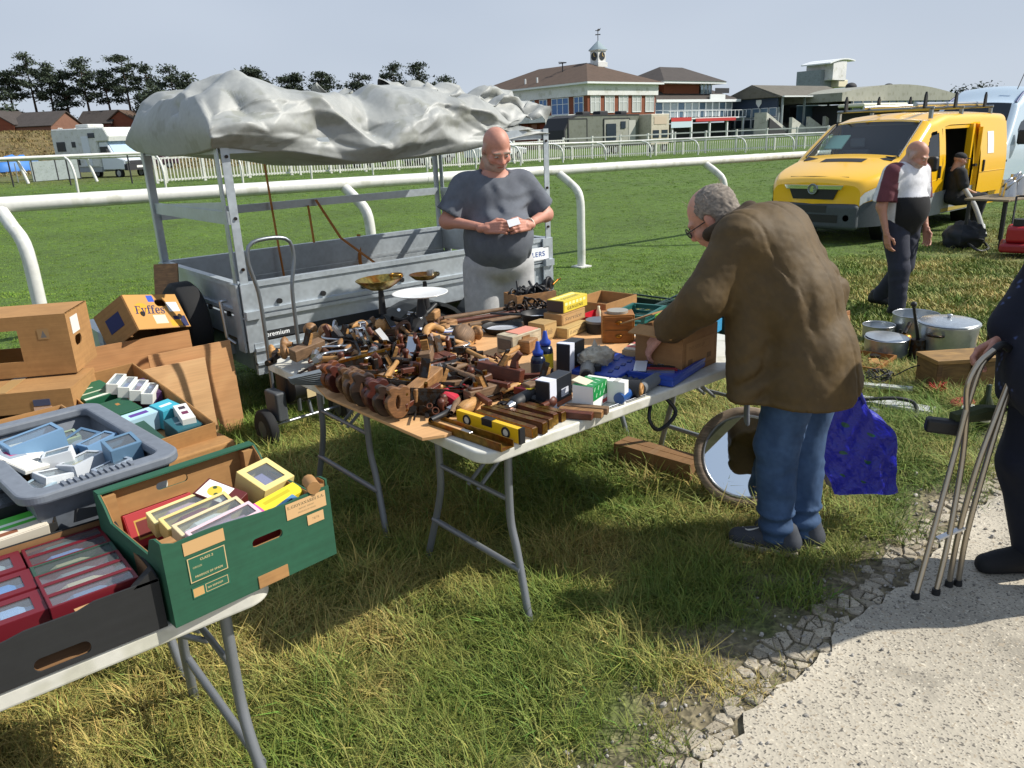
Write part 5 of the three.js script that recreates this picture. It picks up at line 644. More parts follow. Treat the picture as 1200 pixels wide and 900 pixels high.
{ // cartons with cut-outs
  const t = T('cut_carton', 'upturned brown carton with a large square window cut in its side', 'carton', [.46, .70, -4.36], -.5); const h = .29; const sh = new THREE.Shape([[-.31, 0], [.31, 0], [.31, h], [-.31, h]].map((q) => new THREE.Vector2(...q))); sh.holes.push(new THREE.Path([[-.19, .075], [.09, .075], [.09, .225], [-.19, .225]].map((q) => new THREE.Vector2(...q)))); const fg = new THREE.ExtrudeGeometry(sh, { depth: .006, bevelEnabled: false }); P('front_panel', fg.translate(0, 0, .15), MT.card, t); const bk = new THREE.ExtrudeGeometry(sh, { depth: .006, bevelEnabled: false }); P('back_panel', bk.translate(0, 0, -.156), MT.card, t); P('top_panel', B(.62, .006, .30, 0, h - .003, 0), MT.card, t);
  const side = panel(.30, h, .006, { slot: [-.05, .14, .09, .05] }).rotateY(PI / 2); P('side_panel', side.translate(.304, 0, 0), MT.card, t); P('side_panel', B(.006, h - .01, .30, -.307, h / 2, 0), MT.card, t); const lab = canvasTex(128, 64, (g, w, h2) => { g.fillStyle = '#9c7b52'; g.fillRect(0, 0, w, h2); g.fillStyle = '#6e6a66'; g.beginPath(); g.moveTo(30, 54); g.lineTo(64, 10); g.lineTo(98, 54); g.fill(); }); P('print', place(new THREE.PlaneGeometry(.05, .05), .2, .2, .1575), mat('#fff', .9, 0, { map: lab }), t); P('paper_label', B(.002, .08, .1, .3115, .22, .06), mat('#d8d4cc', .8), t);
  const c2 = T('cut_carton', 'brown carton with an open slot and a paper label under the windowed one', 'carton', [.40, .42, -4.15], -.5); const s2 = new THREE.Shape([[-.3, 0], [.3, 0], [.3, .27], [-.3, .27]].map((q) => new THREE.Vector2(...q))); s2.holes.push(new THREE.Path([[-.13, .06], [.1, .06], [.1, .17], [-.13, .17]].map((q) => new THREE.Vector2(...q)))); P('front_panel', new THREE.ExtrudeGeometry(s2, { depth: .006, bevelEnabled: false }).translate(0, 0, .17), MT.card, c2); P('top_panel', B(.6, .006, .34, 0, .267, 0), MT.card, c2); P('side_panel', B(.006, .26, .34, .297, .133, 0), MT.card, c2); P('side_panel', B(.006, .26, .34, -.297, .133, 0), MT.card, c2); P('back_panel', B(.588, .26, .006, 0, .133, -.17), MT.card, c2); P('base', B(.588, .006, .33, 0, .003, 0), MT.card, c2); P('paper_label', B(.075, .11, .002, .17, .14, .178), mat('#d9b296', .8), c2); P('label_stripe', B(.07, .03, .002, .17, .215, .1781), mat('#4a4f68', .8), c2); P('tape', B(.06, .002, .34, 0, .2715, 0), mat('#a98a5c', .4), c2);
}
{ // banana carton and boards at the trailer nose
  const t = T('banana_carton', 'banana carton lid tipped on its side above the plywood boards', 'carton', [1.21, .62, -4.86], .55); t.rotation.set(-.55, .62, -.22, 'YXZ'); const tx = canvasTex(512, 288, (g, w, h) => { g.fillStyle = '#b98a4c'; g.fillRect(0, 0, w, h); g.fillStyle = '#d7962a'; g.beginPath(); g.ellipse(110, 120, 70, 46, -.3, 0, 7); g.fill(); g.fillStyle = '#232a52'; g.font = 'bold italic 92px serif'; g.save(); g.translate(40, 140); g.rotate(.02); g.fillText('Fyffes', 0, 20); g.restore(); g.fillRect(380, 190, 120, 90); g.fillStyle = '#2f4fb0'; g.fillRect(210, 10, 60, 54); g.fillStyle = '#e0e0e0'; g.fillRect(370, 70, 110, 80); g.fillStyle = '#d8c8ac'; g.fillRect(190, 175, 120, 72); g.fillStyle = '#d79a2a'; g.fillRect(330, 220, 110, 56); });
  const ph = panel(.40, .23, .005, { slot: [.05, .17, .08, .045] }).translate(0, 0, .13); P('front_panel', ph, MT.card, t); { const g = panel(.396, .226, .0008, { slot: [.05, .17, .084, .049] }).translate(0, .002, .1358); const uv = g.attributes.uv, pp = g.attributes.position; for (let i = 0; i < uv.count; i++) uv.setXY(i, (pp.getX(i) + .2) / .4, pp.getY(i) / .23); P('front_print', g, mat('#ffffff', .85, 0, { map: tx }), t); } P('side_panel', B(.005, .23, .26, -.2, .115, 0), MT.card, t); P('side_panel', B(.005, .23, .26, .2, .115, 0), MT.cardDark, t); P('top_panel', B(.4, .005, .26, 0, .2275, 0), MT.card, t); P('back_panel', B(.395, .22, .005, 0, .115, -.1275), MT.cardDark, t); for (const x of [-.12, .15]) P('vent_hole', CY(.016, .016, .003, 14, x, .09 - x * .1, .1377, PI / 2), mat('#1c1712', .9), t); P('print_mark', B(.002, .09, .12, -.2035, .12, 0), mat('#2a3060', .8), t);
  const bd = (l, x0, x1, y1, z, lean, m) => { const b = T('plywood_board', l, 'plywood', [(x0 + x1) / 2, 0, z], .0, 'plywood boards leaning at the trailer nose'); b.rotation.x = -lean; P('board', B(x1 - x0, y1, .012, 0, y1 / 2, 0), m, b); };
  bd('front pale plywood board with a swirling grain', .82, 1.42, .51, -4.58, .05, MT.plyPale); bd('plywood board standing furthest towards the trailer corner', 1.12, 1.60, .575, -4.62, .06, MT.ply); bd('tallest plywood board at the back of the three', .62, 1.40, .66, -4.70, .08, tm('#b98a5c', .75, T_ply, 1.0)); PT('timber_offcut', 'old stained plank propped behind the banana carton', 'plank', bar([1.38, .0, -5.35], [1.58, .95, -5.62], .16, .02), MT.woodMid);
}
{ // wheeled hand truck behind the table end
  const t = T('hand_truck', 'tall tube handled trolley with black motor and wheels behind the table', 'trolley', [1.78, 0, -4.28], .05); const m = mat('#7f858a', .35, .7); P('handle', TU([[-.10, .3, .0], [-.105, .9, 0], [-.12, .98, 0], [-.14, 1.08, 0], [-.13, 1.16, 0], [-.09, 1.19, 0], [.09, 1.19, 0], [.13, 1.16, 0], [.14, 1.08, 0], [.12, .98, 0], [.105, .9, 0], [.10, .3, 0]], .012, 8, true, 60), m, t); P('axle', rod([-.22, .12, .06], [.30, .12, .06], .011), MT.steel, t); for (const x of [-.2, .3]) { const w = P('wheel', LA([[.03, -.025], [.1, -.03], [.115, -.02], [.115, .02], [.1, .03], [.03, .025]], 20, 0, 0, 0, 0, 0, PI / 2).translate(x, .115, .06), MT.rubber, t); P('hub', CY(.05, .05, .055, 12, x, .115, .06, 0, 0, PI / 2), mat('#4c4f52', .5), w); } P('motor_housing', [RB(.2, .2, .16, .03, .04, .32, .02), CY(.09, .09, .18, 16, .04, .34, .1, 0, 0, PI / 2)], MT.black, t); P('side_cover', RB(.07, .18, .15, .015, -.12, .24, .06), tm('#4c5054', .6, T_fine, .2), t); P('name_plate', B(.06, .07, .004, .05, .31, .186), mat('#c9b68a', .6), t); for (const x of [-.02, .13]) P('strut', rod([x, .2, .15], [x, .4, .16], .012), m, t); P('frame', [rod([-.1, .3, 0], [-.1, .12, .06], .012), rod([.1, .3, 0], [.1, .12, .06], .012), rod([-.1, .5, 0], [.1, .5, 0], .01)], m, t);
}
// ================= tools on the big tables =================
const SY = .7482, woods = [MT.woodDark, MT.woodRed, MT.woodMid, MT.woodOld, MT.woodPale];
const HOLD = { // each builder adds the parts of one tool to group t, lying on y 0, length along x
  chisel(t, q) { const L = .09 + .06 * q(), h = .1 + .03 * q(); P('blade', EX([[-L, -.008], [0, -.005], [0, .005], [-L, .008]], .004).rotateX(-PI / 2).translate(0, .012, 0), MT.darkSteel, t); P('handle', LA([[.0, 0], [.008, .002], [.011, h * .3], [.014, h * .75], [.012, h * .95], [0, h]], 12, 0, 0, 0, 0, 0, -PI / 2).translate(0, .014, 0), woods[Math.floor(q() * 5)], t); P('ferrule', CY(.0095, .0085, .016, 12, .004, .0135, 0, 0, 0, PI / 2), MT.brass, t); },
  hammer(t, q) { const L = .2 + .1 * q(); P('handle', LA([[.008, 0], [.011, L * .2], [.013, L * .35], [.009, L * .7], [.011, L]], 12, 0, 0, 0, 0, 0, -PI / 2).translate(-L / 2, .018, 0), woods[2 + Math.floor(q() * 3)], t); P('head', [RB(.026, .028, .05, .004, L / 2, .018, 0), CY(.013, .013, .03, 12, L / 2, .018, .036, PI / 2), EX([[-.012, 0], [.012, 0], [.003, .045], [-.003, .045]], .024).rotateX(-PI / 2).translate(L / 2, .018, -.024)], MT.darkSteel, t); },
  mallet(t, q) { const L = .22; P('handle', rod([-L / 2, .035, 0], [L / 2, .035, 0], .013, .011), woods[4], t); P('head', EX([[-.035, -.055], [.035, -.055], [.045, .055], [-.045, .055]], .06, .006).rotateX(PI / 2).translate(L / 2, .035, 0), woods[2], t); },
  woodPlane(t, q) { const L = .15 + .1 * q(), w = .05; const m = woods[Math.floor(q() * 4)]; P('body', RB(L, .055, w, .005, 0, .028, 0), m, t); P('wedge', EX([[-.012, 0], [.012, 0], [.03, .05], [.012, .055]], .03).translate(.0, .05, 0), woods[4], t); P('iron', EX([[-.002, 0], [.002, 0], [.035, .075], [.03, .078]], .034).translate(-.012, .045, 0), MT.darkSteel, t); if (q() > .4) P('tote', EX([[0, 0], [.035, 0], [.03, .03], [.045, .06], [.025, .07], [.005, .04]], .02, .004).translate(L * .2, .055, 0), m, t); },
  ironPlane(t, q) { const L = .2 + .06 * q(), w = .056, m = MT.black; P('sole', [B(L, .008, w, 0, .004, 0), EX([[-L * .45, 0], [L * .42, 0], [L * .2, .028], [-L * .1, .034], [-L * .3, .012]], .004).translate(0, .006, w / 2 - .002), EX([[-L * .45, 0], [L * .42, 0], [L * .2, .028], [-L * .1, .034], [-L * .3, .012]], .004).translate(0, .006, -w / 2 + .002)], MT.darkSteel, t); P('frog', EX([[0, 0], [.05, 0], [.055, .05], [.04, .055]], .04).translate(-.01, .008, 0), m, t); P('lever_cap', EX([[0, 0], [.006, 0], [.062, .065], [.05, .072]], .042).translate(-.018, .012, 0), MT.steel, t); P('knob', LA([[0, 0], [.012, .0], [.009, .02], [.016, .038], [.012, .05], [0, .054]], 14, -L * .34, .008, 0), woods[1], t); P('tote', EX([[0, 0], [.03, 0], [.026, .03], [.042, .07], [.02, .085], [.0, .045]], .02, .005).translate(L * .22, .008, 0), woods[1], t); },
  brace(t, q) { const m = q() > .5 ? MT.steel : MT.darkSteel; P('crank', TU([[-.17, .03, 0], [-.08, .03, 0], [-.06, .03, .03], [-.05, .03, .09], [.05, .03, .09], [.06, .03, .03], [.08, .03, 0], [.15, .03, 0]], .0065, 8, true, 48), m, t); P('grip', LA([[0, -.04], [.011, -.038], [.015, 0], [.011, .038], [0, .04]], 12, 0, 0, 0, 0, 0, PI / 2).translate(0, .03, .09), woods[2], t); P('pad', LA([[0, 0], [.03, 0], [.036, .012], [.03, .022], [.014, .03], [.01, .05]], 18, 0, 0, 0, 0, 0, PI / 2).translate(.19, .034, 0).rotateY(0), woods[Math.floor(q() * 3) + 2], t); P('chuck', CY(.014, .018, .05, 12, -.18, .03, 0, 0, 0, PI / 2), m, t); P('pad_ring', CY(.012, .012, .02, 10, .155, .032, 0, 0, 0, PI / 2), MT.brass, t); },
  gauge(t, q) { P('stem', RB(.2, .02, .02, .003, 0, .028, 0), woods[1], t); P('head', RB(.028, .056, .056, .008, .02, .028, 0), woods[Math.floor(q() * 2)], t); P('thumbscrew', CY(.009, .009, .02, 10, .02, .062, 0), MT.brass, t); P('wear_plate', B(.004, .03, .04, .036, .028, 0), MT.brass, t); },
  screwdriver(t, q) { P('shaft', rod([-.15, .012, 0], [0, .012, 0], .004), MT.darkSteel, t); P('handle', LA([[0, 0], [.009, .004], [.014, .03], [.011, .06], [.013, .085], [0, .095]], 10, 0, 0, 0, 0, 0, -PI / 2).translate(0, .014, 0), q() > .6 ? MT.red : woods[2 + Math.floor(q() * 3)], t); P('ferrule', CY(.0085, .0075, .014, 10, .002, .013, 0, 0, 0, PI / 2), MT.brass, t); },
  spanner(t, q) { const L = .09 + .05 * q(); P('shank', EX([[-L, -.006], [L, -.008], [L, .008], [-L, .006]], .006, .001).rotateX(-PI / 2).translate(0, .006, 0), MT.darkSteel, t); for (const s of [-1, 1]) P('jaw', EX([[-.018, -.016], [.004, -.018], [.02, -.013], [.018, -.006], [.004, -.007], [.004, .007], [.018, .006], [.02, .013], [.004, .018], [-.018, .016]], .009, .001).rotateX(-PI / 2).rotateY(s > 0 ? 0 : PI).translate(s * (L + .005), .006, 0), MT.darkSteel, t); },
  pliers(t, q) { const m = q() > .5 ? MT.red : MT.darkSteel; for (const s of [-1, 1]) { P('handle', TU([[.0, .01, 0], [.04, .01, s * .016], [.09, .01, s * .024], [.13, .01, s * .018]], .0055, 7, true, 16), m, t); P('jaw', EX([[0, -.002], [-.045, 0], [-.05, .005], [-.02, .013], [0, .012]], .012, .002).rotateX(-PI / 2).scale(1, 1, s).translate(0, .01, 0), MT.darkSteel, t); } P('pivot', CY(.01, .01, .016, 12, 0, .01, 0), MT.steel, t); },
  file(t, q) { P('blade', EX([[-.16, -.004], [0, -.011], [0, .011], [-.16, .004]], .006).rotateX(-PI / 2).translate(0, .01, 0), MT.darkSteel, t); P('handle', LA([[0, 0], [.008, .003], [.014, .04], [.012, .07], [.008, .1], [0, .104]], 10, 0, 0, 0, 0, 0, -PI / 2).translate(0, .013, 0), woods[Math.floor(q() * 5)], t); P('ferrule', CY(.0085, .0085, .014, 10, .003, .0125, 0, 0, 0, PI / 2), MT.brass, t); },
  spokeshave(t, q) { P('handles', TU([[-.13, .02, 0], [-.07, .022, .006], [-.03, .02, 0], [.03, .02, 0], [.07, .022, .006], [.13, .02, 0]], .011, 8, true, 30), q() > .5 ? woods[2] : MT.black, t); P('bed', RB(.065, .016, .03, .003, 0, .016, 0), MT.black, t); P('cap', RB(.05, .006, .024, .002, 0, .0285, .0, .2), MT.steel, t); },
};
const toolWords = { chisel: 'wood handled chisel', hammer: 'old hammer with worn wooden handle', mallet: 'square headed wooden mallet', woodPlane: 'wooden moulding plane with wedge', ironPlane: 'black iron bench plane with dark handles', brace: 'carpenter brace with crank and wooden pad', gauge: 'brass plated wooden marking gauge', screwdriver: 'old screwdriver', spanner: 'dark double ended spanner', pliers: 'pair of pliers', file: 'handled file', spokeshave: 'two handled spokeshave' };
const toolName = { chisel: 'chisel', hammer: 'hammer', mallet: 'mallet', woodPlane: 'wooden_plane', ironPlane: 'iron_plane', brace: 'brace_drill', gauge: 'marking_gauge', screwdriver: 'screwdriver', spanner: 'spanner', pliers: 'pliers', file: 'file', spokeshave: 'spokeshave' };
const protos = {}; // a few variants of each kind, then clones
function tool(kind, x, z, ry, dy = 0, where = 'in the heap of old tools', tilt = 0, variant = 0) { const key = kind + variant; const label = `${toolWords[kind]} ${where}`, group = `${toolName[kind].replace('_', ' ')}s ${where}`; let o;
  if (!protos[key]) { o = T(toolName[kind], label, toolName[kind].replace('_', ' '), [0, 0, 0], 0, group); HOLD[kind](o, mulberry(variant * 77 + kind.length * 5 + 3)); protos[key] = o; } else o = copy(protos[key], [0, 0, 0], 0, label, group);
  o.position.set(x, SY + dy, z); o.rotation.set(tilt, ry, tilt * .7, 'YXZ'); return o; }
{ // heap
  rnd = mulberry(4242); const kinds = ['chisel', 'chisel', 'hammer', 'woodPlane', 'screwdriver', 'file', 'gauge', 'spokeshave', 'spanner', 'pliers', 'chisel', 'ironPlane', 'brace'];
  const inHeap = (x, z) => x > 1.40 && x < 2.02 - .15 * S(-2.75, -2.55, z) * 1 && z > -3.32 && z < -2.2;
  let n = 0; for (let i = 0; n < 120 && i < 600; i++) { const x = rr(1.4, 2.04), z = rr(-3.3, -2.18); if (!inHeap(x, z) || (x > 1.78 && z > -2.72 && z < -2.45)) continue; const k = kinds[Math.floor(rnd() * kinds.length)], top = n > 70; tool(k, x, z, rnd() * 6.28, top ? rr(.025, .06) : rr(0, .012), (top ? 'on top of the heap ' : 'low in the heap ') + (z < -3.05 ? 'beside the scales' : x > 1.8 ? 'beside the wooden bow' : z < -2.7 ? 'between saws and scales' : x < 1.6 ? 'behind the saw handles' : 'towards the red plane'), rr(-.12, .12) * (top ? 1.6 : .4), Math.floor(rnd() * 4)); n++; }
  for (let i = 0; i < 20; i++) tool(['chisel', 'spanner', 'screwdriver', 'gauge', 'file', 'woodPlane'][i % 6], rr(1.55, 1.9), rr(-2.42, -2.06), rnd() * 6.28, rr(0, .03), 'spread in front of the heap', rr(-.06, .06), i % 3);
  // fine small ironmongery in the gaps
  const bits = []; for (let i = 0; i < 260; i++) { const x = rr(1.4, 2.0), z = rr(-3.2, -2.15), y = SY + rr(.005, .05), k = rnd(); bits.push(k < .4 ? CY(.004, .004, rr(.02, .06), 6, x, y, z, rr(0, 3), 0, rr(0, 3)) : k < .7 ? TO(rr(.008, .018), .003, x, y, z, rr(0, 3), rr(0, 3)) : B(rr(.01, .03), .005, rr(.01, .04), x, y, z, rr(-.5, .5), rr(0, 3), rr(-.5, .5))); } const o = PT('ironmongery', 'loose screws rings and small fittings among the tools', 'fittings', bits, MT.rust); o.userData.kind = 'stuff';
  const bits2 = []; for (let i = 0; i < 90; i++) { const x = rr(1.75, 1.98), z = rr(-2.85, -2.5), y = SY + rr(.004, .02); bits2.push(place(new THREE.IcosahedronGeometry(rr(.006, .014), 0), x, y, z), CY(.005, .005, .02, 6, x + .01, y, z, 1, 0, rr(0, 3))); } PT('fittings', 'pale metal hooks and knobs spread on the plywood', 'fittings', bits2, tm('#b9a98c', .5, T_rust, .1, .5)).userData.kind = 'stuff';
}
{ // saws on edge, handles out over the table end
  rnd = mulberry(88); const SAW = ['#8a6240', '#3d2a20', '#552419', '#6b4c34', '#93714c', '#7d4522'].map((c) => tm(c, .5, T_wood, .12)), outline = [[-.055, -.015], [-.03, -.045], [.005, -.055], [.03, -.045], [.045, -.02], [.05, .02], [.045, .05], [.02, .06], [.0, .052], [-.03, .06], [-.05, .052], [-.04, .03], [-.058, .01]];
  for (let i = 0; i < 10; i++) { const z = -2.245 - i * .052, m = SAW[[0, 1, 2, 2, 1, 3, 4, 3, 2, 5][i]]; const t = T('hand_saw', ['saw with tan handle at the row end', 'saw with near black handle second in the row', 'saw with reddish handle and narrow grip', 'saw with dark red handle', 'saw with dark brown handle in the row', 'saw with worn brown handle', 'saw with pale curved handle', 'saw with weathered grey brown handle', 'saw with glossy red handle near the blade fan', 'saw with orange brown handle at the back of the row'][i], 'saw', [1.315 + rr(-.015, .015), .815 + rr(-.006, .006), z], rr(-.3, .3), 'hand saws standing on edge'); t.rotation.z = rr(-.3, .25); t.scale.set(.8, rr(.9, 1.1), 1);
    const s = new THREE.Shape(new THREE.SplineCurve([...outline, outline[0]].map((q) => new THREE.Vector2(...q))).getPoints(44)); const hp = new THREE.Path(); hp.absellipse(-.008, .004, .014, .03, 0, 2 * PI); s.holes.push(hp); const g = new THREE.ExtrudeGeometry(s, { depth: .016, bevelEnabled: true, bevelSize: .004, bevelThickness: .004, bevelSegments: 2, curveSegments: 8 }).translate(0, 0, -.008); P('handle', g, m, t); P('blade', EX([[.03, -.05], [.42, -.045], [.42, -.015], [.03, .045]], .0015), MT.darkSteel, t); P('back_rib', B(.36, .012, .006, .24, .018, 0, 0, 0, -.14), i % 2 ? MT.brass : MT.darkSteel, t); for (const y of [-.03, .03]) P('screw', CY(.005, .005, .026, 10, .036, y, 0, PI / 2), MT.brass, t); }
  for (let i = 0; i < 7; i++) { const t = T('saw_blade', 'loose grey saw blade fanned over the table end', 'blade', [1.36, SY + .012 + i * .007, -2.80 - i * .012], .12 * i - .75, 'loose saw blades'); P('blade', EX([[-.16, -.02], [.2, -.035], [.2, .035], [-.16, .01]], .002).rotateX(-PI / 2), MT.galvDark, t); P('rivet', CY(.006, .006, .005, 10, .16, 0, 0), MT.brass, t); }
}
// long bright clamp bars across the heap
for (const [a, b, l] of [[[1.72, .865, -3.18], [1.46, .80, -2.48], 'long chrome bow saw lying over the saws'], [[1.66, .86, -3.1], [1.5, .83, -2.7], 'bright steel clamp bar on the tool heap']]) { const t = T('bar_clamp', l, 'clamp'); P('bar', bar(a, b, .012, .02), MT.chrome, t); P('bar', bar([a[0] - .03, a[1] - .03, a[2]], [b[0] - .03, b[1] - .02, b[2]], .008, .016), MT.black, t); P('jaw', RB(.03, .06, .03, .005, a[0], a[1], a[2]), MT.chrome, t); P('end_piece', RB(.025, .05, .025, .005, b[0], b[1], b[2]), MT.darkSteel, t); }
// braces at the far left end
[[1.45, -3.36, .5, 0], [1.56, -3.30, 2.4, 1], [1.55, -3.4, 1.1, 2], [1.66, -3.4, 3.6, 0], [1.6, -3.22, .2, 3], [1.52, -3.2, 2.9, 1], [1.78, -3.36, .9, 2], [1.74, -3.28, 2.1, 3], [1.84, -3.3, 4.2, 0]].forEach(([x, z, r, v], i) => { const o = tool('brace', x, z, r, .0 + .012 * (i % 3), 'at the far corner of the table', .05, v); });
{ const t = T('wheel_brace', 'hand drill with a large spoked gear wheel', 'drill', [1.70, SY + .01, -3.42], .4); P('gear', TO(.045, .006, 0, .06, 0, 0, .5), MT.steel, t); P('spokes', [rod([-.04, .06, .02], [.04, .06, -.02], .004), rod([0, .02, 0], [0, .1, 0], .004)], MT.steel, t); P('frame', rod([-.12, .03, 0], [.12, .05, 0], .008), MT.darkSteel, t); P('handle', CY(.013, .015, .09, 12, .16, .05, 0, 0, 0, PI / 2), MT.woodPale, t); }
// row of levels along the near end
{
  const lv = (l, x, z, L, w, h, m, o = {}) => { const t = T('spirit_level', l, 'level', [x, .736, z], o.ry || .06); if (o.channel) { P('channel_base', B(w, .004, L, 0, .003, 0), m, t); P('channel_side', B(.004, h, L, -w / 2, h / 2 + .001, 0), m, t); P('channel_side', B(.004, h * .9, L, w / 2, h * .45 + .001, 0), m, t); P('inner_block', RB(w * .5, .012, .05, .003, 0, .011, -.02), MT.steel, t); } else { P('body', RB(w, h, L, .002, 0, h / 2, 0), m, t); if (o.brass) { P('brass_edge', B(w + .002, .003, L * .98, 0, h, 0), MT.brass, t); P('brass_end', B(w + .003, h * .9, .004, 0, h / 2, L / 2), MT.brass, t); } } return t; };
  lv('open brass channel lying along the table corner', 1.425, -1.965, .36, .055, .028, tm('#a8842e', .4, T_rust, .5, .6), { channel: true, ry: .10 });
  const y = lv('yellow spirit level with three vials', 1.495, -1.945, .31, .022, .052, mat('#e0b416', .35), { ry: .10 }); for (const z of [-.1, .09]) { P('vial_ring', TO(.016, .004, -.0115, .027, z, 0, PI / 2), MT.black, y); P('vial_hole', CY(.013, .013, .0245, 16, 0, .027, z, 0, 0, PI / 2), mat('#d8d4c0', .3), y); } P('vial_window', B(.0245, .026, .05, 0, .041, 0), MT.black, y); P('vial', CY(.009, .009, .042, 12, 0, .045, 0, PI / 2), mat('#9fdc6a', .15, 0, { emissive: '#000000' }), y); P('end_cap', B(.024, .054, .008, 0, .027, .153), MT.black, y);
  [[1.56, -1.94, .28], [1.60, -1.945, .29], [1.645, -1.95, .26], [1.69, -1.96, .25], [1.73, -1.95, .22]].forEach(([x, z, L], i) => lv(['worn brown wooden level with brass edge nearest the yellow one', 'dark wooden level with brass ends', 'narrow wooden level with scuffed side', 'red brown wooden level', 'short dark wooden level'][i], x, z, L, .022, .036 + .006 * (i % 2), [MT.woodOld, MT.woodDark, MT.woodOld, MT.woodRed, MT.woodDark][i], { brass: true, ry: .1 + .04 * (i % 3) }));
  for (let i = 0; i < 2; i++) lv(['flat cream folding rule beside the yellow level', 'thin steel rule beside the yellow level'][i], 1.53 + i * .02, -2.12 - .01 * i, .2, .018, .006, i ? MT.steel : mat('#d8cfa0', .6), { ry: .4 + .15 * i });
  [[1.79, -1.83], [1.83, -1.82], [1.87, -1.83]].forEach(([x, z], i) => PT('hardwood_block', ['red brown hardwood strip at the table edge', 'middle hardwood strip at the table edge', 'hardwood strip nearest the green box'][i], 'wood strip', RB(.03, .025, .16, .003, x, .749, z - .02, 0, .5), [MT.woodRed, MT.woodMid, MT.woodOld][i]));
  const sb = T('red_plane', 'small red painted plane with a round eye', 'plane', [1.525, SY, -2.25], 2.2); P('body', EX([[-.06, 0], [.05, 0], [.06, .02], [.03, .06], [-.01, .068], [-.05, .045], [-.065, .02]], .05, .008), mat('#b5283a', .4), sb); P('eye', TO(.014, .005, .015, .04, .026), mat('#e0a8a8', .5), sb); P('eye_hole', CY(.012, .012, .053, 14, .015, .04, 0, PI / 2), MT.black, sb); P('sole', B(.13, .004, .052, -.005, .0, 0), MT.darkSteel, sb);
  tool('ironPlane', 1.425, -2.26, 2.1, 0, 'beside the red plane', 0, 1); tool('ironPlane', 1.475, -2.29, 2.0, 0, 'beside the red plane', 0, 2); tool('spokeshave', 1.50, -2.16, .3, 0, 'beside the red plane', 0, 1);
  const wh = T('turned_handle', 'long turned wooden handle with bulbous grip', 'handle', [1.66, SY + .02, -2.18], .35); P('grip', LA([[0, 0], [.022, .004], [.028, .04], [.024, .1], [.014, .13], [.016, .15], [.011, .17], [.014, .3], [.016, .33], [0, .335]], 16, 0, 0, 0, 0, 0, -PI / 2).translate(-.17, 0, 0), MT.woodPale, wh); P('ferrule', CY(.017, .017, .014, 14, -.03, 0, 0, 0, 0, PI / 2), MT.brass, wh);
}
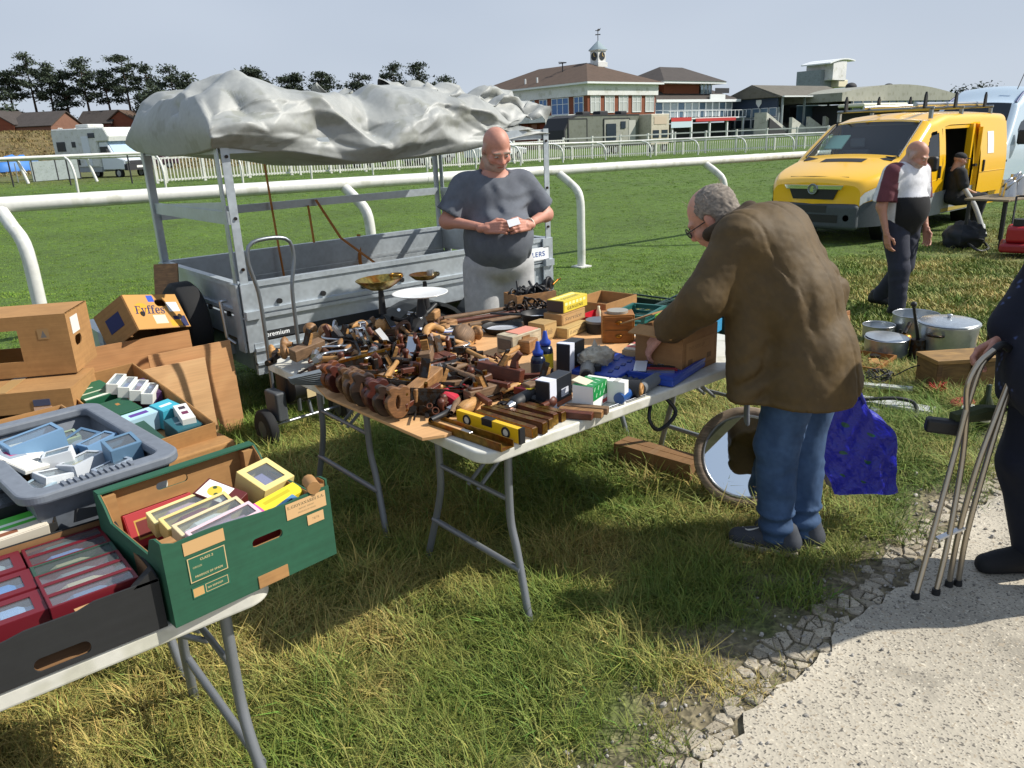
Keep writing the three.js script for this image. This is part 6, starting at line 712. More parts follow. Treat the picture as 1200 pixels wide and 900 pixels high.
{ // pieces on the plywood middle
  const bw = T('wooden_bow', 'curved pale wooden bow with a strut, like a harness frame', 'wooden frame', [1.95, SY, -2.84], .5); P('bow', TU([[-.11, .02, .05], [-.12, .06, .0], [-.08, .12, -.05], [0, .13, -.06], [.06, .10, -.04]], .018, 10, true, 30), MT.woodPale, bw); P('strut', rod([-.06, .11, -.04], [.10, .02, .08], .013), MT.woodPale, bw); P('foot', RB(.2, .02, .05, .006, 0, .011, .06, 0, -.3), MT.woodPale, bw);
  const bl = T('wooden_bell', 'dark turned wooden bell shaped block beside the bow', 'block', [2.09, SY + .045, -2.9]); bl.rotation.set(.9, .6, 0); P('dome', LA([[.012, -.06], [.014, -.03], [.03, -.02], [.052, .0], [.056, .03], [.045, .05], [.02, .056], [0, .057]], 20), MT.woodOld, bl); P('boss', CY(.017, .014, .02, 14, 0, -.062, 0), MT.woodDark, bl);
  const oar = T('timber_baton', 'tapered pale timber baton lying across the plywood', 'timber', [2.17, SY + .022, -2.93], .75); P('baton', EX([[-.2, -.018], [.16, -.028], [.18, .0], [.16, .028], [-.2, .018]], .04, .006).rotateX(-PI / 2), MT.woodPale, oar); P('end_grain', RB(.01, .03, .04, .003, .185, 0, 0), MT.woodOld, oar); const o2 = copy(oar, [2.0, SY + .02, -3.08], 1.3, 'yellowish timber baton under the bow');
  const adze = T('adze', 'small adze with a long wooden shaft on the plywood', 'adze', [2.0, SY + .012, -2.52], .25); P('shaft', TU([[-.1, .01, 0], [0, .012, .01], [.16, .01, 0]], .011, 8, true, 14), MT.woodMid, adze); P('blade', EX([[-.1, 0], [-.12, .03], [-.16, .05], [-.15, .02], [-.13, -.01]], .045, .003), MT.darkSteel, adze); tool('mallet', 2.12, -2.56, .4, 0, 'on the bare plywood', 0, 1); tool('hammer', 1.86, -2.44, 2.0, .02, 'on the bare plywood', .05, 2); tool('hammer', 1.92, -2.6, .9, .0, 'on the bare plywood', .0, 3);
  const pb = T('planed_box', 'whitish wooden tool box with a small brass hasp', 'box', [2.24, SY, -2.65], .12); P('box_body', RB(.2, .085, .10, .004, 0, .0445, 0), tm('#cfc6b0', .75, T_wood, .2), pb); P('lid_paper', B(.14, .003, .08, .02, .0885, 0), mat('#c98672', .8), pb); P('label_edge', B(.004, .05, .08, -.1015, .045, 0), tm('#6f665c', .8, T_card, .2), pb); P('foot', RB(.03, .012, .02, .003, .06, .0, .05), MT.woodDark, pb); P('slot', B(.05, .012, .004, -.01, .07, .0515), MT.woodMid, pb);
  for (let i = 0; i < 4; i++) { const t = T('wooden_block', ['rounded tan wooden block nearest the baton', 'tan wooden block under the others', 'small tan wooden block on top', 'brown wooden block beside the scales'][i], 'block', [2.20 + .05 * (i % 2), SY + (i === 2 ? .052 : 0), -3.16 - .07 * i], .3 * i, 'stacked wooden blocks'); P('body', RB(.085, .05, .065, .012, 0, .026, 0), tm(['#b5895a', '#a87c50', '#b98d5e', '#7d5a3c'][i], .7, T_wood, .15), t); P('plug', CY(.008, .008, .004, 10, 0, .052, 0), MT.woodDark, t); }
  for (let i = 0; i < 6; i++) { const t = T('tool_shaft', ['long dark shaft at the front of the bundle', 'long brown shaft in the bundle', 'long ribbed shaft in the bundle', 'long reddish shaft in the bundle', 'long worn shaft in the bundle', 'long pale tipped shaft at the back of the bundle'][i], 'tool shaft', [2.5, SY + .015 + .012 * (i % 2), -3.36 + i * .055], -.28 + .05 * (i % 3), 'long tool shafts'); P('shaft', rod([-.2, 0, 0], [.24, .008, 0], .014, .01), [MT.woodDark, MT.woodOld, MT.woodDark, MT.woodRed, MT.woodMid, MT.woodOld][i], t); P('socket', CY(.016, .014, .08, 12, .26, .008, 0, 0, 0, PI / 2), MT.darkSteel, t); }
}
{ // scales and pans
  const t = T('kitchen_scales', 'black cast iron kitchen scales with brass pan and white plate', 'scales', [2.03, SY, -3.2], .3); P('base', [RB(.22, .03, .12, .01, 0, .017, 0), EX([[-.09, 0], [.09, 0], [.05, .09], [-.05, .09]], .05, .01).translate(0, .03, 0)], MT.black, t); P('beam', TU([[-.17, .14, 0], [-.08, .11, 0], [0, .125, 0], [.08, .11, 0], [.17, .14, 0]], .012, 8, true), MT.black, t); P('pivot', CY(.015, .015, .08, 12, 0, .12, 0, PI / 2), MT.chrome, t); P('plate_stem', CY(.012, .03, .1, 12, -.02, .175, .06), MT.black, t); P('white_plate', LA([[0, 0], [.10, .004], [.135, .014], [.138, .018], [.13, .017], [.1, .008], [0, .004]], 32, -.02, .225, .06), mat('#e4e6e6', .2), t); P('pan_stem', CY(.012, .02, .13, 12, -.09, .2, -.13), MT.black, t);
  const bp = P('brass_pan', LA([[0, 0], [.05, .004], [.09, .025], [.125, .055], [.122, .057], [.085, .03], [.04, .01], [0, .008]], 30).scale(1.1, 1, .8).translate(-.09, .255, -.13), tm('#c2ad58', .3, T_rust, .4, .8), t); P('pour_lip', TO(.03, .006, .03, .31, -.13, PI / 2), MT.brass, bp); P('crank_knob', rod([-.12, .17, 0], [-.15, .18, .03], .008), MT.chrome, t);
  const d2 = T('brass_dish', 'small brass dish on a black stand behind the scales', 'dish', [2.22, SY, -3.38]); P('dish', LA([[0, 0], [.05, .003], [.08, .028], [.077, .03], [.045, .008], [0, .006]], 26, 0, .25, 0), tm('#b39a4a', .3, T_rust, .4, .85), d2); P('stand', [CY(.01, .03, .24, 12, 0, .12, 0), CY(.06, .065, .02, 16, 0, .01, 0)], MT.black, d2); P('weight', CY(.018, .02, .03, 14, .04, .28, 0), MT.steel, d2);
  const sp = T('enamel_plate', 'white enamel plate lying at the foot of the scales', 'plate', [1.95, SY + .01, -3.24], 0); sp.rotation.set(.2, 0, .25); P('plate', LA([[0, 0], [.07, .003], [.1, .014], [.098, .017], [.07, .006], [0, .003]], 26), mat('#dfe4e8', .25), sp); P('rim_line', TO(.099, .0025, 0, .0155, 0, PI / 2), MT.blue, sp); const sp2 = copy(sp, [2.10, SY + .035, -3.1], 1, 'white enamel plate leaning under the scales beam'); sp2.rotation.set(.15, 1, -.2);
  for (const [l, x, z, r, y] of [['flat black frying pan with a pale shining inside', 2.40, -2.97, .105, 0], ['deep black pan with a white enamel inside', 2.62, -2.95, .085, .03]]) { const p = T('frying_pan', l, 'pan', [x, SY, z], 2.6); P('pan', LA([[0, .002], [r * .8, .002], [r, .035 + y], [r * .96, .036 + y], [r * .78, .008], [0, .008]], 30), MT.black, p); P('lining', LA([[0, 0], [r * .76, .001], [r * .8, .006]], 28, 0, .0095 + y * .7, 0), mat('#c9ccd2', .15, .3), p); P('handle', bar([r * .95, .03 + y, 0], [r + .16, .05 + y, 0], .022, .008), MT.black, p); }
  const ci = T('charcoal_iron', 'heap of dark castings at the foot of the scales', 'casting', [1.92, SY, -3.14], .4); P('body', [EX([[-.08, 0], [.08, 0], [.1, .03], [.04, .06], [-.06, .05]], .08, .01)], MT.darkSteel, ci); P('handle', TU([[-.06, .05, 0], [-.05, .1, 0], [.04, .1, 0], [.05, .05, 0]], .01, 8, true), MT.woodDark, ci);
}
{ // bottles and cartons
  const bot = (l, x, z, s, lab) => { const t = T('glue_bottle', l, 'bottle', [x, SY, z]); P('bottle', LA([[0, 0], [.028, 0], [.03, .004], [.03, .09], [.024, .105], [.011, .11]], 20).scale(s, s, s), mat('#16233c', .25), t); P('cap', LA([[.013, .108], [.022, .112], [.022, .125], [.012, .135], [.007, .165], [0, .167]], 16).scale(s, s, s), mat('#1c3f9c', .35), t); P('label', CY(.0306 * s, .0306 * s, .06 * s, 20, 0, .05 * s, 0), lab, t); };
  bot('dark glue bottle with blue cap and grey label', 1.975, -2.225, 1, mat('#2a3038', .5)); bot('dark glue bottle with blue cap and yellow label', 2.075, -2.29, 1.08, mat('#c9b422', .5));
  const dk = (l, x, z, ry, dim, y = 0, tilt = 0) => { const t = T('sleeved_box', l, 'box', [x, .736 + y, z], ry); t.rotation.z = tilt; P('carton', RB(...dim, .003, 0, dim[1] / 2, 0), mat('#1d2026', .4), t); P('white_sleeve', B(dim[0] * .28, dim[1] + .003, dim[2] + .003, -dim[0] * .33, dim[1] / 2, 0), mat('#d3d6e2', .6), t); P('label', B(dim[0] * .3, dim[1] * .28, .002, dim[0] * .17, dim[1] * .42, dim[2] / 2 + .001), mat('#c9ccd6', .5), t); P('copper_band', B(dim[0] * .66, dim[1] * .16, .0015, dim[0] * .15, dim[1] * .1, dim[2] / 2 + .0012), mat('#a05a38', .5), t); };
  dk('black box with lilac sleeve standing behind the bottles', 2.17, -2.24, .35, [.15, .125, .06], .012, -.05); dk('black box with white sleeve and oval label beside the red case', 1.85, -2.0, .25, [.16, .11, .06], 0);
  const gb = T('parts_carton', 'white parts carton wrapped in green striped tape', 'box', [1.945, .736, -1.90], .3); P('carton', RB(.135, .09, .085, .002, 0, .045, 0), mat('#dcdcd8', .6), gb); const gt = canvasTex(256, 128, (g, w, h) => { g.fillStyle = '#12803a'; g.fillRect(0, 0, w, h); g.strokeStyle = '#d8ecd8'; g.lineWidth = 7; for (let i = 0; i < 8; i++) { const x = 20 + i * 34, y = (i % 2) * 60 + 14; g.beginPath(); g.moveTo(x, y + 34); g.lineTo(x + 16, y); g.stroke(); } }); P('green_wrap', [place(new THREE.PlaneGeometry(.112, .055), -.012, .064, .0437), place(new THREE.PlaneGeometry(.112, .086), -.012, .0915, 0, -PI / 2)], mat('#ffffff', .35, 0, { map: gt }), gb); P('red_stripe', B(.05, .014, .002, .035, .014, .0437), mat('#9a2a26', .5), gb); P('flap', B(.06, .003, .06, -.03, .097, -.02, .2), mat('#cfc6ac', .7), gb); const wc = T('parts_carton', 'plain white carton end beside the green taped one', 'box', [2.03, .736, -1.845], .35); P('carton', RB(.04, .085, .07, .002, 0, .0425, 0), mat('#e2e2de', .6), wc); P('tape', B(.041, .002, .02, 0, .0855, 0), mat('#b8b8b0', .5), wc);
  const rc = T('red_case', 'glossy red tubular case lying beside the black box', 'case', [1.84, SY + .028, -2.11], .25); P('tube', RB(.15, .05, .06, .022, 0, 0, 0), mat('#8d1c22', .3), rc); P('end_cap', RB(.012, .05, .06, .005, -.08, 0, 0), mat('#6a1418', .35), rc);
  const pd = T('power_tool', 'black cordless tool with yellow sticker lying on its side', 'power tool', [1.75, SY + .025, -2.05], .3); P('body', LA([[0, 0], [.022, .004], [.028, .04], [.026, .14], [.02, .17], [0, .175]], 16, 0, 0, 0, 0, 0, -PI / 2).translate(-.09, 0, 0), MT.black, pd); P('handle', RB(.035, .03, .1, .012, .03, -.006, .06, 0, .4), MT.black, pd); P('sticker', B(.035, .002, .025, .04, .027, 0), mat('#d2bc2a', .5), pd); P('nose', CY(.012, .018, .03, 14, -.105, 0, 0, 0, 0, PI / 2), MT.steel, pd);
  const ad = T('awl', 'awl with ball shaped wooden handle', 'awl', [1.76, SY + .02, -1.95], .3); P('ball', SP(.022, 1.2, 1, 1, .04, 0, 0), MT.woodRed, ad); P('neck', CY(.013, .009, .05, 12, .0, 0, 0, 0, 0, PI / 2), MT.woodRed, ad); P('spike', rod([-.1, -.008, 0], [-.02, 0, 0], .003), MT.steel, ad);
  const yb = T('yellow_carton', 'yellow printed carton with torn dark end on top of the tan boxes', 'carton', [2.66, SY + .108, -2.76], .22); const ytx = canvasTex(256, 100, (g, w, h) => { g.fillStyle = '#d8c23c'; g.fillRect(0, 0, w, h); g.fillStyle = '#f0e6a0'; for (let i = 0; i < 6; i++) g.fillRect(10 + i * 40, 14, 26, 26); g.fillStyle = '#5a4a18'; g.font = 'bold 40px sans-serif'; g.fillText('GENUINE', 30, 84); }); P('carton', RB(.22, .06, .1, .003, 0, .03, 0), mat('#d2bc3a', .55), yb); P('top_print', place(new THREE.PlaneGeometry(.215, .095), 0, .0612, 0, -PI / 2), mat('#fff', .5, 0, { map: ytx }), yb); P('front_print', place(new THREE.PlaneGeometry(.21, .055), 0, .03, .0512), mat('#fff', .5, 0, { map: ytx }), yb); P('dark_end', B(.003, .056, .096, -.111, .03, 0), mat('#3a2f2c', .6), yb);
  const tb = (l, x, z, ry, dim, y, c, txt) => { const t = T('tan_carton', l, 'carton', [x, SY + y, z], ry, 'tan cartons under the yellow one'); P('carton', RB(...dim, .003, 0, dim[1] / 2, 0), tm(c, .8, T_card, .3), t); const tt = canvasTex(256, 90, (g, w, h) => { g.fillStyle = c; g.fillRect(0, 0, w, h); g.fillStyle = '#6d5a44'; g.font = 'italic bold 54px serif'; g.fillText(txt, 16, 64); }); P('front_print', place(new THREE.PlaneGeometry(dim[0] * .9, dim[1] * .75), 0, dim[1] / 2, dim[2] / 2 + .0012), mat('#fff', .8, 0, { map: tt }), t); }; tb('tan carton with script lettering at the bottom of the stack', 2.60, -2.70, .25, [.2, .05, .12], 0, '#c7ac72', 'Lorraine'); tb('brown carton in the middle of the stack', 2.63, -2.75, .2, [.21, .056, .11], .0505, '#b58f5e', 'Service'); tb('tan carton beside the bottom one', 2.45, -2.72, .15, [.1, .085, .1], 0, '#b89a66', 'Tools');
}
{ // right half of the table
  const m = mat('#1d3f9a', .45), m2 = mat('#27509f', .5);
  const lid = T('blue_tool_case', 'blue plastic tool case lying open with its moulded lid', 'tool case', [2.36, .736, -2.06], .25); P('lid', RB(.32, .03, .22, .008, -.03, .017, -.08), m, lid); for (let i = 0; i < 5; i++) for (let j = 0; j < 3; j++) P('lid_recess', RB(.035, .006, .018, .002, -.14 + i * .055, .033, -.15 + j * .06, 0, .3), j % 2 ? m2 : mat('#16306f', .5), lid); const base = P('tray', [RB(.34, .03, .2, .008, .04, .016, .14)], m, lid); P('tray_rim', [B(.34, .014, .012, .04, .036, .235), B(.34, .014, .012, .04, .036, .045), B(.012, .014, .2, -.125, .036, .14), B(.012, .014, .2, .205, .036, .14)], m, base); rnd = mulberry(5); for (let i = 0; i < 7; i++) P('grip_tool', bar([-.08 + i * .035, .036, .08 + rr(0, .03)], [-.06 + i * .035 + rr(0, .04), .036, .2], .014, .01), i % 3 === 1 ? mat('#8a2a30', .5) : i % 3 ? MT.black : MT.steel, base); P('clear_sheet', B(.14, .003, .05, -.05, .045, .06, 0, .4), mat('#c6ccd4', .2), base);
  const ct = T('open_carton', 'brown carton the man in the coat reaches into', 'carton', [2.55, .736, -1.985], .1); openBox(ct, .27, .18, .23, tm('#a37a4e', .9, T_card, .6), tm('#a37a4e', .9, T_card, .6), {}); P('flap', B(.25, .005, .1, 0, .195, -.155, -.35), MT.card, ct); P('flap', B(.08, .005, .21, -.165, .18, 0, 0, 0, .25), MT.card, ct); const lt = canvasTex(256, 128, (g, w, h) => { g.fillStyle = '#a37a4e'; g.fillRect(0, 0, w, h); g.fillStyle = '#7a5a3a'; g.font = '24px sans-serif'; g.fillText('THIS SIDE UP', 24, 40); g.fillRect(20, 84, 40, 26); g.fillRect(190, 84, 40, 26); g.strokeStyle = '#7a5a3a'; g.strokeRect(150, 14, 60, 34); }); P('front_print', place(new THREE.PlaneGeometry(.22, .11), 0, .08, .1162), mat('#fff', .9, 0, { map: lt }), ct); P('packing', B(.25, .09, .21, 0, .055, 0), mat('#c7c2ba', .9), ct);
  const cab = T('drawer_cabinet', 'small golden oak cabinet with two drawers', 'cabinet', [2.66, SY, -2.42], -.75); P('case', RB(.15, .135, .11, .003, 0, .068, 0), tm('#b67a34', .5, T_wood, .25), cab); for (const y of [.035, .1]) { const dr = P('drawer', RB(.13, .055, .008, .002, 0, y, .056), tm('#a86c2c', .5, T_wood, .25), cab); P('pull', SP(.011, 1.4, .8, .7, 0, y, .064), MT.brass, dr); } P('tin', CY(.05, .05, .012, 20, 0, .142, 0), mat('#a9a496', .4, .4), cab);
  const rt = T('red_tray', 'bright red plastic tray with a bottle standing in it', 'tray', [2.86, SY, -2.72], .2); openBox(rt, .22, .055, .14, mat('#b81f30', .4), mat('#b81f30', .4), { th: .004, liner: false }); P('bottle', LA([[0, 0], [.014, 0], [.014, .06], [.007, .075], [.007, .09], [0, .09]], 14, -.02, .005, .0), mat('#d8d0b0', .5), rt);
  const tin = T('round_tin', 'dark round tin with a grey lid', 'tin', [2.72, SY, -2.60]); P('tin', CY(.065, .062, .05, 26, 0, .0255, 0), MT.black, tin); P('lid', CY(.066, .066, .012, 26, 0, .058, 0), mat('#6b7078', .4, .4), tin); P('label', B(.05, .03, .002, .035, .025, .056, 0, .56), mat('#b0a890', .6), tin);
  const bc = T('black_case', 'ribbed black plastic case leaning on the table', 'case', [2.74, SY, -2.26], .45); P('shell', RB(.2, .045, .15, .012, 0, .024, 0, 0, 0, .12), tm('#2a2e31', .6, T_fine, .1), bc); for (let i = 0; i < 6; i++) P('rib', B(.006, .006, .13, -.075 + i * .03, .049 + (-.075 + i * .03) * .12, 0, 0, 0, .12), MT.black, bc); const gc = T('teal_case', 'dark teal padded case beside the black one', 'case', [2.87, SY, -2.2], .4); P('shell', RB(.16, .055, .13, .022, 0, .028, 0), mat('#24504e', .7), gc); P('zip', TO(.06, .003, 0, .03, 0, PI / 2).scale(1.25, 1, 1.02), MT.black, gc);
  const stb = T('striped_packet', 'cream packet box with red print beside the carton', 'box', [2.50, SY, -2.16], .35); P('carton', RB(.13, .045, .09, .003, 0, .023, 0), tm('#c2a883', .8, T_card, .3), stb); for (let i = 0; i < 4; i++) P('packet', RB(.028, .006, .08, .002, -.045 + i * .03, .049, 0), i % 2 ? mat('#c4685e', .7) : mat('#d8cdb8', .7), stb);
  const cl = T('cloth_bag', 'crumpled pale canvas bag', 'bag', [2.28, .736, -2.20], .5); { const g = new THREE.SphereGeometry(1, 30, 20); const p = g.attributes.position; for (let i = 0; i < p.count; i++) { const x = p.getX(i), y = p.getY(i), z = p.getZ(i), k = 1 + .3 * (1 - Math.abs(noise3(x * 1.6, y * 1.6, z * 1.6)) * 2) * .6; p.setXYZ(i, x * .11 * k, Math.max(0, (y * .5 + .45) * .09 * k + (x < -.5 ? .02 : 0)), z * .07 * k); } g.computeVertexNormals(); P('canvas', g, tm('#c3b9a4', .9, T_cloth, .1), cl); P('peak', new THREE.ConeGeometry(.03, .08, 5).rotateZ(.25).translate(.03, .09, -.01), tm('#cfc6b4', .9, T_cloth, .1), cl); }
  const nail = T('nail_gun', 'grey nozzle tool with black mouth among the cloths', 'tool', [2.15, .736, -2.12], .7); P('barrel', CY(.028, .034, .12, 18, 0, .036, 0, 0, 0, PI / 2), mat('#8d8a82', .5, .4), nail); P('mouth', CY(.022, .022, .02, 16, -.065, .036, 0, 0, 0, PI / 2), MT.black, nail); P('grip', RB(.03, .06, .03, .008, .02, .03, .04), MT.black, nail);
  const gl = T('work_gloves', 'grey work gloves lying in a heap', 'gloves', [2.12, .736, -1.97], .2); for (const [x, z, r] of [[0, 0, 0], [.05, .04, 1.1]]) { P('palm', SP(.045, 1.2, .35, .9, x, .018, z), tm('#55585a', .9, T_cloth, .08), gl); for (let i = 0; i < 4; i++) P('finger', rod([x + Math.cos(r) * .03, .016, z - .03 + i * .02], [x + Math.cos(r) * .03 + .06, .014, z - .04 + i * .026], .011, .009), tm('#55585a', .9, T_cloth, .08), gl); }
  const rl = T('wire_reel', 'dark reel with pale wooden core lying on its side', 'reel', [2.10, .736, -1.86], .5); P('coil', CY(.033, .033, .1, 20, 0, .034, 0, PI / 2), MT.black, rl); P('core', TO(.016, .008, 0, .034, .052), MT.woodPale, rl); const r2 = T('grey_roll', 'grey rolled rubber mat at the table edge', 'roll', [2.22, .736, -1.855], .25); P('roll', CY(.024, .024, .15, 18, 0, .025, 0, 0, 0, PI / 2), mat('#5d6266', .7), r2); P('end', CY(.012, .012, .152, 12, 0, .025, 0, 0, 0, PI / 2), MT.black, r2); const bc2 = T('blue_canister', 'small blue gas canister with wire bail', 'canister', [2.06, .736, -1.835], .3); P('can', CY(.022, .022, .11, 18, 0, .023, 0, 0, 0, PI / 2), mat('#1f4a86', .35), bc2); P('bail', TO(.016, .003, .065, .023, 0, 0, PI / 2), MT.black, bc2); PT('steel_rod', 'thin bright steel rod on the table edge', 'rod', rod([1.95, .742, -1.815], [2.15, .742, -1.812], .005), MT.chrome);
}
{ // far end: crates and trays
  const ct = T('card_tray', 'open brown card tray at the far end of the tables', 'tray', [3.05, .736, -2.88], .15); openBox(ct, .30, .1, .24, MT.card, MT.card, {}); PT('card_tray_packing', 'brown packing paper in the far card tray', 'paper', B(.26, .03, .2, 3.05, .76, -2.88, 0, .15), MT.cardDark);
  const crate = (l, x, y, z, ry, w, h, d, col, group) => { const t = T('plastic_crate', l, 'crate', [x, y, z], ry, group), m = mat(col, .5); P('floor', B(w, .006, d, 0, .004, 0), m, t); for (const s of [-1, 1]) { for (let k = 0; k < 3; k++) { P('side_slat', B(w, h * .2, .008, 0, h * (.16 + .34 * k), s * (d / 2 - .004)), m, t); P('end_slat', B(.008, h * .2, d - .018, s * (w / 2 - .004), h * (.16 + .34 * k), 0), m, t); } } for (const a of [-1, 1]) for (const b of [-1, 1]) P('corner_post', B(.02, h, .02, a * (w / 2 - .012), h / 2, b * (d / 2 - .012)), m, t); P('rim', [B(w + .02, .012, .016, 0, h, d / 2), B(w + .02, .012, .016, 0, h, -d / 2), B(.016, .0125, d - .02, w / 2, h, 0), B(.016, .0125, d - .02, -w / 2, h, 0)], m, t); return t; };
  crate('teal green slatted crate on the table beside the cabinet', 3.02, .736, -2.60, .3, .26, .07, .18, '#1d5a54'); const l2 = T('lime_tray', 'lime green plastic tray on the far table end', 'tray', [3.08, .736, -2.42], .3); openBox(l2, .15, .07, .14, mat('#7fb82a', .4), mat('#7fb82a', .4), { th: .004, liner: false }); const bt = T('blue_tray', 'turquoise plastic tray beside the lime one', 'tray', [3.10, .736, -2.24], .25); openBox(bt, .14, .06, .12, mat('#2a86b4', .4), mat('#2a86b4', .4), { th: .004, liner: false });
  crate('dark green stacking crate on the grass behind the tables', 4.75, gy(4.75, -4.1) + .0, -4.15, .1, .6, .36, .4, '#17322c', 'dark green crates on the grass'); crate('second dark green crate with clear bags on the grass', 5.15, gy(5, -3.7), -3.85, .25, .6, .36, .4, '#1b3a33', 'dark green crates on the grass'); { const b = T('clear_bag', 'crumpled clear plastic bag in the green crate', 'bag', [5.15, .31, -3.85]); const g = new THREE.IcosahedronGeometry(.14, 3); const p = g.attributes.position; for (let i = 0; i < p.count; i++) { const k = 1 + .35 * noise3(p.getX(i) * 9, p.getY(i) * 9, p.getZ(i) * 9); p.setXYZ(i, p.getX(i) * k * 1.3, p.getY(i) * k * .6, p.getZ(i) * k); } g.computeVertexNormals(); P('film', g, mat('#c4cad0', .2, .1), b); P('knot', SP(.02, 1, 1.6, 1, 0, .08, 0), mat('#d5dade', .2), b); }
  for (let i = 0; i < 4; i++) { const x = 5.4 + i * .16, z = -3.9 + .12 * (i % 2); PT('tin_ware', ['dented tin mug on the grass by the crates', 'small metal pot on the grass by the crates', 'tin lid on the grass by the crates', 'metal jug on the grass by the crates'][i], 'tinware', LA([[0, 0], [.07, 0], [.075, .1], [.08, .12], [.075, .12], [.068, .005], [0, .005]], 20, x, gy(x, z) + .01, z), MT.galvDark); }
  const wc = T('wooden_crate', 'small wooden crate of black tackle at the table back', 'crate', [2.90, .736, -3.32], -.2); openBox(wc, .26, .1, .16, MT.woodMid, MT.woodMid, { th: .012, liner: false }); rnd = mulberry(61); const gears = []; for (let i = 0; i < 40; i++) gears.push(rnd() < .5 ? TO(rr(.015, .035), .006, rr(-.11, .11), rr(.05, .12), rr(-.06, .06), rr(0, 3), rr(0, 3)) : CY(.008, .008, rr(.06, .14), 8, rr(-.1, .1), rr(.05, .12), rr(-.06, .06), rr(0, 3), 0, rr(0, 3))); const gg = PT('tackle_heap', 'tangled black metal tackle filling the wooden crate', 'tackle', gears.map((g) => g.rotateY(-.2).translate(2.90, .736, -3.32)), MT.black); gg.userData.kind = 'stuff';
  rnd = mulberry(62); const g2 = []; for (let i = 0; i < 46; i++) g2.push(rnd() < .4 ? TO(rr(.015, .04), .006, 2.76 + rr(-.14, .14), SY + rr(.0, .06), -3.12 + rr(-.1, .1), rr(0, 3), rr(0, 3)) : CY(.007, .009, rr(.08, .18), 8, 2.76 + rr(-.14, .14), SY + rr(.0, .05), -3.12 + rr(-.1, .1), PI / 2 + rr(-.2, .2), 0, rr(0, 3))); PT('tackle_heap', 'black metal tools heaped in front of the wooden crate', 'tackle', g2, MT.darkSteel).userData.kind = 'stuff';
  const cp = T('blue_clamp', 'bright blue plastic clamp case on the table back', 'clamp', [2.95, .736, -3.1], .3); P('body', EX([[-.1, 0], [.1, 0], [.11, .05], [.06, .08], [.02, .05], [-.03, .06], [-.08, .09], [-.11, .04]], .09, .008), mat('#1f6fc8', .4), cp); P('trigger', RB(.05, .03, .04, .008, .0, .085, .0), MT.black, cp); const rg = T('fishing_reel', 'black reel with brass handle at the table corner', 'reel', [3.12, .736, -3.4], .4); P('spool', [TO(.04, .01, 0, .1, 0), CY(.03, .03, .05, 16, 0, .1, 0, PI / 2)], MT.black, rg); P('stand', rod([0, 0, 0], [0, .1, 0], .012), MT.black, rg); P('crank', TU([[0, .1, .03], [.05, .12, .04], [.09, .12, .04]], .006, 6), MT.brass, rg);
  const ta = T('black_lamp', 'black jointed stand with round dark green base beside the coat', 'stand', [5.45, gy(5.45, -3.65), -3.7]); P('base', LA([[0, 0], [.13, 0], [.13, .12], [.1, .24], [.05, .28], [0, .28]], 20), mat('#16302c', .5), ta); P('arm', TU([[0, .28, 0], [-.02, .45, 0], [.05, .62, 0], [.12, .8, 0]], .02, 8, true), MT.black, ta); P('joint', [SP(.04, 1, 1, 1, .05, .62, 0)], MT.black, ta); P('head', RB(.14, .06, .08, .02, .14, .83, 0), MT.black, ta); P('knob', SP(.03, 1, 1, 1, -.02, .45, .03), MT.darkSteel, ta);
}
// ================= people =================
function surfaceNets(f, lo, hi, cell) { // mesh of f = 0 (negative inside)
  const n = [0, 1, 2].map((k) => Math.ceil((hi[k] - lo[k]) / cell) + 1), [nx, ny, nz] = n, F = new Float32Array(nx * ny * nz); let i = 0;
  for (let z = 0; z < nz; z++) for (let y = 0; y < ny; y++) for (let x = 0; x < nx; x++) F[i++] = f(lo[0] + x * cell, lo[1] + y * cell, lo[2] + z * cell);
  const id = (x, y, z) => x + nx * (y + ny * z), vi = new Int32Array(nx * ny * nz).fill(-1), ps = [], ix = [];
  for (let z = 0; z < nz - 1; z++) for (let y = 0; y < ny - 1; y++) for (let x = 0; x < nx - 1; x++) {
    let m = 0, px = 0, py = 0, pz = 0, c = 0; const v = []; for (let k = 0; k < 8; k++) { const d = F[id(x + (k & 1), y + ((k >> 1) & 1), z + (k >> 2))]; v.push(d); if (d < 0) m |= 1 << k; } if (m === 0 || m === 255) continue;
    for (let a = 0; a < 8; a++) for (const b of [a | 1, a | 2, a | 4]) { if (b === a || (v[a] < 0) === (v[b] < 0)) continue; const t = v[a] / (v[a] - v[b]); px += mix(a & 1, b & 1, t); py += mix((a >> 1) & 1, (b >> 1) & 1, t); pz += mix(a >> 2, b >> 2, t); c++; }
    vi[id(x, y, z)] = ps.length / 3; ps.push(lo[0] + (x + px / c) * cell, lo[1] + (y + py / c) * cell, lo[2] + (z + pz / c) * cell); }
  const quad = (a, b, c, d, flip) => { if (a < 0 || b < 0 || c < 0 || d < 0) return; if (flip) ix.push(a, c, b, a, d, c); else ix.push(a, b, c, a, c, d); };
  for (let z = 1; z < nz - 1; z++) for (let y = 1; y < ny - 1; y++) for (let x = 1; x < nx - 1; x++) { const s = F[id(x, y, z)] < 0;
    if (s !== (F[id(x + 1, y, z)] < 0)) quad(vi[id(x, y - 1, z - 1)], vi[id(x, y, z - 1)], vi[id(x, y, z)], vi[id(x, y - 1, z)], !s);
    if (s !== (F[id(x, y + 1, z)] < 0)) quad(vi[id(x - 1, y, z - 1)], vi[id(x - 1, y, z)], vi[id(x, y, z)], vi[id(x, y, z - 1)], !s);
    if (s !== (F[id(x, y, z + 1)] < 0)) quad(vi[id(x - 1, y - 1, z)], vi[id(x, y - 1, z)], vi[id(x, y, z)], vi[id(x - 1, y, z)], !s); }
  const g = new THREE.BufferGeometry(); g.setAttribute('position', new THREE.Float32BufferAttribute(ps, 3)); g.setIndex(ix); g.computeVertexNormals(); return g;
}
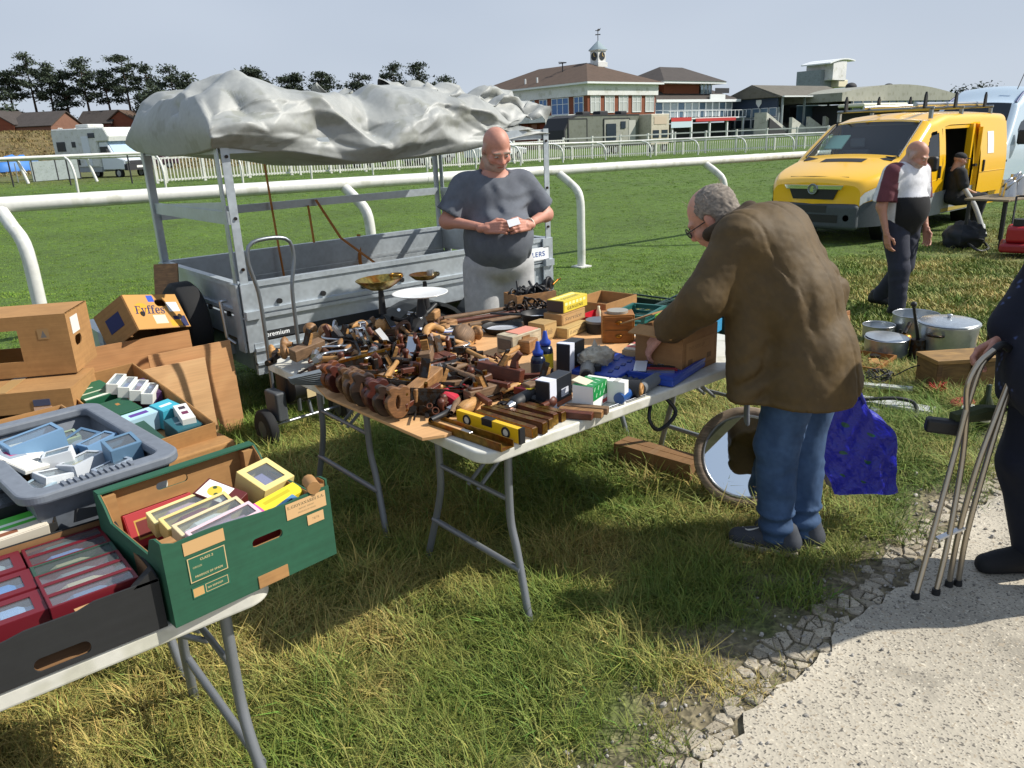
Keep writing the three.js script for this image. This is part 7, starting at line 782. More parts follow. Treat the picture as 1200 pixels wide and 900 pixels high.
const cap = (a, b, ra, rb = ra) => { const d = [b[0] - a[0], b[1] - a[1], b[2] - a[2]], L = d[0] * d[0] + d[1] * d[1] + d[2] * d[2] || 1e-9; const f = (x, y, z) => { const px = x - a[0], py = y - a[1], pz = z - a[2], t = clamp((px * d[0] + py * d[1] + pz * d[2]) / L); return Math.hypot(px - d[0] * t, py - d[1] * t, pz - d[2] * t) - (ra + (rb - ra) * t); }; const R = Math.max(ra, rb); f.lo = a.map((v, k) => Math.min(v, b[k]) - R); f.hi = a.map((v, k) => Math.max(v, b[k]) + R); return f; };
const ell = (c, r, rx = 0, ry = 0, rz = 0) => { const m = new THREE.Matrix4().makeRotationFromEuler(new THREE.Euler(rx, ry, rz, 'YXZ')).invert().elements, R = Math.max(...r), mn = Math.min(...r); const f = (X, Y, Z) => { const x = X - c[0], y = Y - c[1], z = Z - c[2], a = (m[0] * x + m[4] * y + m[8] * z) / r[0], b = (m[1] * x + m[5] * y + m[9] * z) / r[1], d = (m[2] * x + m[6] * y + m[10] * z) / r[2], k = Math.hypot(a, b, d); if (k < 1e-6) return -mn; const g = Math.hypot(a / r[0], b / r[1], d / r[2]); return k * (k - 1) / g; }; f.lo = c.map((v) => v - R); f.hi = c.map((v) => v + R); return f; };
const smin = (a, b, k) => { const h = Math.max(k - Math.abs(a - b), 0) / k; return Math.min(a, b) - h * h * k * .25; };
function blob(prims, k, o = {}) { // smooth union of prims, inflated, cut and folded
  const inf = o.inflate || 0, pad = .03 + inf; const lo = [0, 1, 2].map((q) => Math.min(...prims.map((p) => p.lo[q])) - pad), hi = [0, 1, 2].map((q) => Math.max(...prims.map((p) => p.hi[q])) + pad);
  const f = (x, y, z) => { let d = 9; for (const p of prims) d = smin(d, p(x, y, z), k); d -= inf; if (o.fold) d += o.fold(x, y, z, d); if (o.cut) d = Math.max(d, o.cut(x, y, z)); return d; };
  if (o.lo) for (let q = 0; q < 3; q++) { lo[q] = Math.max(lo[q], o.lo[q]); hi[q] = Math.min(hi[q], o.hi[q]); } return surfaceNets(f, lo, hi, o.cell || .013);
}
function paint(g, fn) { const p = g.attributes.position, c = new Float32Array(p.count * 3); for (let i = 0; i < p.count; i++) c.set(fn(p.getX(i), p.getY(i), p.getZ(i)), i * 3); g.setAttribute('color', new THREE.BufferAttribute(c, 3)); return g; }
function frame(rot, pos) { return new THREE.Matrix4().compose(V(...pos), new THREE.Quaternion().setFromEuler(new THREE.Euler(...rot, 'YXZ')), V(1, 1, 1)); }
const lin = (h) => { const c = new THREE.Color(h); return [c.r, c.g, c.b]; };
function headGeo(pos, rot, s, skin, o = {}) { // head with a face, built upright then posed
  const P0 = [ell([0, .032, -.012], [.078, .092, .098]), ell([0, -.03, .03], [.064, .088, .066]), ell([0, -.088, .052], [.042, .03, .036]), cap([0, .012, .092], [0, -.03, .112], .010, .0155), ell([.016, -.033, .1], [.011, .009, .012]), ell([-.016, -.033, .1], [.011, .009, .012]), ell([.03, .024, .08], [.03, .011, .018]), ell([-.03, .024, .08], [.03, .011, .018]), ell([.045, -.03, .066], [.024, .026, .026]), ell([-.045, -.03, .066], [.024, .026, .026]), ell([0, -.058, .088], [.026, .007, .012]), ell([0, -.07, .086], [.022, .007, .012]), ell([.081, -.008, -.008], [.010, .032, .02], 0, .3), ell([-.081, -.008, -.008], [.010, .032, .02], 0, -.3), cap([0, -.06, -.03], [0, -.19, -.045], o.neck || .058, (o.neck || .058) + .008)];
  if (o.fat) P0.push(ell([0, -.085, .02], [.07, .045, .06]), ell([0, -.12, .0], [.066, .04, .06]));
  const base = (x, y, z) => { let d = 9; for (const p of P0) d = smin(d, p(x, y, z), .018); for (const e of [-1, 1]) { const ex = ell([e * .031, .004, .102], [.017, .0095, .014]); d = Math.max(d, -ex(x, y, z) * .9 - .0005); } return d; };
  const eyes = [-1, 1].map((e) => ell([e * .031, .003, .086], [.0145, .0115, .012])); const f = (x, y, z) => Math.min(base(x, y, z), eyes[0](x, y, z), eyes[1](x, y, z));
  const g = surfaceNets(f, [-.11, -.2, -.13], [.11, .145, .14], .0062); const sk = lin(skin), n = noise3;
  paint(g, (x, y, z) => { let c = sk.map((v) => v * (1 + .08 * n(x * 40, y * 40, z * 40))); const red = Math.exp(-((x * x) / .0004 + (y + .03) ** 2 / .0004)) * (z > .08 ? 1 : 0) * .5 + Math.exp(-((Math.abs(x) - .045) ** 2 / .0005 + (y + .025) ** 2 / .0006)) * .35 + (Math.abs(x) > .078 && z < .03 ? .3 : 0); c = [c[0] * (1 + .12 * red), c[1] * (1 - .28 * red), c[2] * (1 - .25 * red)];
    for (const e of [-1, 1]) { const d = Math.hypot((x - e * .031) / .013, (y - .003) / .0065); if (d < 1 && z > .085) c = Math.hypot(x - e * .031, y - .002) < .0058 ? [.02, .018, .015] : o.closed ? c : [.45, .42, .40]; } if (z > .078 && Math.abs(x) < .022 && Math.abs(y + .063) < .0065) c = [sk[0] * .85, sk[1] * .55, sk[2] * .55]; if (o.stubble) { const b = S(-.03, -.055, y) * S(-.01, .03, z) * (Math.abs(x) < .018 && Math.abs(y + .063) < .007 ? 0 : 1), hb = S(.065, .03, y - z * .35) * S(.035, -.005, z) * S(-.11, -.07, y), q = Math.max(b, hb) * (.62 + .3 * n(x * 120, y * 120, z * 120)); c = c.map((v, i) => mix(v, [.42, .40, .37][i], clamp(q) * .8)); } if (Math.abs(Math.abs(x) - .032) < .022 && Math.abs(y - .026 + (Math.abs(x) - .03) * .15) < .0055 && z > .07) c = lin(o.brow || '#8a7a6a'); return c; });
  const m = frame(rot, pos); g.scale(s, s, s); g.applyMatrix4(m); return { g, m, hair: (prims, k, oo) => { const h = blob(prims, k, { cell: .007, ...oo }); h.scale(s, s, s); h.applyMatrix4(m); return h; } };
}
function handGeo(wrist, dir, palm, side, curl, skin, s = 1, spread = .1) { // five fingers; side +1 puts the thumb towards dir x palm
  const W = V(...wrist), d = V(...dir).normalize(), n = V(...palm); n.addScaledVector(d, -n.dot(d)).normalize(); const t = d.clone().cross(n).multiplyScalar(side), pr = []; const at = (a, b, c) => W.clone().addScaledVector(d, a * s).addScaledVector(t, b * s).addScaledVector(n, c * s).toArray();
  for (let i = 0; i < 4; i++) { const b = .027 - i * .018, kn = at(.088 - .004 * i, b, 0); pr.push(cap(at(-.01, b * .75, 0), kn, .0155 * s, .0125 * s)); let p = V(...kn), a = -.15, len = [[.042, .026, .021], [.047, .029, .022], [.043, .027, .021], [.034, .021, .019]][i], c = Array.isArray(curl) ? curl[i] : curl; const u = d.clone().addScaledVector(t, (b / .027) * spread).normalize(); for (let k = 0; k < 3; k++) { a += c * [.8, 1, .8][k]; const q = p.clone().addScaledVector(u, Math.cos(a) * len[k] * s).addScaledVector(n, Math.sin(a) * len[k] * s); pr.push(cap(p.toArray(), q.toArray(), (.0098 - k * .0008) * s, (.009 - k * .0008) * s)); p = q; } }
  const tb = at(.02, .026, .006), t1 = at(.052, .052, .022), t2 = at(.082, .05, .034), t3 = at(.1, .044, .04); pr.push(cap(tb, t1, .0145 * s, .012 * s), cap(t1, t2, .0115 * s, .0105 * s), cap(t2, t3, .0105 * s, .009 * s), cap(at(-.05, 0, 0), at(0, 0, 0), .025 * s, .024 * s));
  const g = blob(pr, .006, { cell: .0042 }); const sk = lin(skin); return paint(g, (x, y, z) => { const k = 1 + .1 * noise3(x * 60, y * 60, z * 60); return [sk[0] * k, sk[1] * k * .96, sk[2] * k * .95]; });
}
const skinM = mat('#ffffff', .55, 0, { vertexColors: true });
function bodyMesh(t, parts, skin) { const sk = lin(skin); const gs = parts.map((g) => { if (!g.attributes.color) paint(g, (x, y, z) => sk.map((v) => v * (1 + .07 * noise3(x * 25, y * 25, z * 25)))); const q = g.toNonIndexed(); for (const k of Object.keys(q.attributes)) if (!['position', 'normal', 'color'].includes(k)) q.deleteAttribute(k); return q; }); const o = new THREE.Mesh(mergeGeometries(gs), skinM); o.name = 'body'; o.castShadow = o.receiveShadow = true; t.add(o); return o; }
function garment(t, name, g, m, fn) { const uv = new Float32Array(g.attributes.position.count * 2), p = g.attributes.position; for (let i = 0; i < p.count; i++) { uv[i * 2] = (p.getX(i) + p.getZ(i) * .7) / .25; uv[i * 2 + 1] = p.getY(i) / .25; } g.setAttribute('uv', new THREE.BufferAttribute(uv, 2)); if (fn) { paint(g, fn); m.vertexColors = true; } const o = new THREE.Mesh(g, m); o.name = name; o.castShadow = o.receiveShadow = true; t.add(o); return o; }
const fabric = (c, r = .9) => mat(c, r, 0, { map: T_cloth, bumpMap: T_cloth, bumpScale: .0015 });
const folds = (amp, sx, sy, sz, k = 0) => (x, y, z) => { const w = noise3(x * sx * .4 + k, y * sy * .3, z * sz * .4), v = noise3(x * sx * .6, y * sy * .5 + k, z * sz * .6 + 7); return amp * (.55 * Math.sin(sx * 5 * x + sz * 3 * z + 6 * w + 2 * y + k) * clamp(.3 + v) + .6 * Math.sin(sy * 5.5 * y + sx * 3 * x + 7 * w + k) * clamp(v * 1.3) + .5 * w); };
function shoeGeo(pos, yaw, len = .27, w = .047) { const c = Math.cos(yaw), s = Math.sin(yaw), q = (x, y, z) => [pos[0] + x * c + z * s, pos[1] + y, pos[2] - x * s + z * c]; return blob([cap(q(0, .045, -.06), q(0, .036, len - .13), w, w * .82), cap(q(0, .05, -.055), q(0, .1, -.045), w * .9, w * .95), cap(q(0, .07, .02), q(0, .05, .1), w * .75, w * .7)], .03, { cell: .009, cut: (x, y) => pos[1] + .004 - y }); }

// --- man in grey T-shirt behind the tables ---
{
  const skin = '#b98370', t = T('person', 'bald heavy man in grey T-shirt and light joggers looking at his hands', 'person', [3.18, 0, -3.95], -.42);
  const legs = (r) => [-1, 1].flatMap((s) => [cap([s * .11, .9, 0], [s * .125, .5, .02], .105 * r, .075 * r), cap([s * .125, .5, .02], [s * .13, .09, -.01], .075 * r, .05 * r)]);
  const arm = (s) => [cap([s * .205, 1.39, -.02], [s * .33, 1.2, .03], .058, .054), cap([s * .33, 1.2, .03], [s * .12, 1.165, .27], .052, .034)];
  const torso = [ell([0, 1.30, .0], [.21, .2, .15]), ell([0, 1.08, .055], [.222, .22, .20]), ell([0, .93, .0], [.2, .14, .165]), cap([-.15, 1.425, -.01], [.15, 1.425, -.01], .06)];
  const hd = headGeo([0, 1.625, .085], [.55, .12, .05], 1.03, skin, { fat: true, neck: .068, brow: '#9a8a7c', stubble: true });
  bodyMesh(t, [blob([...torso.map((p) => p), ...legs(.9), ...arm(1), ...arm(-1), cap([0, 1.44, 0], [0, 1.54, .04], .075, .07)], .05, { inflate: -.012, cell: .015 }), hd.g, handGeo([.125, 1.165, .265], [-.8, .05, .55], [-.45, -.3, -.85], -1, [.5, .6, .7, .8], skin), handGeo([-.125, 1.165, .265], [.8, .05, .55], [.45, -.3, -.85], 1, [.5, .6, .7, .8], skin)], skin);
  garment(t, 't_shirt', blob([...torso, ...[-1, 1].map((s) => cap([s * .205, 1.41, -.02], [s * .315, 1.225, .025], .07, .082))], .045, { inflate: .008, cell: .0115, fold: folds(.011, 5, 8, 6, 2), cut: (x, y, z) => Math.max(.885 + .02 * Math.sin(x * 9) - y, Math.abs(x) > .256 ? (Math.abs(x) - .30) * .55 - (y - 1.235) * .84 : -1, Math.hypot(x * .85, (y - 1.53) * 1.0, z - .05) < .09 ? 1 : -1) }), fabric('#666b74'), (x, y, z) => { const sweat = S(.15, .6, noise3(x * 5, y * 4, z * 5 + 3)) * S(1.05, 1.2, y); return [1 - .18 * sweat, 1 - .18 * sweat, 1 - .16 * sweat]; });
  garment(t, 'trousers', blob([...[-1, 1].flatMap((s) => [cap([s * .105, .88, .0], [s * .125, .48, .015], .135, .11), cap([s * .125, .48, .015], [s * .13, .12, -.005], .11, .09)]), ell([0, .92, .01], [.215, .14, .185])], .035, { cell: .0125, fold: folds(.013, 5, 7, 5, 5), cut: (x, y) => Math.max(y - 1.0, .09 - y) }), fabric('#bcbcbd'));
  garment(t, 'shoe', shoeGeo([.13, 0, 0], .15), mat('#d0d0cc', .7)); garment(t, 'shoe', shoeGeo([-.13, 0, 0], -.15), mat('#d0d0cc', .7));
  P('bracelet', TO(.036, .005, 0, 0, 0).rotateY(-.95).translate(.155, 1.166, .225), mat('#d9d2c0', .4), t); PT('note_card', 'small white card held by the man in the grey T-shirt', 'card', B(.075, .045, .003, 3.05, 1.20, -3.62, -.5, -.42), mat('#e4e6ea', .5));
}
// --- man in brown coat bent over the table ---
{
  const skin = '#c08f7a', t = T('person', 'grey haired man in brown waxed coat and blue jeans bending over the table', 'person', [2.71, 0, -1.52], PI + .08); t.scale.set(.95, .975, .95);
  const torso = [ell([0, 1.24, .14], [.205, .2, .165], .35), ell([0, 1.06, .02], [.20, .22, .16], .25), ell([0, .9, -.05], [.18, .15, .155]), cap([-.14, 1.33, .19], [.14, 1.33, .19], .095)];
  const armL = [cap([.18, 1.31, .22], [.315, 1.10, .27], .065, .052), cap([.315, 1.10, .27], [.285, .93, .49], .05, .036)], armR = [cap([-.18, 1.31, .18], [-.262, 1.06, .02], .065, .052), cap([-.262, 1.06, .02], [-.225, .84, .0], .052, .036)];
  const legs = [cap([.085, .88, -.04], [.085, .48, .02], .1, .07), cap([.085, .48, .02], [.075, .09, -.0], .062, .046), cap([-.085, .88, -.06], [-.08, .48, -.02], .1, .07), cap([-.08, .48, -.02], [-.05, .09, -.06], .062, .046)];
  const hd = headGeo([.0, 1.385, .425], [.62, .28, -.1], 1.0, skin, { brow: '#9a8d80', neck: .06 });
  bodyMesh(t, [blob([...torso, ...armL, ...armR, ...legs, cap([0, 1.34, .26], [.02, 1.36, .37], .07, .062)], .04, { inflate: -.014, cell: .016 }), hd.g, handGeo([.285, .93, .48], [-.05, -.75, .65], [-.6, -.5, -.3], -1, .5, skin), handGeo([-.225, .845, .0], [.05, -1, .1], [1, 0, .1], -1, 1.0, skin)], skin);
  const coat = tm('#57431f', .72, T_cloth, .25, 0, { bumpMap: T_cloth, bumpScale: .001 }); coat.userData = {};
  garment(t, 'coat', blob([...torso, ell([0.01, .72, -.06], [.218, .30, .195]), cap([.15, 1.12, .15], [.205, .72, .10], .085, .075), cap([.03, 1.08, .20], [.09, .72, .16], .085, .075), ...[[armL, 1], [armR, -1]].flatMap(([a, s]) => s > 0 ? [cap([.165, 1.31, .2], [.315, 1.10, .26], .092, .074), cap([.315, 1.10, .26], [.285, .965, .43], .072, .058)] : [cap([-.165, 1.31, .17], [-.265, 1.06, .02], .092, .074), cap([-.265, 1.06, .02], [-.215, .88, .0], .072, .058)])], .05, { inflate: .013, cell: .0085, fold: (x, y, z) => { const w = noise3(x * 1.6, y * 1.3, z * 1.6), v = noise3(x * 3.1, y * 2.4 + 4, z * 3.1), low = S(1.38, .95, y), arm = S(.21, .25, Math.abs(x)), sh = (q) => { const c = Math.sin(q); return c > 0 ? c : .45 * c; }; return .0115 * sh(30 * x + 10 * z + 8 * w + 4 * y) * clamp(.25 + v) * (.3 + .7 * low) * (1 - arm) + .0065 * sh(44 * y + 26 * Math.abs(x) + 10 * w) * clamp(v * 1.8) * low + .004 * sh(70 * x - 40 * y + 12 * w) * clamp(.6 - 2 * Math.abs(v)) * low + .0085 * sh(50 * y + 38 * z + 8 * w) * arm * clamp(.45 + v) + .005 * w + .0014 * noise3(x * 34, y * 28, z * 34) + .007 * Math.exp(-((x - .012) ** 2) / .00004) * (z < .2 ? 1 : 0) + .005 * Math.exp(-((Math.abs(x) - .172 + (1.3 - y) * .12) ** 2) / .00003) * S(1.05, 1.12, y) - .004 * S(.012, .0, y - .715 - Math.max(0, .06 - x) * .55); }, cut: (x, y, z) => Math.max(.70 + Math.max(0, .06 - x) * .55 - y, Math.hypot(x - .01, y - 1.44, z - .44) < .105 ? 1 : -1) }), coat, (x, y, z) => { const k = 1 + .14 * noise3(x * 7, y * 5, z * 7) + .08 * noise3(x * 25, y * 25, z * 25); return [k, k, k]; });
  garment(t, 'collar', blob([cap([-.09, 1.375, .27], [.0, 1.42, .25], .034), cap([.0, 1.42, .25], [.1, 1.38, .28], .034), cap([.1, 1.38, .28], [.12, 1.33, .36], .03), cap([-.09, 1.375, .27], [-.11, 1.33, .35], .03)], .02, { cell: .009 }), tm('#40311d', .85, T_cloth, .1));
  garment(t, 'jeans', blob([cap([.08, .86, -.05], [.085, .48, .02], .115, .09), cap([.085, .48, .02], [.075, .10, -.0], .09, .072), cap([-.08, .86, -.06], [-.08, .48, -.02], .115, .09), cap([-.08, .48, -.02], [-.05, .10, -.06], .09, .072), ell([0, .88, -.05], [.15, .08, .13])], .02, { cell: .0105, fold: (x, y, z) => folds(.006, 7, 13, 7, 3)(x, y, z) + (y < .2 ? .008 * Math.sin(y * 90) : 0), cut: (x, y) => Math.max(.055 - y, y - .90) }), fabric('#ffffff', .85), (x, y, z) => { const f = .5 + .5 * noise3(x * 9, y * 5, z * 9), b = clamp(.3 + .5 * f + .15 * noise3(x * 30, y * 30, z * 30)); return [mix(.012, .065, b), mix(.042, .13, b), mix(.11, .26, b)]; });
  for (const [x, z, a] of [[.075, .0, .35], [-.05, -.05, .15]]) { const s = garment(t, 'shoe', shoeGeo([x, 0, z], a, .29, .05), mat('#3c4048', .8)); const c = Math.cos(a), q = Math.sin(a); P('sole', EX([[-.05, -.1], [.05, -.1], [.052, .1], [.035, .19], [-.02, .195], [-.048, .1]], .026, .004).rotateX(PI / 2).scale(1, 1, 1).rotateY(a).translate(x, .014, z), mat('#b5aa98', .8), s); P('laces', [TU([[x + .04 * q, .10, z + .05], [x + .08 * q + .03, .085, z + .1], [x + .1 * q, .075, z + .14]], .004, 5, true)], mat('#d8d8d4', .8), s); }
  garment(t, 'hair', hd.hair([ell([0, .035, -.03], [.088, .088, .10]), ell([0, -.03, -.06], [.078, .075, .062]), ell([.07, -.0, -.02], [.022, .05, .05]), ell([-.07, -.0, -.02], [.022, .05, .05])], .02, { fold: (x, y, z) => .003 * noise3(x * 30, y * 60, z * 60) + .003 * noise3(x * 25, y * 90, z * 130), cut: (x, y, z) => Math.max(z - .06 - (y - .03) * .35 + (Math.abs(x) > .06 ? .035 : 0), Math.hypot((Math.abs(x) - .088) / .02, (y + .012) / .036, (z + .004) / .026) - 1 < 0 ? .01 : -1, -1) }), mat('#8f857a', .95), (x, y, z) => { const k = .8 + .35 * noise3(x * 70, y * 70, z * 70); return [k, k, k]; });
  { const wisps = []; rnd = mulberry(17); for (let i = 0; i < 60; i++) { const a = rr(-2.4, 2.4), h = rr(.02, .10), p = V(Math.sin(a) * .083, h, -Math.cos(a) * .085 - .02), q = p.clone().multiplyScalar(rr(1.1, 1.28)).add(V(rr(-.015, .015), rr(-.01, .02), rr(-.01, .01))); wisps.push(rod(p, q, .0009, .0005, 4)); } const w = P('hair_wisps', wisps.map((g) => g.applyMatrix4(hd.m)), mat('#a8988a', .9), t); w.userData.kind = 'stuff'; }
  P('glasses', [TO(.021, .0025, .031, .0, .112), TO(.021, .0025, -.031, 0, .112), rod([-.01, .003, .114], [.01, .003, .114], .002), rod([.052, .004, .11], [.086, .002, -.0], .0022), rod([-.052, .004, .11], [-.086, .002, 0], .0022)].map((g) => g.applyMatrix4(hd.m)), MT.black, t); P('lens', [CY(.02, .02, .002, 16, .031, 0, .112, PI / 2), CY(.02, .02, .002, 16, -.031, 0, .112, PI / 2)].map((g) => g.applyMatrix4(hd.m)), mat('#dfe6ea', .05, 0, { transmission: .9, thickness: 0 }), t);
}
// --- woven shopping bag in his hand ---
{
  const t = T('shopping_bag', 'shiny dark blue shopping bag with faded green print held by the man', 'bag', [3.0, .40, -1.42], -.75); const g = new THREE.BoxGeometry(.33, .40, .13, 30, 34, 8), p = g.attributes.position; for (let i = 0; i < p.count; i++) { let x = p.getX(i), y = p.getY(i), z = p.getZ(i); const u = (y + .20) / .40; x *= mix(.80, 1.06, S(0, .55, u)) * mix(1, .5, S(.62, 1, u)) + .03 * noise3(x * 8, y * 6, 1); z *= mix(1.0, .3, u); x += .07 * (1 - u) - .05 * u; y += .05 * x * u + .012 * noise3(x * 12, y * 8, z * 12); const c = (1 - 2 * Math.abs(noise3(x * 9, y * 7, z * 9))) * .008 + .0025 * (1 - 2 * Math.abs(noise3(x * 26, y * 22, z * 26))); z += Math.sign(z) * c; p.setXYZ(i, x, y, z); } g.deleteAttribute('normal'); g.computeVertexNormals();
  const bt = canvasTex(256, 256, (c, w, h) => { c.fillStyle = '#1a1f9c'; c.fillRect(0, 0, w, h); rnd = mulberry(71); for (let i = 0; i < 900; i++) { c.fillStyle = rnd() > .5 ? '#2228ae' : '#151a84'; c.fillRect(rnd() * w, rnd() * h, 6, 2); } c.fillStyle = '#18503f'; for (const [x, y, r] of [[120, 60, 20], [190, 90, 16], [90, 140, 18], [160, 165, 18], [60, 200, 14], [130, 220, 16]]) { c.beginPath(); c.ellipse(x, y, r * .7, r * .3, .3, 0, 7); c.fill(); } });
  P('sack', g, mat('#ffffff', .35, 0, { map: bt, bumpMap: T_bump, bumpScale: .004 }), t); for (const z of [-.02, .02]) P('handle', TU([[-.11, .17, z], [-.10, .27, z * .6], [-.09, .40, 0], [-.06, .41, 0], [-.01, .29, z * .6], [.04, .19, z]], .011, 7, true), mat('#181c78', .5), t);
}
// --- man in white and black polo shirt ---
{
  const skin = '#b4826c', gz = gy(7.45, -3.2), t = T('person', 'bald man in white black and maroon polo shirt looking down', 'person', [7.42, gz, -3.22], -.22);
  const torso = [ell([0, 1.19, .0], [.2, .2, .135]), ell([0, .99, .04], [.195, .2, .165]), ell([0, .85, 0], [.175, .13, .14]), cap([-.15, 1.315, .0], [.15, 1.315, .0], .07)]; const armR = [cap([-.205, 1.30, -.01], [-.265, 1.02, -.03], .066, .054), cap([-.265, 1.02, -.03], [-.26, .77, .05], .053, .036)], armL = [cap([.205, 1.30, -.01], [.26, 1.02, .0], .066, .054), cap([.26, 1.02, .0], [.22, .78, .1], .053, .036)];
  const legs = [cap([-.09, .83, 0], [-.10, .45, .1], .1, .07), cap([-.10, .45, .1], [-.10, .09, .12], .065, .045), cap([.09, .83, 0], [.10, .45, .0], .1, .07), cap([.10, .45, .0], [.12, .10, -.26], .065, .045)];
  const hd = headGeo([0, 1.455, .07], [.5, .25, 0], .98, skin, { brow: '#a89a8c', stubble: true }); bodyMesh(t, [blob([...torso, ...armR, ...armL, ...legs, cap([0, 1.31, .0], [0, 1.40, .04], .062, .06)], .04, { inflate: -.012, cell: .016 }), hd.g, handGeo([-.26, .77, .05], [.05, -1, .2], [1, 0, .2], 1, .45, skin, .95), handGeo([.22, .78, .1], [-.05, -1, .3], [-1, 0, .2], -1, .45, skin, .95)], skin);
  garment(t, 'polo_shirt', blob([...torso, cap([-.19, 1.30, -.01], [-.255, 1.06, -.03], .08, .078), cap([.19, 1.30, -.01], [.25, 1.06, -.005], .08, .078)], .04, { inflate: .012, cell: .0095, fold: folds(.004, 6, 9, 6, 8), cut: (x, y, z) => Math.max(.745 - y, Math.abs(x) > .19 ? 1.065 - y : -1, Math.hypot(x, y - 1.42, z - .04) < .075 ? 1 : -1) }), fabric('#ffffff'), (x, y, z) => { const side = Math.abs(x); if (side > .12 && y > 1.02 && z < .05 + (side - .12) * .3 && z > -.035 && y > 1.05) return lin('#6e3b44'); if (y < 1.10 + .03 * Math.sin(x * 3) - x * .1 && side < .215) return side > .175 && z < .06 ? lin('#e2e2e6') : lin('#17171b'); return lin('#e4e4e8'); });
  garment(t, 'collar', blob([cap([-.07, 1.36, .0], [0, 1.385, -.045], .022), cap([.07, 1.36, .0], [0, 1.385, -.045], .022), cap([-.07, 1.36, .0], [-.02, 1.32, .085], .02), cap([.07, 1.36, .0], [.02, 1.32, .085], .02)], .02, { cell: .009 }), fabric('#1b1e2c'));
  garment(t, 'trousers', blob([cap([-.088, .83, .0], [-.10, .45, .1], .12, .092), cap([-.10, .45, .1], [-.10, .10, .12], .09, .075), cap([.088, .83, .0], [.10, .45, .0], .12, .092), cap([.10, .45, .0], [.115, .13, -.22], .09, .075), ell([0, .84, 0], [.18, .11, .15])], .025, { cell: .012, fold: folds(.007, 6, 9, 6, 1), cut: (x, y) => .06 - y }), fabric('#2e3140')); garment(t, 'shoe', shoeGeo([-.10, 0, .14], 0), MT.black); garment(t, 'shoe', shoeGeo([.12, .03, -.25], 0), MT.black);
}
// --- seated man at the van ---
{
  const skin = '#b98a70', t = T('person', 'seated man with dark cap and long grey beard in the van doorway', 'person', [14.35, -.14, -5.42], .75); const torso = [ell([0, .78, .0], [.19, .24, .13]), ell([0, .56, .0], [.18, .14, .15]), cap([-.15, .96, .0], [.15, .96, .0], .065)];
  const arms = [-1, 1].flatMap((s) => [cap([s * .2, .95, 0], [s * .25, .7, .06], .055, .045), cap([s * .25, .7, .06], [s * .08, .6, .32], .042, .03)]), legs = [-1, 1].flatMap((s) => [cap([s * .09, .52, .02], [s * .11, .53, .42], .09, .065), cap([s * .11, .53, .42], [s * .12, .09, .40 + .05 * s], .06, .045)]);
  const hd = headGeo([0, 1.15, .03], [.15, .1, 0], .98, skin, {}); bodyMesh(t, [blob([...torso, ...arms, ...legs, cap([0, .96, 0], [0, 1.08, .01], .06)], .04, { inflate: -.01, cell: .018 }), hd.g, handGeo([.08, .6, .32], [-.6, -.2, .7], [-.3, -.9, 0], -1, .6, skin), handGeo([-.08, .6, .32], [.6, -.2, .7], [.3, -.9, 0], 1, .6, skin)], skin);
  garment(t, 't_shirt', blob([...torso, cap([-.19, .95, 0], [-.235, .76, .04], .075), cap([.19, .95, 0], [.235, .76, .04], .075)], .04, { inflate: .01, cell: .013, fold: folds(.006, 6, 8, 6), cut: (x, y, z) => Math.max(.46 - y, Math.hypot(x, y - 1.06, z - .03) < .07 ? 1 : -1) }), fabric('#2a2b2e'), (x, y, z) => (z > .08 && Math.abs(x) < .1 && y > .72 && y < .92 && noise3(x * 40, y * 40, 2) > .1 ? [4, 4, 4] : [1, 1, 1]));
  garment(t, 'trousers', blob([...[-1, 1].flatMap((s) => [cap([s * .09, .52, .02], [s * .11, .53, .42], .11, .085), cap([s * .11, .53, .42], [s * .12, .12, .40 + .05 * s], .082, .07)]), ell([0, .52, 0], [.18, .1, .15])], .03, { cell: .014, fold: folds(.007, 6, 8, 6) , cut: (x, y) => .09 - y }), fabric('#202228')); for (const s of [-1, 1]) garment(t, 'shoe', shoeGeo([s * .12, 0, .40 + .05 * s], 0), mat('#c9cacc', .7));
  garment(t, 'cap', hd.hair([ell([0, .05, -.008], [.086, .075, .105]), ell([0, .04, .13], [.065, .008, .06])], .012, { cut: (x, y) => .03 - y }), fabric('#26282b')); garment(t, 'beard', hd.hair([ell([0, -.11, .06], [.055, .07, .045]), ell([0, -.17, .065], [.035, .05, .03])], .03, { cut: (x, y) => y + .045 }), mat('#a8a49e', .95));
}
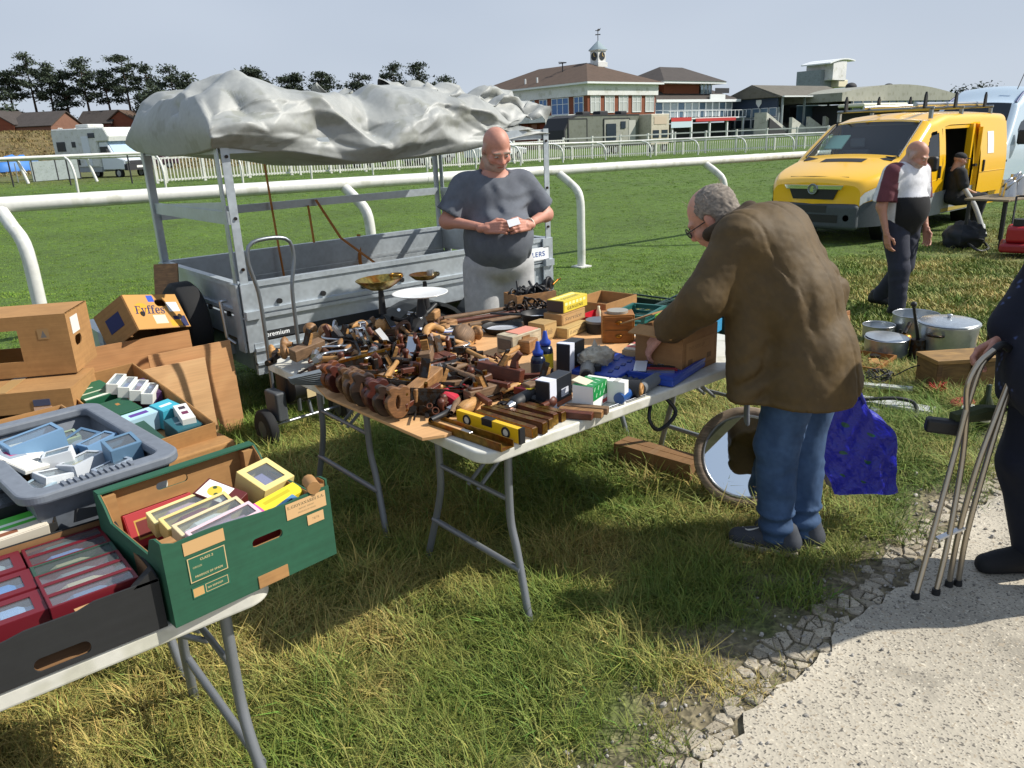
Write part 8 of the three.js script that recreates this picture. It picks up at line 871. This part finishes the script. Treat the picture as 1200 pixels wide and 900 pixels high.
// --- dark clothed woman at the path ---
{
  const skin = '#b58370', t = T('person', 'person in loose navy speckled clothes and black shoes holding a folded seat stick', 'person', [3.13, gy(3, -.7) + .008, -.68], -2.26); const torso = [ell([0, 1.22, 0], [.2, .22, .13]), ell([0, .98, .01], [.21, .2, .16]), cap([-.15, 1.36, 0], [.15, 1.36, 0], .065)];
  const armR = [cap([-.19, 1.34, 0], [-.25, 1.07, .02], .06, .05), cap([-.25, 1.07, .02], [-.20, .90, .19], .045, .032)], armL = [cap([.19, 1.34, 0], [.24, 1.07, -.02], .06, .05), cap([.24, 1.07, -.02], [.22, .82, .06], .045, .032)], legs = [cap([-.09, .9, 0], [-.09, .48, .03], .1, .07), cap([-.09, .48, .03], [-.09, .09, .0], .065, .045), cap([.09, .9, 0], [.09, .48, .0], .1, .07), cap([.09, .48, .0], [.1, .09, -.12], .065, .045)];
  const hd = headGeo([0, 1.53, .04], [.1, 0, 0], .95, skin, {}); bodyMesh(t, [blob([...torso, ...armR, ...armL, ...legs, cap([0, 1.36, 0], [0, 1.46, .02], .055)], .04, { inflate: -.012, cell: .018 }), hd.g, handGeo([-.20, .90, .19], [.1, -.45, .9], [.75, -.6, -.2], 1, [.75, .85, .9, .95], skin, 1.0), handGeo([.22, .82, .06], [0, -1, .1], [-1, 0, 0], -1, .5, skin)], skin);
  const navy = fabric('#11172a'); garment(t, 'tunic', blob([...torso, ell([0, .82, .02], [.26, .2, .2]), cap([-.18, 1.34, 0], [-.25, 1.07, .02], .085, .08), cap([-.25, 1.07, .02], [-.215, .95, .13], .08, .075), cap([.18, 1.34, 0], [.24, 1.07, -.02], .085, .08), cap([.24, 1.07, -.02], [.22, .86, .04], .08, .075), cap([-.22, 1.0, .1], [-.17, .72, .12], .06, .05)], .04, { inflate: .012, cell: .012, fold: folds(.008, 6, 5, 6, 4), cut: (x, y, z) => .66 - y }), navy, (x, y, z) => (noise3(x * 95, y * 95, z * 95) > .83 ? [14, 14, 13] : [1, 1, 1]));
  garment(t, 'trousers', blob([cap([-.09, .9, 0], [-.095, .45, .03], .15, .135), cap([-.095, .45, .03], [-.09, .12, .0], .135, .075), cap([.09, .9, 0], [.095, .45, 0], .15, .135), cap([.095, .45, 0], [.1, .12, -.11], .135, .075)], .04, { cell: .013, fold: folds(.01, 6, 4, 6, 6), cut: (x, y) => .08 - y }), fabric('#101729')); garment(t, 'shoe', shoeGeo([-.09, 0, .02], 0, .28, .05), mat('#17181b', .8)); garment(t, 'shoe', shoeGeo([.1, 0, -.11], 0, .28, .05), mat('#17181b', .8)); garment(t, 'hair', hd.hair([ell([0, .03, -.03], [.09, .1, .105]), ell([0, -.06, -.07], [.085, .1, .06])], .03, { cut: (x, y, z) => z - .03 - y * .2 }), mat('#4a3a30', .9));
}
// ================= things on the right =================
{ // folding seat stick
  const t = T('seat_stick', 'silver tube folding walking seat held upright on the path', 'folding seat', [.05, 0, .04]), m = mat('#b5aa98', .3, .85), y0 = gy(2.8, -.9) + .012; const L = (pts) => TU(pts.map(([x, y, z]) => [x, y + y0, z]), .0105, 8, true, 40);
  P('tube', L([[2.63, 0, -1.0], [2.70, .2, -1.0], [2.82, .55, -1.0], [2.86, .72, -.995], [2.90, .86, -.98], [2.955, .91, -.95], [3.0, .885, -.93], [3.02, .82, -.92]]), m, t); P('tube', L([[2.71, 0, -.96], [2.77, .2, -.965], [2.85, .5, -.985], [2.855, .66, -.995], [2.84, .78, -1.0], [2.875, .86, -.985], [2.92, .90, -.96]]), m, t); P('tube', L([[2.80, .0, -.95], [2.815, .2, -.95], [2.86, .45, -.94], [2.93, .68, -.92], [2.98, .8, -.91]]), m, t); P('tube', L([[2.83, 0, -.93], [2.84, .2, -.93], [2.90, .5, -.92], [2.97, .75, -.91]]), m, t); P('brace', bar([2.735, y0 + .21, -.99], [2.83, y0 + .24, -.94], .02, .008), mat('#d8d8d8', .3, .5), t); for (const [x, z] of [[2.63, -1.0], [2.71, -.96], [2.80, -.95], [2.83, -.93]]) P('rubber_foot', CY(.014, .016, .03, 12, x, y0 + .008, z), MT.black, t);
  P('hand_grip', TU([[2.90, .865 + y0, -.98], [2.955, .913 + y0, -.95], [3.0, .888 + y0, -.93]], .014, 8, true), MT.black, t); P('seat_pad', RB(.045, .055, .12, .012, 2.86, y0 + .60, -1.07, .1, .6), MT.black, t); P('seat_canvas', EX([[-.10, -.015], [.06, -.02], [.12, .02], [.02, .035], [-.1, .018]], .06, .012).rotateY(-.5).translate(2.97, y0 + .63, -1.0), fabric('#3c4426'), t);
}
{
  const G = (x, z) => gy(x, z) + .02;
  const pot = T('cooking_pot', 'large dented aluminium pot with a lid on the grass', 'pot', [6.05, G(6, -2.15), -2.2]); P('pot', LA([[0, 0], [.17, 0], [.19, .02], [.205, .24], [.215, .26], [.205, .262], [.19, .25], [0, .25]], 32), tm('#c9cccd', .34, T_galv, .4, .75), pot); P('lid', LA([[0, .03], [.1, .028], [.19, .012], [.212, 0], [.205, -.006]], 32, 0, .27, 0), tm('#d8dbdc', .26, T_galv, .4, .75), pot); P('knob', LA([[0, 0], [.02, 0], [.012, .015], [.02, .03], [0, .034]], 14, 0, .295, 0), MT.steel, pot); for (const s of [-1, 1]) P('handle', TU([[s * .2, .2, -.05], [s * .26, .21, -.04], [s * .26, .21, .04], [s * .2, .2, .05]], .01, 7, true), MT.darkSteel, pot);
  const pump = T('hand_pump', 'black cast iron hand pump leaning on the pot', 'pump', [5.85, G(5.85, -2.2), -2.32], .3); P('body', [CY(.05, .06, .14, 16, 0, .08, 0), CY(.03, .03, .1, 12, .05, .1, 0, 0, 0, PI / 2)], MT.darkSteel, pump); P('lever', rod([.02, .12, 0], [-.1, .42, -.05], .013, .011), MT.black, pump); P('knob', SP(.022, 1, 1, 1, -.1, .43, -.05), MT.black, pump); P('spout', TU([[.1, .1, 0], [.13, .08, 0], [.13, .02, 0]], .018, 8, true), MT.darkSteel, pump);
  PT('pump_hose', 'thick black hose arching beside the pot', 'hose', TU([[6.1, G(6, -2) + .03, -1.78], [6.02, .15, -1.85], [6.0, .33, -1.9], [6.15, .40, -1.86], [6.3, .3, -1.75], [6.4, .03, -1.6]], .012, 8, true), MT.black); PT('tube_stand', 'bent steel tube standing against the pot', 'tube', TU([[6.18, G(6, -2), -1.95], [6.2, .3, -1.97], [6.24, .36, -1.95]], .012, 7, true), MT.darkSteel);
  const tin = (l, x, z, r, h, lid) => { const o = T('metal_pan', l, 'pan', [x, G(x, z), z]); P('pan', LA([[0, 0], [r * .92, 0], [r, .02], [r * 1.03, h], [r * 1.0, h], [r * .95, .015], [0, .012]], 28), tm('#b3b7b9', .36, T_galv, .4, .75), o); P('rim', TO(r * 1.03, .005, 0, h, 0, PI / 2), MT.steel, o); if (lid) P('lid', LA([[0, .02], [r * .6, .014], [r * 1.02, 0]], 26, 0, h + .01, 0, .06), tm('#d0d4d6', .3, T_galv, .4, .75), o); }; tin('wide metal pan with a pale lid beside the wooden case', 5.78, -2.52, .15, .14, true); tin('round steel basin behind the pans', 6.5, -2.62, .17, .2, false); tin('shallow dark tin in front of the basin', 6.25, -2.8, .12, .12, false); const bl2 = T('blowlamp', 'old brass blowlamp on the grass by the basin', 'blowlamp', [6.15, G(6, -2.6), -2.55]); P('tank', LA([[0, 0], [.06, 0], [.065, .05], [.05, .09], [.02, .1], [0, .1]], 18), MT.brass, bl2); P('burner', rod([0, .1, 0], [.08, .17, 0], .018), MT.darkSteel, bl2); P('handle', rod([-.09, .02, 0], [-.08, .15, 0], .012), MT.black, bl2);
  const wc = T('artist_case', 'open flat wooden case with its lid standing on the grass', 'case', [5.42, G(5.4, -2.5), -2.5], .12); const w1 = tm('#b27b40', .6, T_wood, .3), w2 = tm('#a06a36', .6, T_wood, .3); openBox(wc, .42, .05, .30, w1, w2, { th: .012, liner: false }); P('lid', RB(.42, .3, .02, .004, -.02, .2, -.2, -.12), w2, wc); P('lid_panel', B(.36, .24, .006, -.02, .2, -.188, -.12), tm('#c8a072', .7, T_wood, .3), wc); P('divider', B(.1, .03, .012, .05, .03, .03), w1, wc); P('paint_pot', CY(.04, .04, .05, 16, .1, .035, .03), MT.darkSteel, wc); P('brush_block', RB(.14, .03, .07, .006, 0, .03, .06, 0, .4), MT.woodPale, wc);
  const ch = T('wooden_chest', 'small weathered wooden chest with a metal hasp on the grass', 'chest', [5.33, G(5.3, -1.8), -1.86], -.62); const cw = tm('#7d6238', .75, T_wood, .4); P('chest_body', RB(.40, .19, .22, .004, 0, .097, 0), cw, ch); P('lid', RB(.42, .028, .24, .004, 0, .207, 0), tm('#a5824c', .65, T_wood, .4), ch); P('batten', B(.03, .19, .012, -.185, .097, .114), tm('#6a4f2c', .75, T_wood, .3), ch); P('hasp', [RB(.03, .05, .012, .004, .04, .165, .115), TO(.014, .004, .04, .14, .122)], MT.darkSteel, ch);
  const bd = (l, a, b, w, m) => PT('white_board', l, 'board', bar(a, b, w, .018), m, 'white boards on the grass'); bd('wide white painted board lying on the grass by the bag', [4.55, .03, -2.35], [4.68, .03, -1.72], .11, tm('#cfd3d4', .55, T_dirt, .5)); bd('narrow white board lying behind the wide one', [4.78, .03, -2.5], [5.0, .03, -1.98], .06, tm('#cdd2d4', .55, T_dirt, .5)); bd('short grey metal strip on the grass', [4.5, .035, -2.2], [4.45, .03, -1.95], .05, MT.galvDark);
  PT('black_cable', 'black hose curling over the white boards', 'hose', TU([[4.35, .05, -2.25], [4.5, .07, -2.05], [4.62, .08, -1.9], [4.66, .06, -1.83], [4.6, .03, -1.78], [4.5, .02, -1.75]], .012, 8, true), MT.black); rnd = mulberry(19); { const w = []; for (let k = 0; k < 5; k++) { const pts = []; for (let i = 0; i < 10; i++) { const a = i * .9 + k; pts.push([5.02 + Math.cos(a) * rr(.04, .11) + k * .01, .03 + rr(0, .07), -2.22 + Math.sin(a) * rr(.04, .1)]); } w.push(TU(pts, .004, 5, true, 50)); } PT('wire_tangle', 'tangled dark wire lying on the grass', 'wire', w, MT.black).userData.kind = 'stuff'; PT('flex_lead', 'thin black flex looping from the wire tangle', 'cable', TU([[5.1, .06, -2.15], [5.2, .13, -2.05], [5.28, .12, -1.98], [5.22, .03, -1.95]], .004, 5, true), MT.black); }
  { rnd = mulberry(23); const s = []; for (let i = 0; i < 30; i++) { const a = rr(0, 6.28); s.push(rod([5.08, .03, -1.86], [5.08 + Math.cos(a) * rr(.03, .08), .03 + rr(0, .06), -1.86 + Math.sin(a) * rr(.03, .07)], .005, .004, 5)); } PT('red_bundle', 'bundle of red wires at the corner of the chest', 'wires', s, mat('#b03a2c', .6)).userData.kind = 'stuff'; PT('red_rag', 'rust red rag lying in the grass before the chest', 'rag', SP(.08, 1.3, .25, .8, 4.95, .03, -1.66), mat('#8a3326', .9)); PT('white_rag', 'scrap of white paper on the grass before the chest', 'paper', SP(.05, 1.2, .3, .7, 4.88, .03, -1.6), mat('#d8d8d6', .8)); PT('yellow_bag', 'yellow plastic bag on the grass by the pot', 'bag', SP(.09, 1.4, .5, .9, 6.5, G(6.5, -2) + .03, -1.98), mat('#d9a82a', .6)); const gb = T('green_bottle', 'dark green glass bottle standing before the chest', 'bottle', [4.6, .02, -1.42]); P('glass', LA([[0, 0], [.035, 0], [.037, .01], [.037, .15], [.015, .2], [.014, .26], [0, .26]], 18), mat('#27361c', .12), gb); P('label', CY(.0375, .0375, .06, 18, 0, .08, 0), mat('#b8b39a', .7), gb); }
  // mirror and box under the table
  const mr = T('round_mirror', 'round mirror in a wide weathered wooden frame leaning under the table', 'mirror', [2.84, .02, -1.80], 0); mr.scale.setScalar(.98); mr.rotation.set(-.60, -1.0, 0, 'YXZ'); P('frame', [new THREE.TorusGeometry(.222, .026, 8, 48).scale(1, 1, .6).translate(0, .246, 0)], tm('#a59587', .75, T_wood, .2), mr); P('glass', CY(.205, .205, .006, 48, 0, .246, .004, PI / 2), mat('#e8eef0', .02, 1), mr); P('backing', CY(.225, .225, .008, 40, 0, .246, -.008, PI / 2), MT.woodOld, mr); P('inner_bead', new THREE.TorusGeometry(.2, .006, 6, 48).translate(0, .246, .01), MT.steel, mr);
  const bx = T('long_carton', 'long closed brown carton on the grass under the table', 'carton', [2.90, .015, -2.36], .12); P('carton', RB(.13, .11, .46, .003, 0, .057, 0), tm('#8d6c48', .9, T_card, .6), bx); P('top_seam', B(.004, .002, .45, 0, .1125, 0), MT.cardDark, bx); P('tape', B(.132, .112, .04, 0, .057, 0), tm('#93734d', .6, T_card, .4), bx);
  // things beside the yellow van
  const ft = T('work_table', 'small dark framed table with pale top beside the yellow van', 'table', [12.9, -.14, -4.15], -.1); P('table_top', RB(1.2, .03, .6, .006, 0, .70, 0), tm('#8d7f66', .7, T_wood, .4), ft); for (const [x, z] of [[-.55, -.25], [.55, -.25], [-.55, .25], [.55, .25]]) P('leg', B(.035, .7, .035, x, .35, z), MT.black, ft); for (let i = 0; i < 4; i++) { PT('machine_part', ['chrome machine part on the small table', 'steel housing on the small table', 'polished pipe fitting on the small table', 'silver flange on the small table'][i], 'machine part', [CY(.07, .09, .2 + .06 * i, 14, 12.85 + i * .16, .67, -4.1 - .1 * (i % 2)), TO(.08, .02, 12.85 + i * .16, .72 + .03 * i, -4.1 - .1 * (i % 2), .6)], MT.steel); }
  const rm = T('red_machine', 'red engine powered garden machine on the grass', 'machine', [11.95, -.13, -3.62], .3); P('engine_cover', RB(.4, .22, .3, .05, 0, .3, 0), mat('#9c1a22', .4), rm); P('base_deck', RB(.55, .12, .42, .04, 0, .13, 0), mat('#8a161e', .45), rm); P('label', B(.12, .08, .003, -.02, .18, .212), mat('#d4d4d4', .6), rm); for (const s of [-1, 1]) P('wheel', CY(.11, .11, .06, 18, .18 * s, .11, .24, PI / 2), MT.rubber, rm); P('handle', TU([[.2, .3, -.1], [.5, .75, -.1], [.5, .75, .1], [.2, .3, .1]], .014, 7), MT.black, rm); P('air_filter', CY(.09, .09, .1, 16, -.05, .45, 0), MT.black, rm); const rm2 = copy(rm, [12.35, -.13, -3.15], 1.1, 'second red engine machine at the frame edge'); const bagm = mat('#22262a', .9); const bb = T('black_sack', 'slumped black tool bag on the grass by the doorway', 'bag', [12.6, -.14, -4.55], .3); { const g = new THREE.SphereGeometry(1, 24, 16), p = g.attributes.position; for (let i = 0; i < p.count; i++) { const k = 1 + .22 * noise3(p.getX(i) * 2, p.getY(i) * 2, p.getZ(i) * 2); p.setXYZ(i, p.getX(i) * .5 * k, Math.max(0, p.getY(i) * .22 * k + .13), p.getZ(i) * .28 * k); } g.computeVertexNormals(); P('sack', g, bagm, bb); P('strap', TU([[-.5, .1, .1], [-.7, .03, .25], [-.4, .02, .35], [0, .04, .3]], .02, 6, true), MT.black, bb); } PT('grey_hose', 'grey hose pipe slanting against the sliding door', 'hose', TU([[13.6, -.1, -4.6], [13.9, .3, -4.9], [14.2, .55, -5.2]], .04, 8, true), mat('#9a9c98', .7));
}
renderer.render(scene, camera);
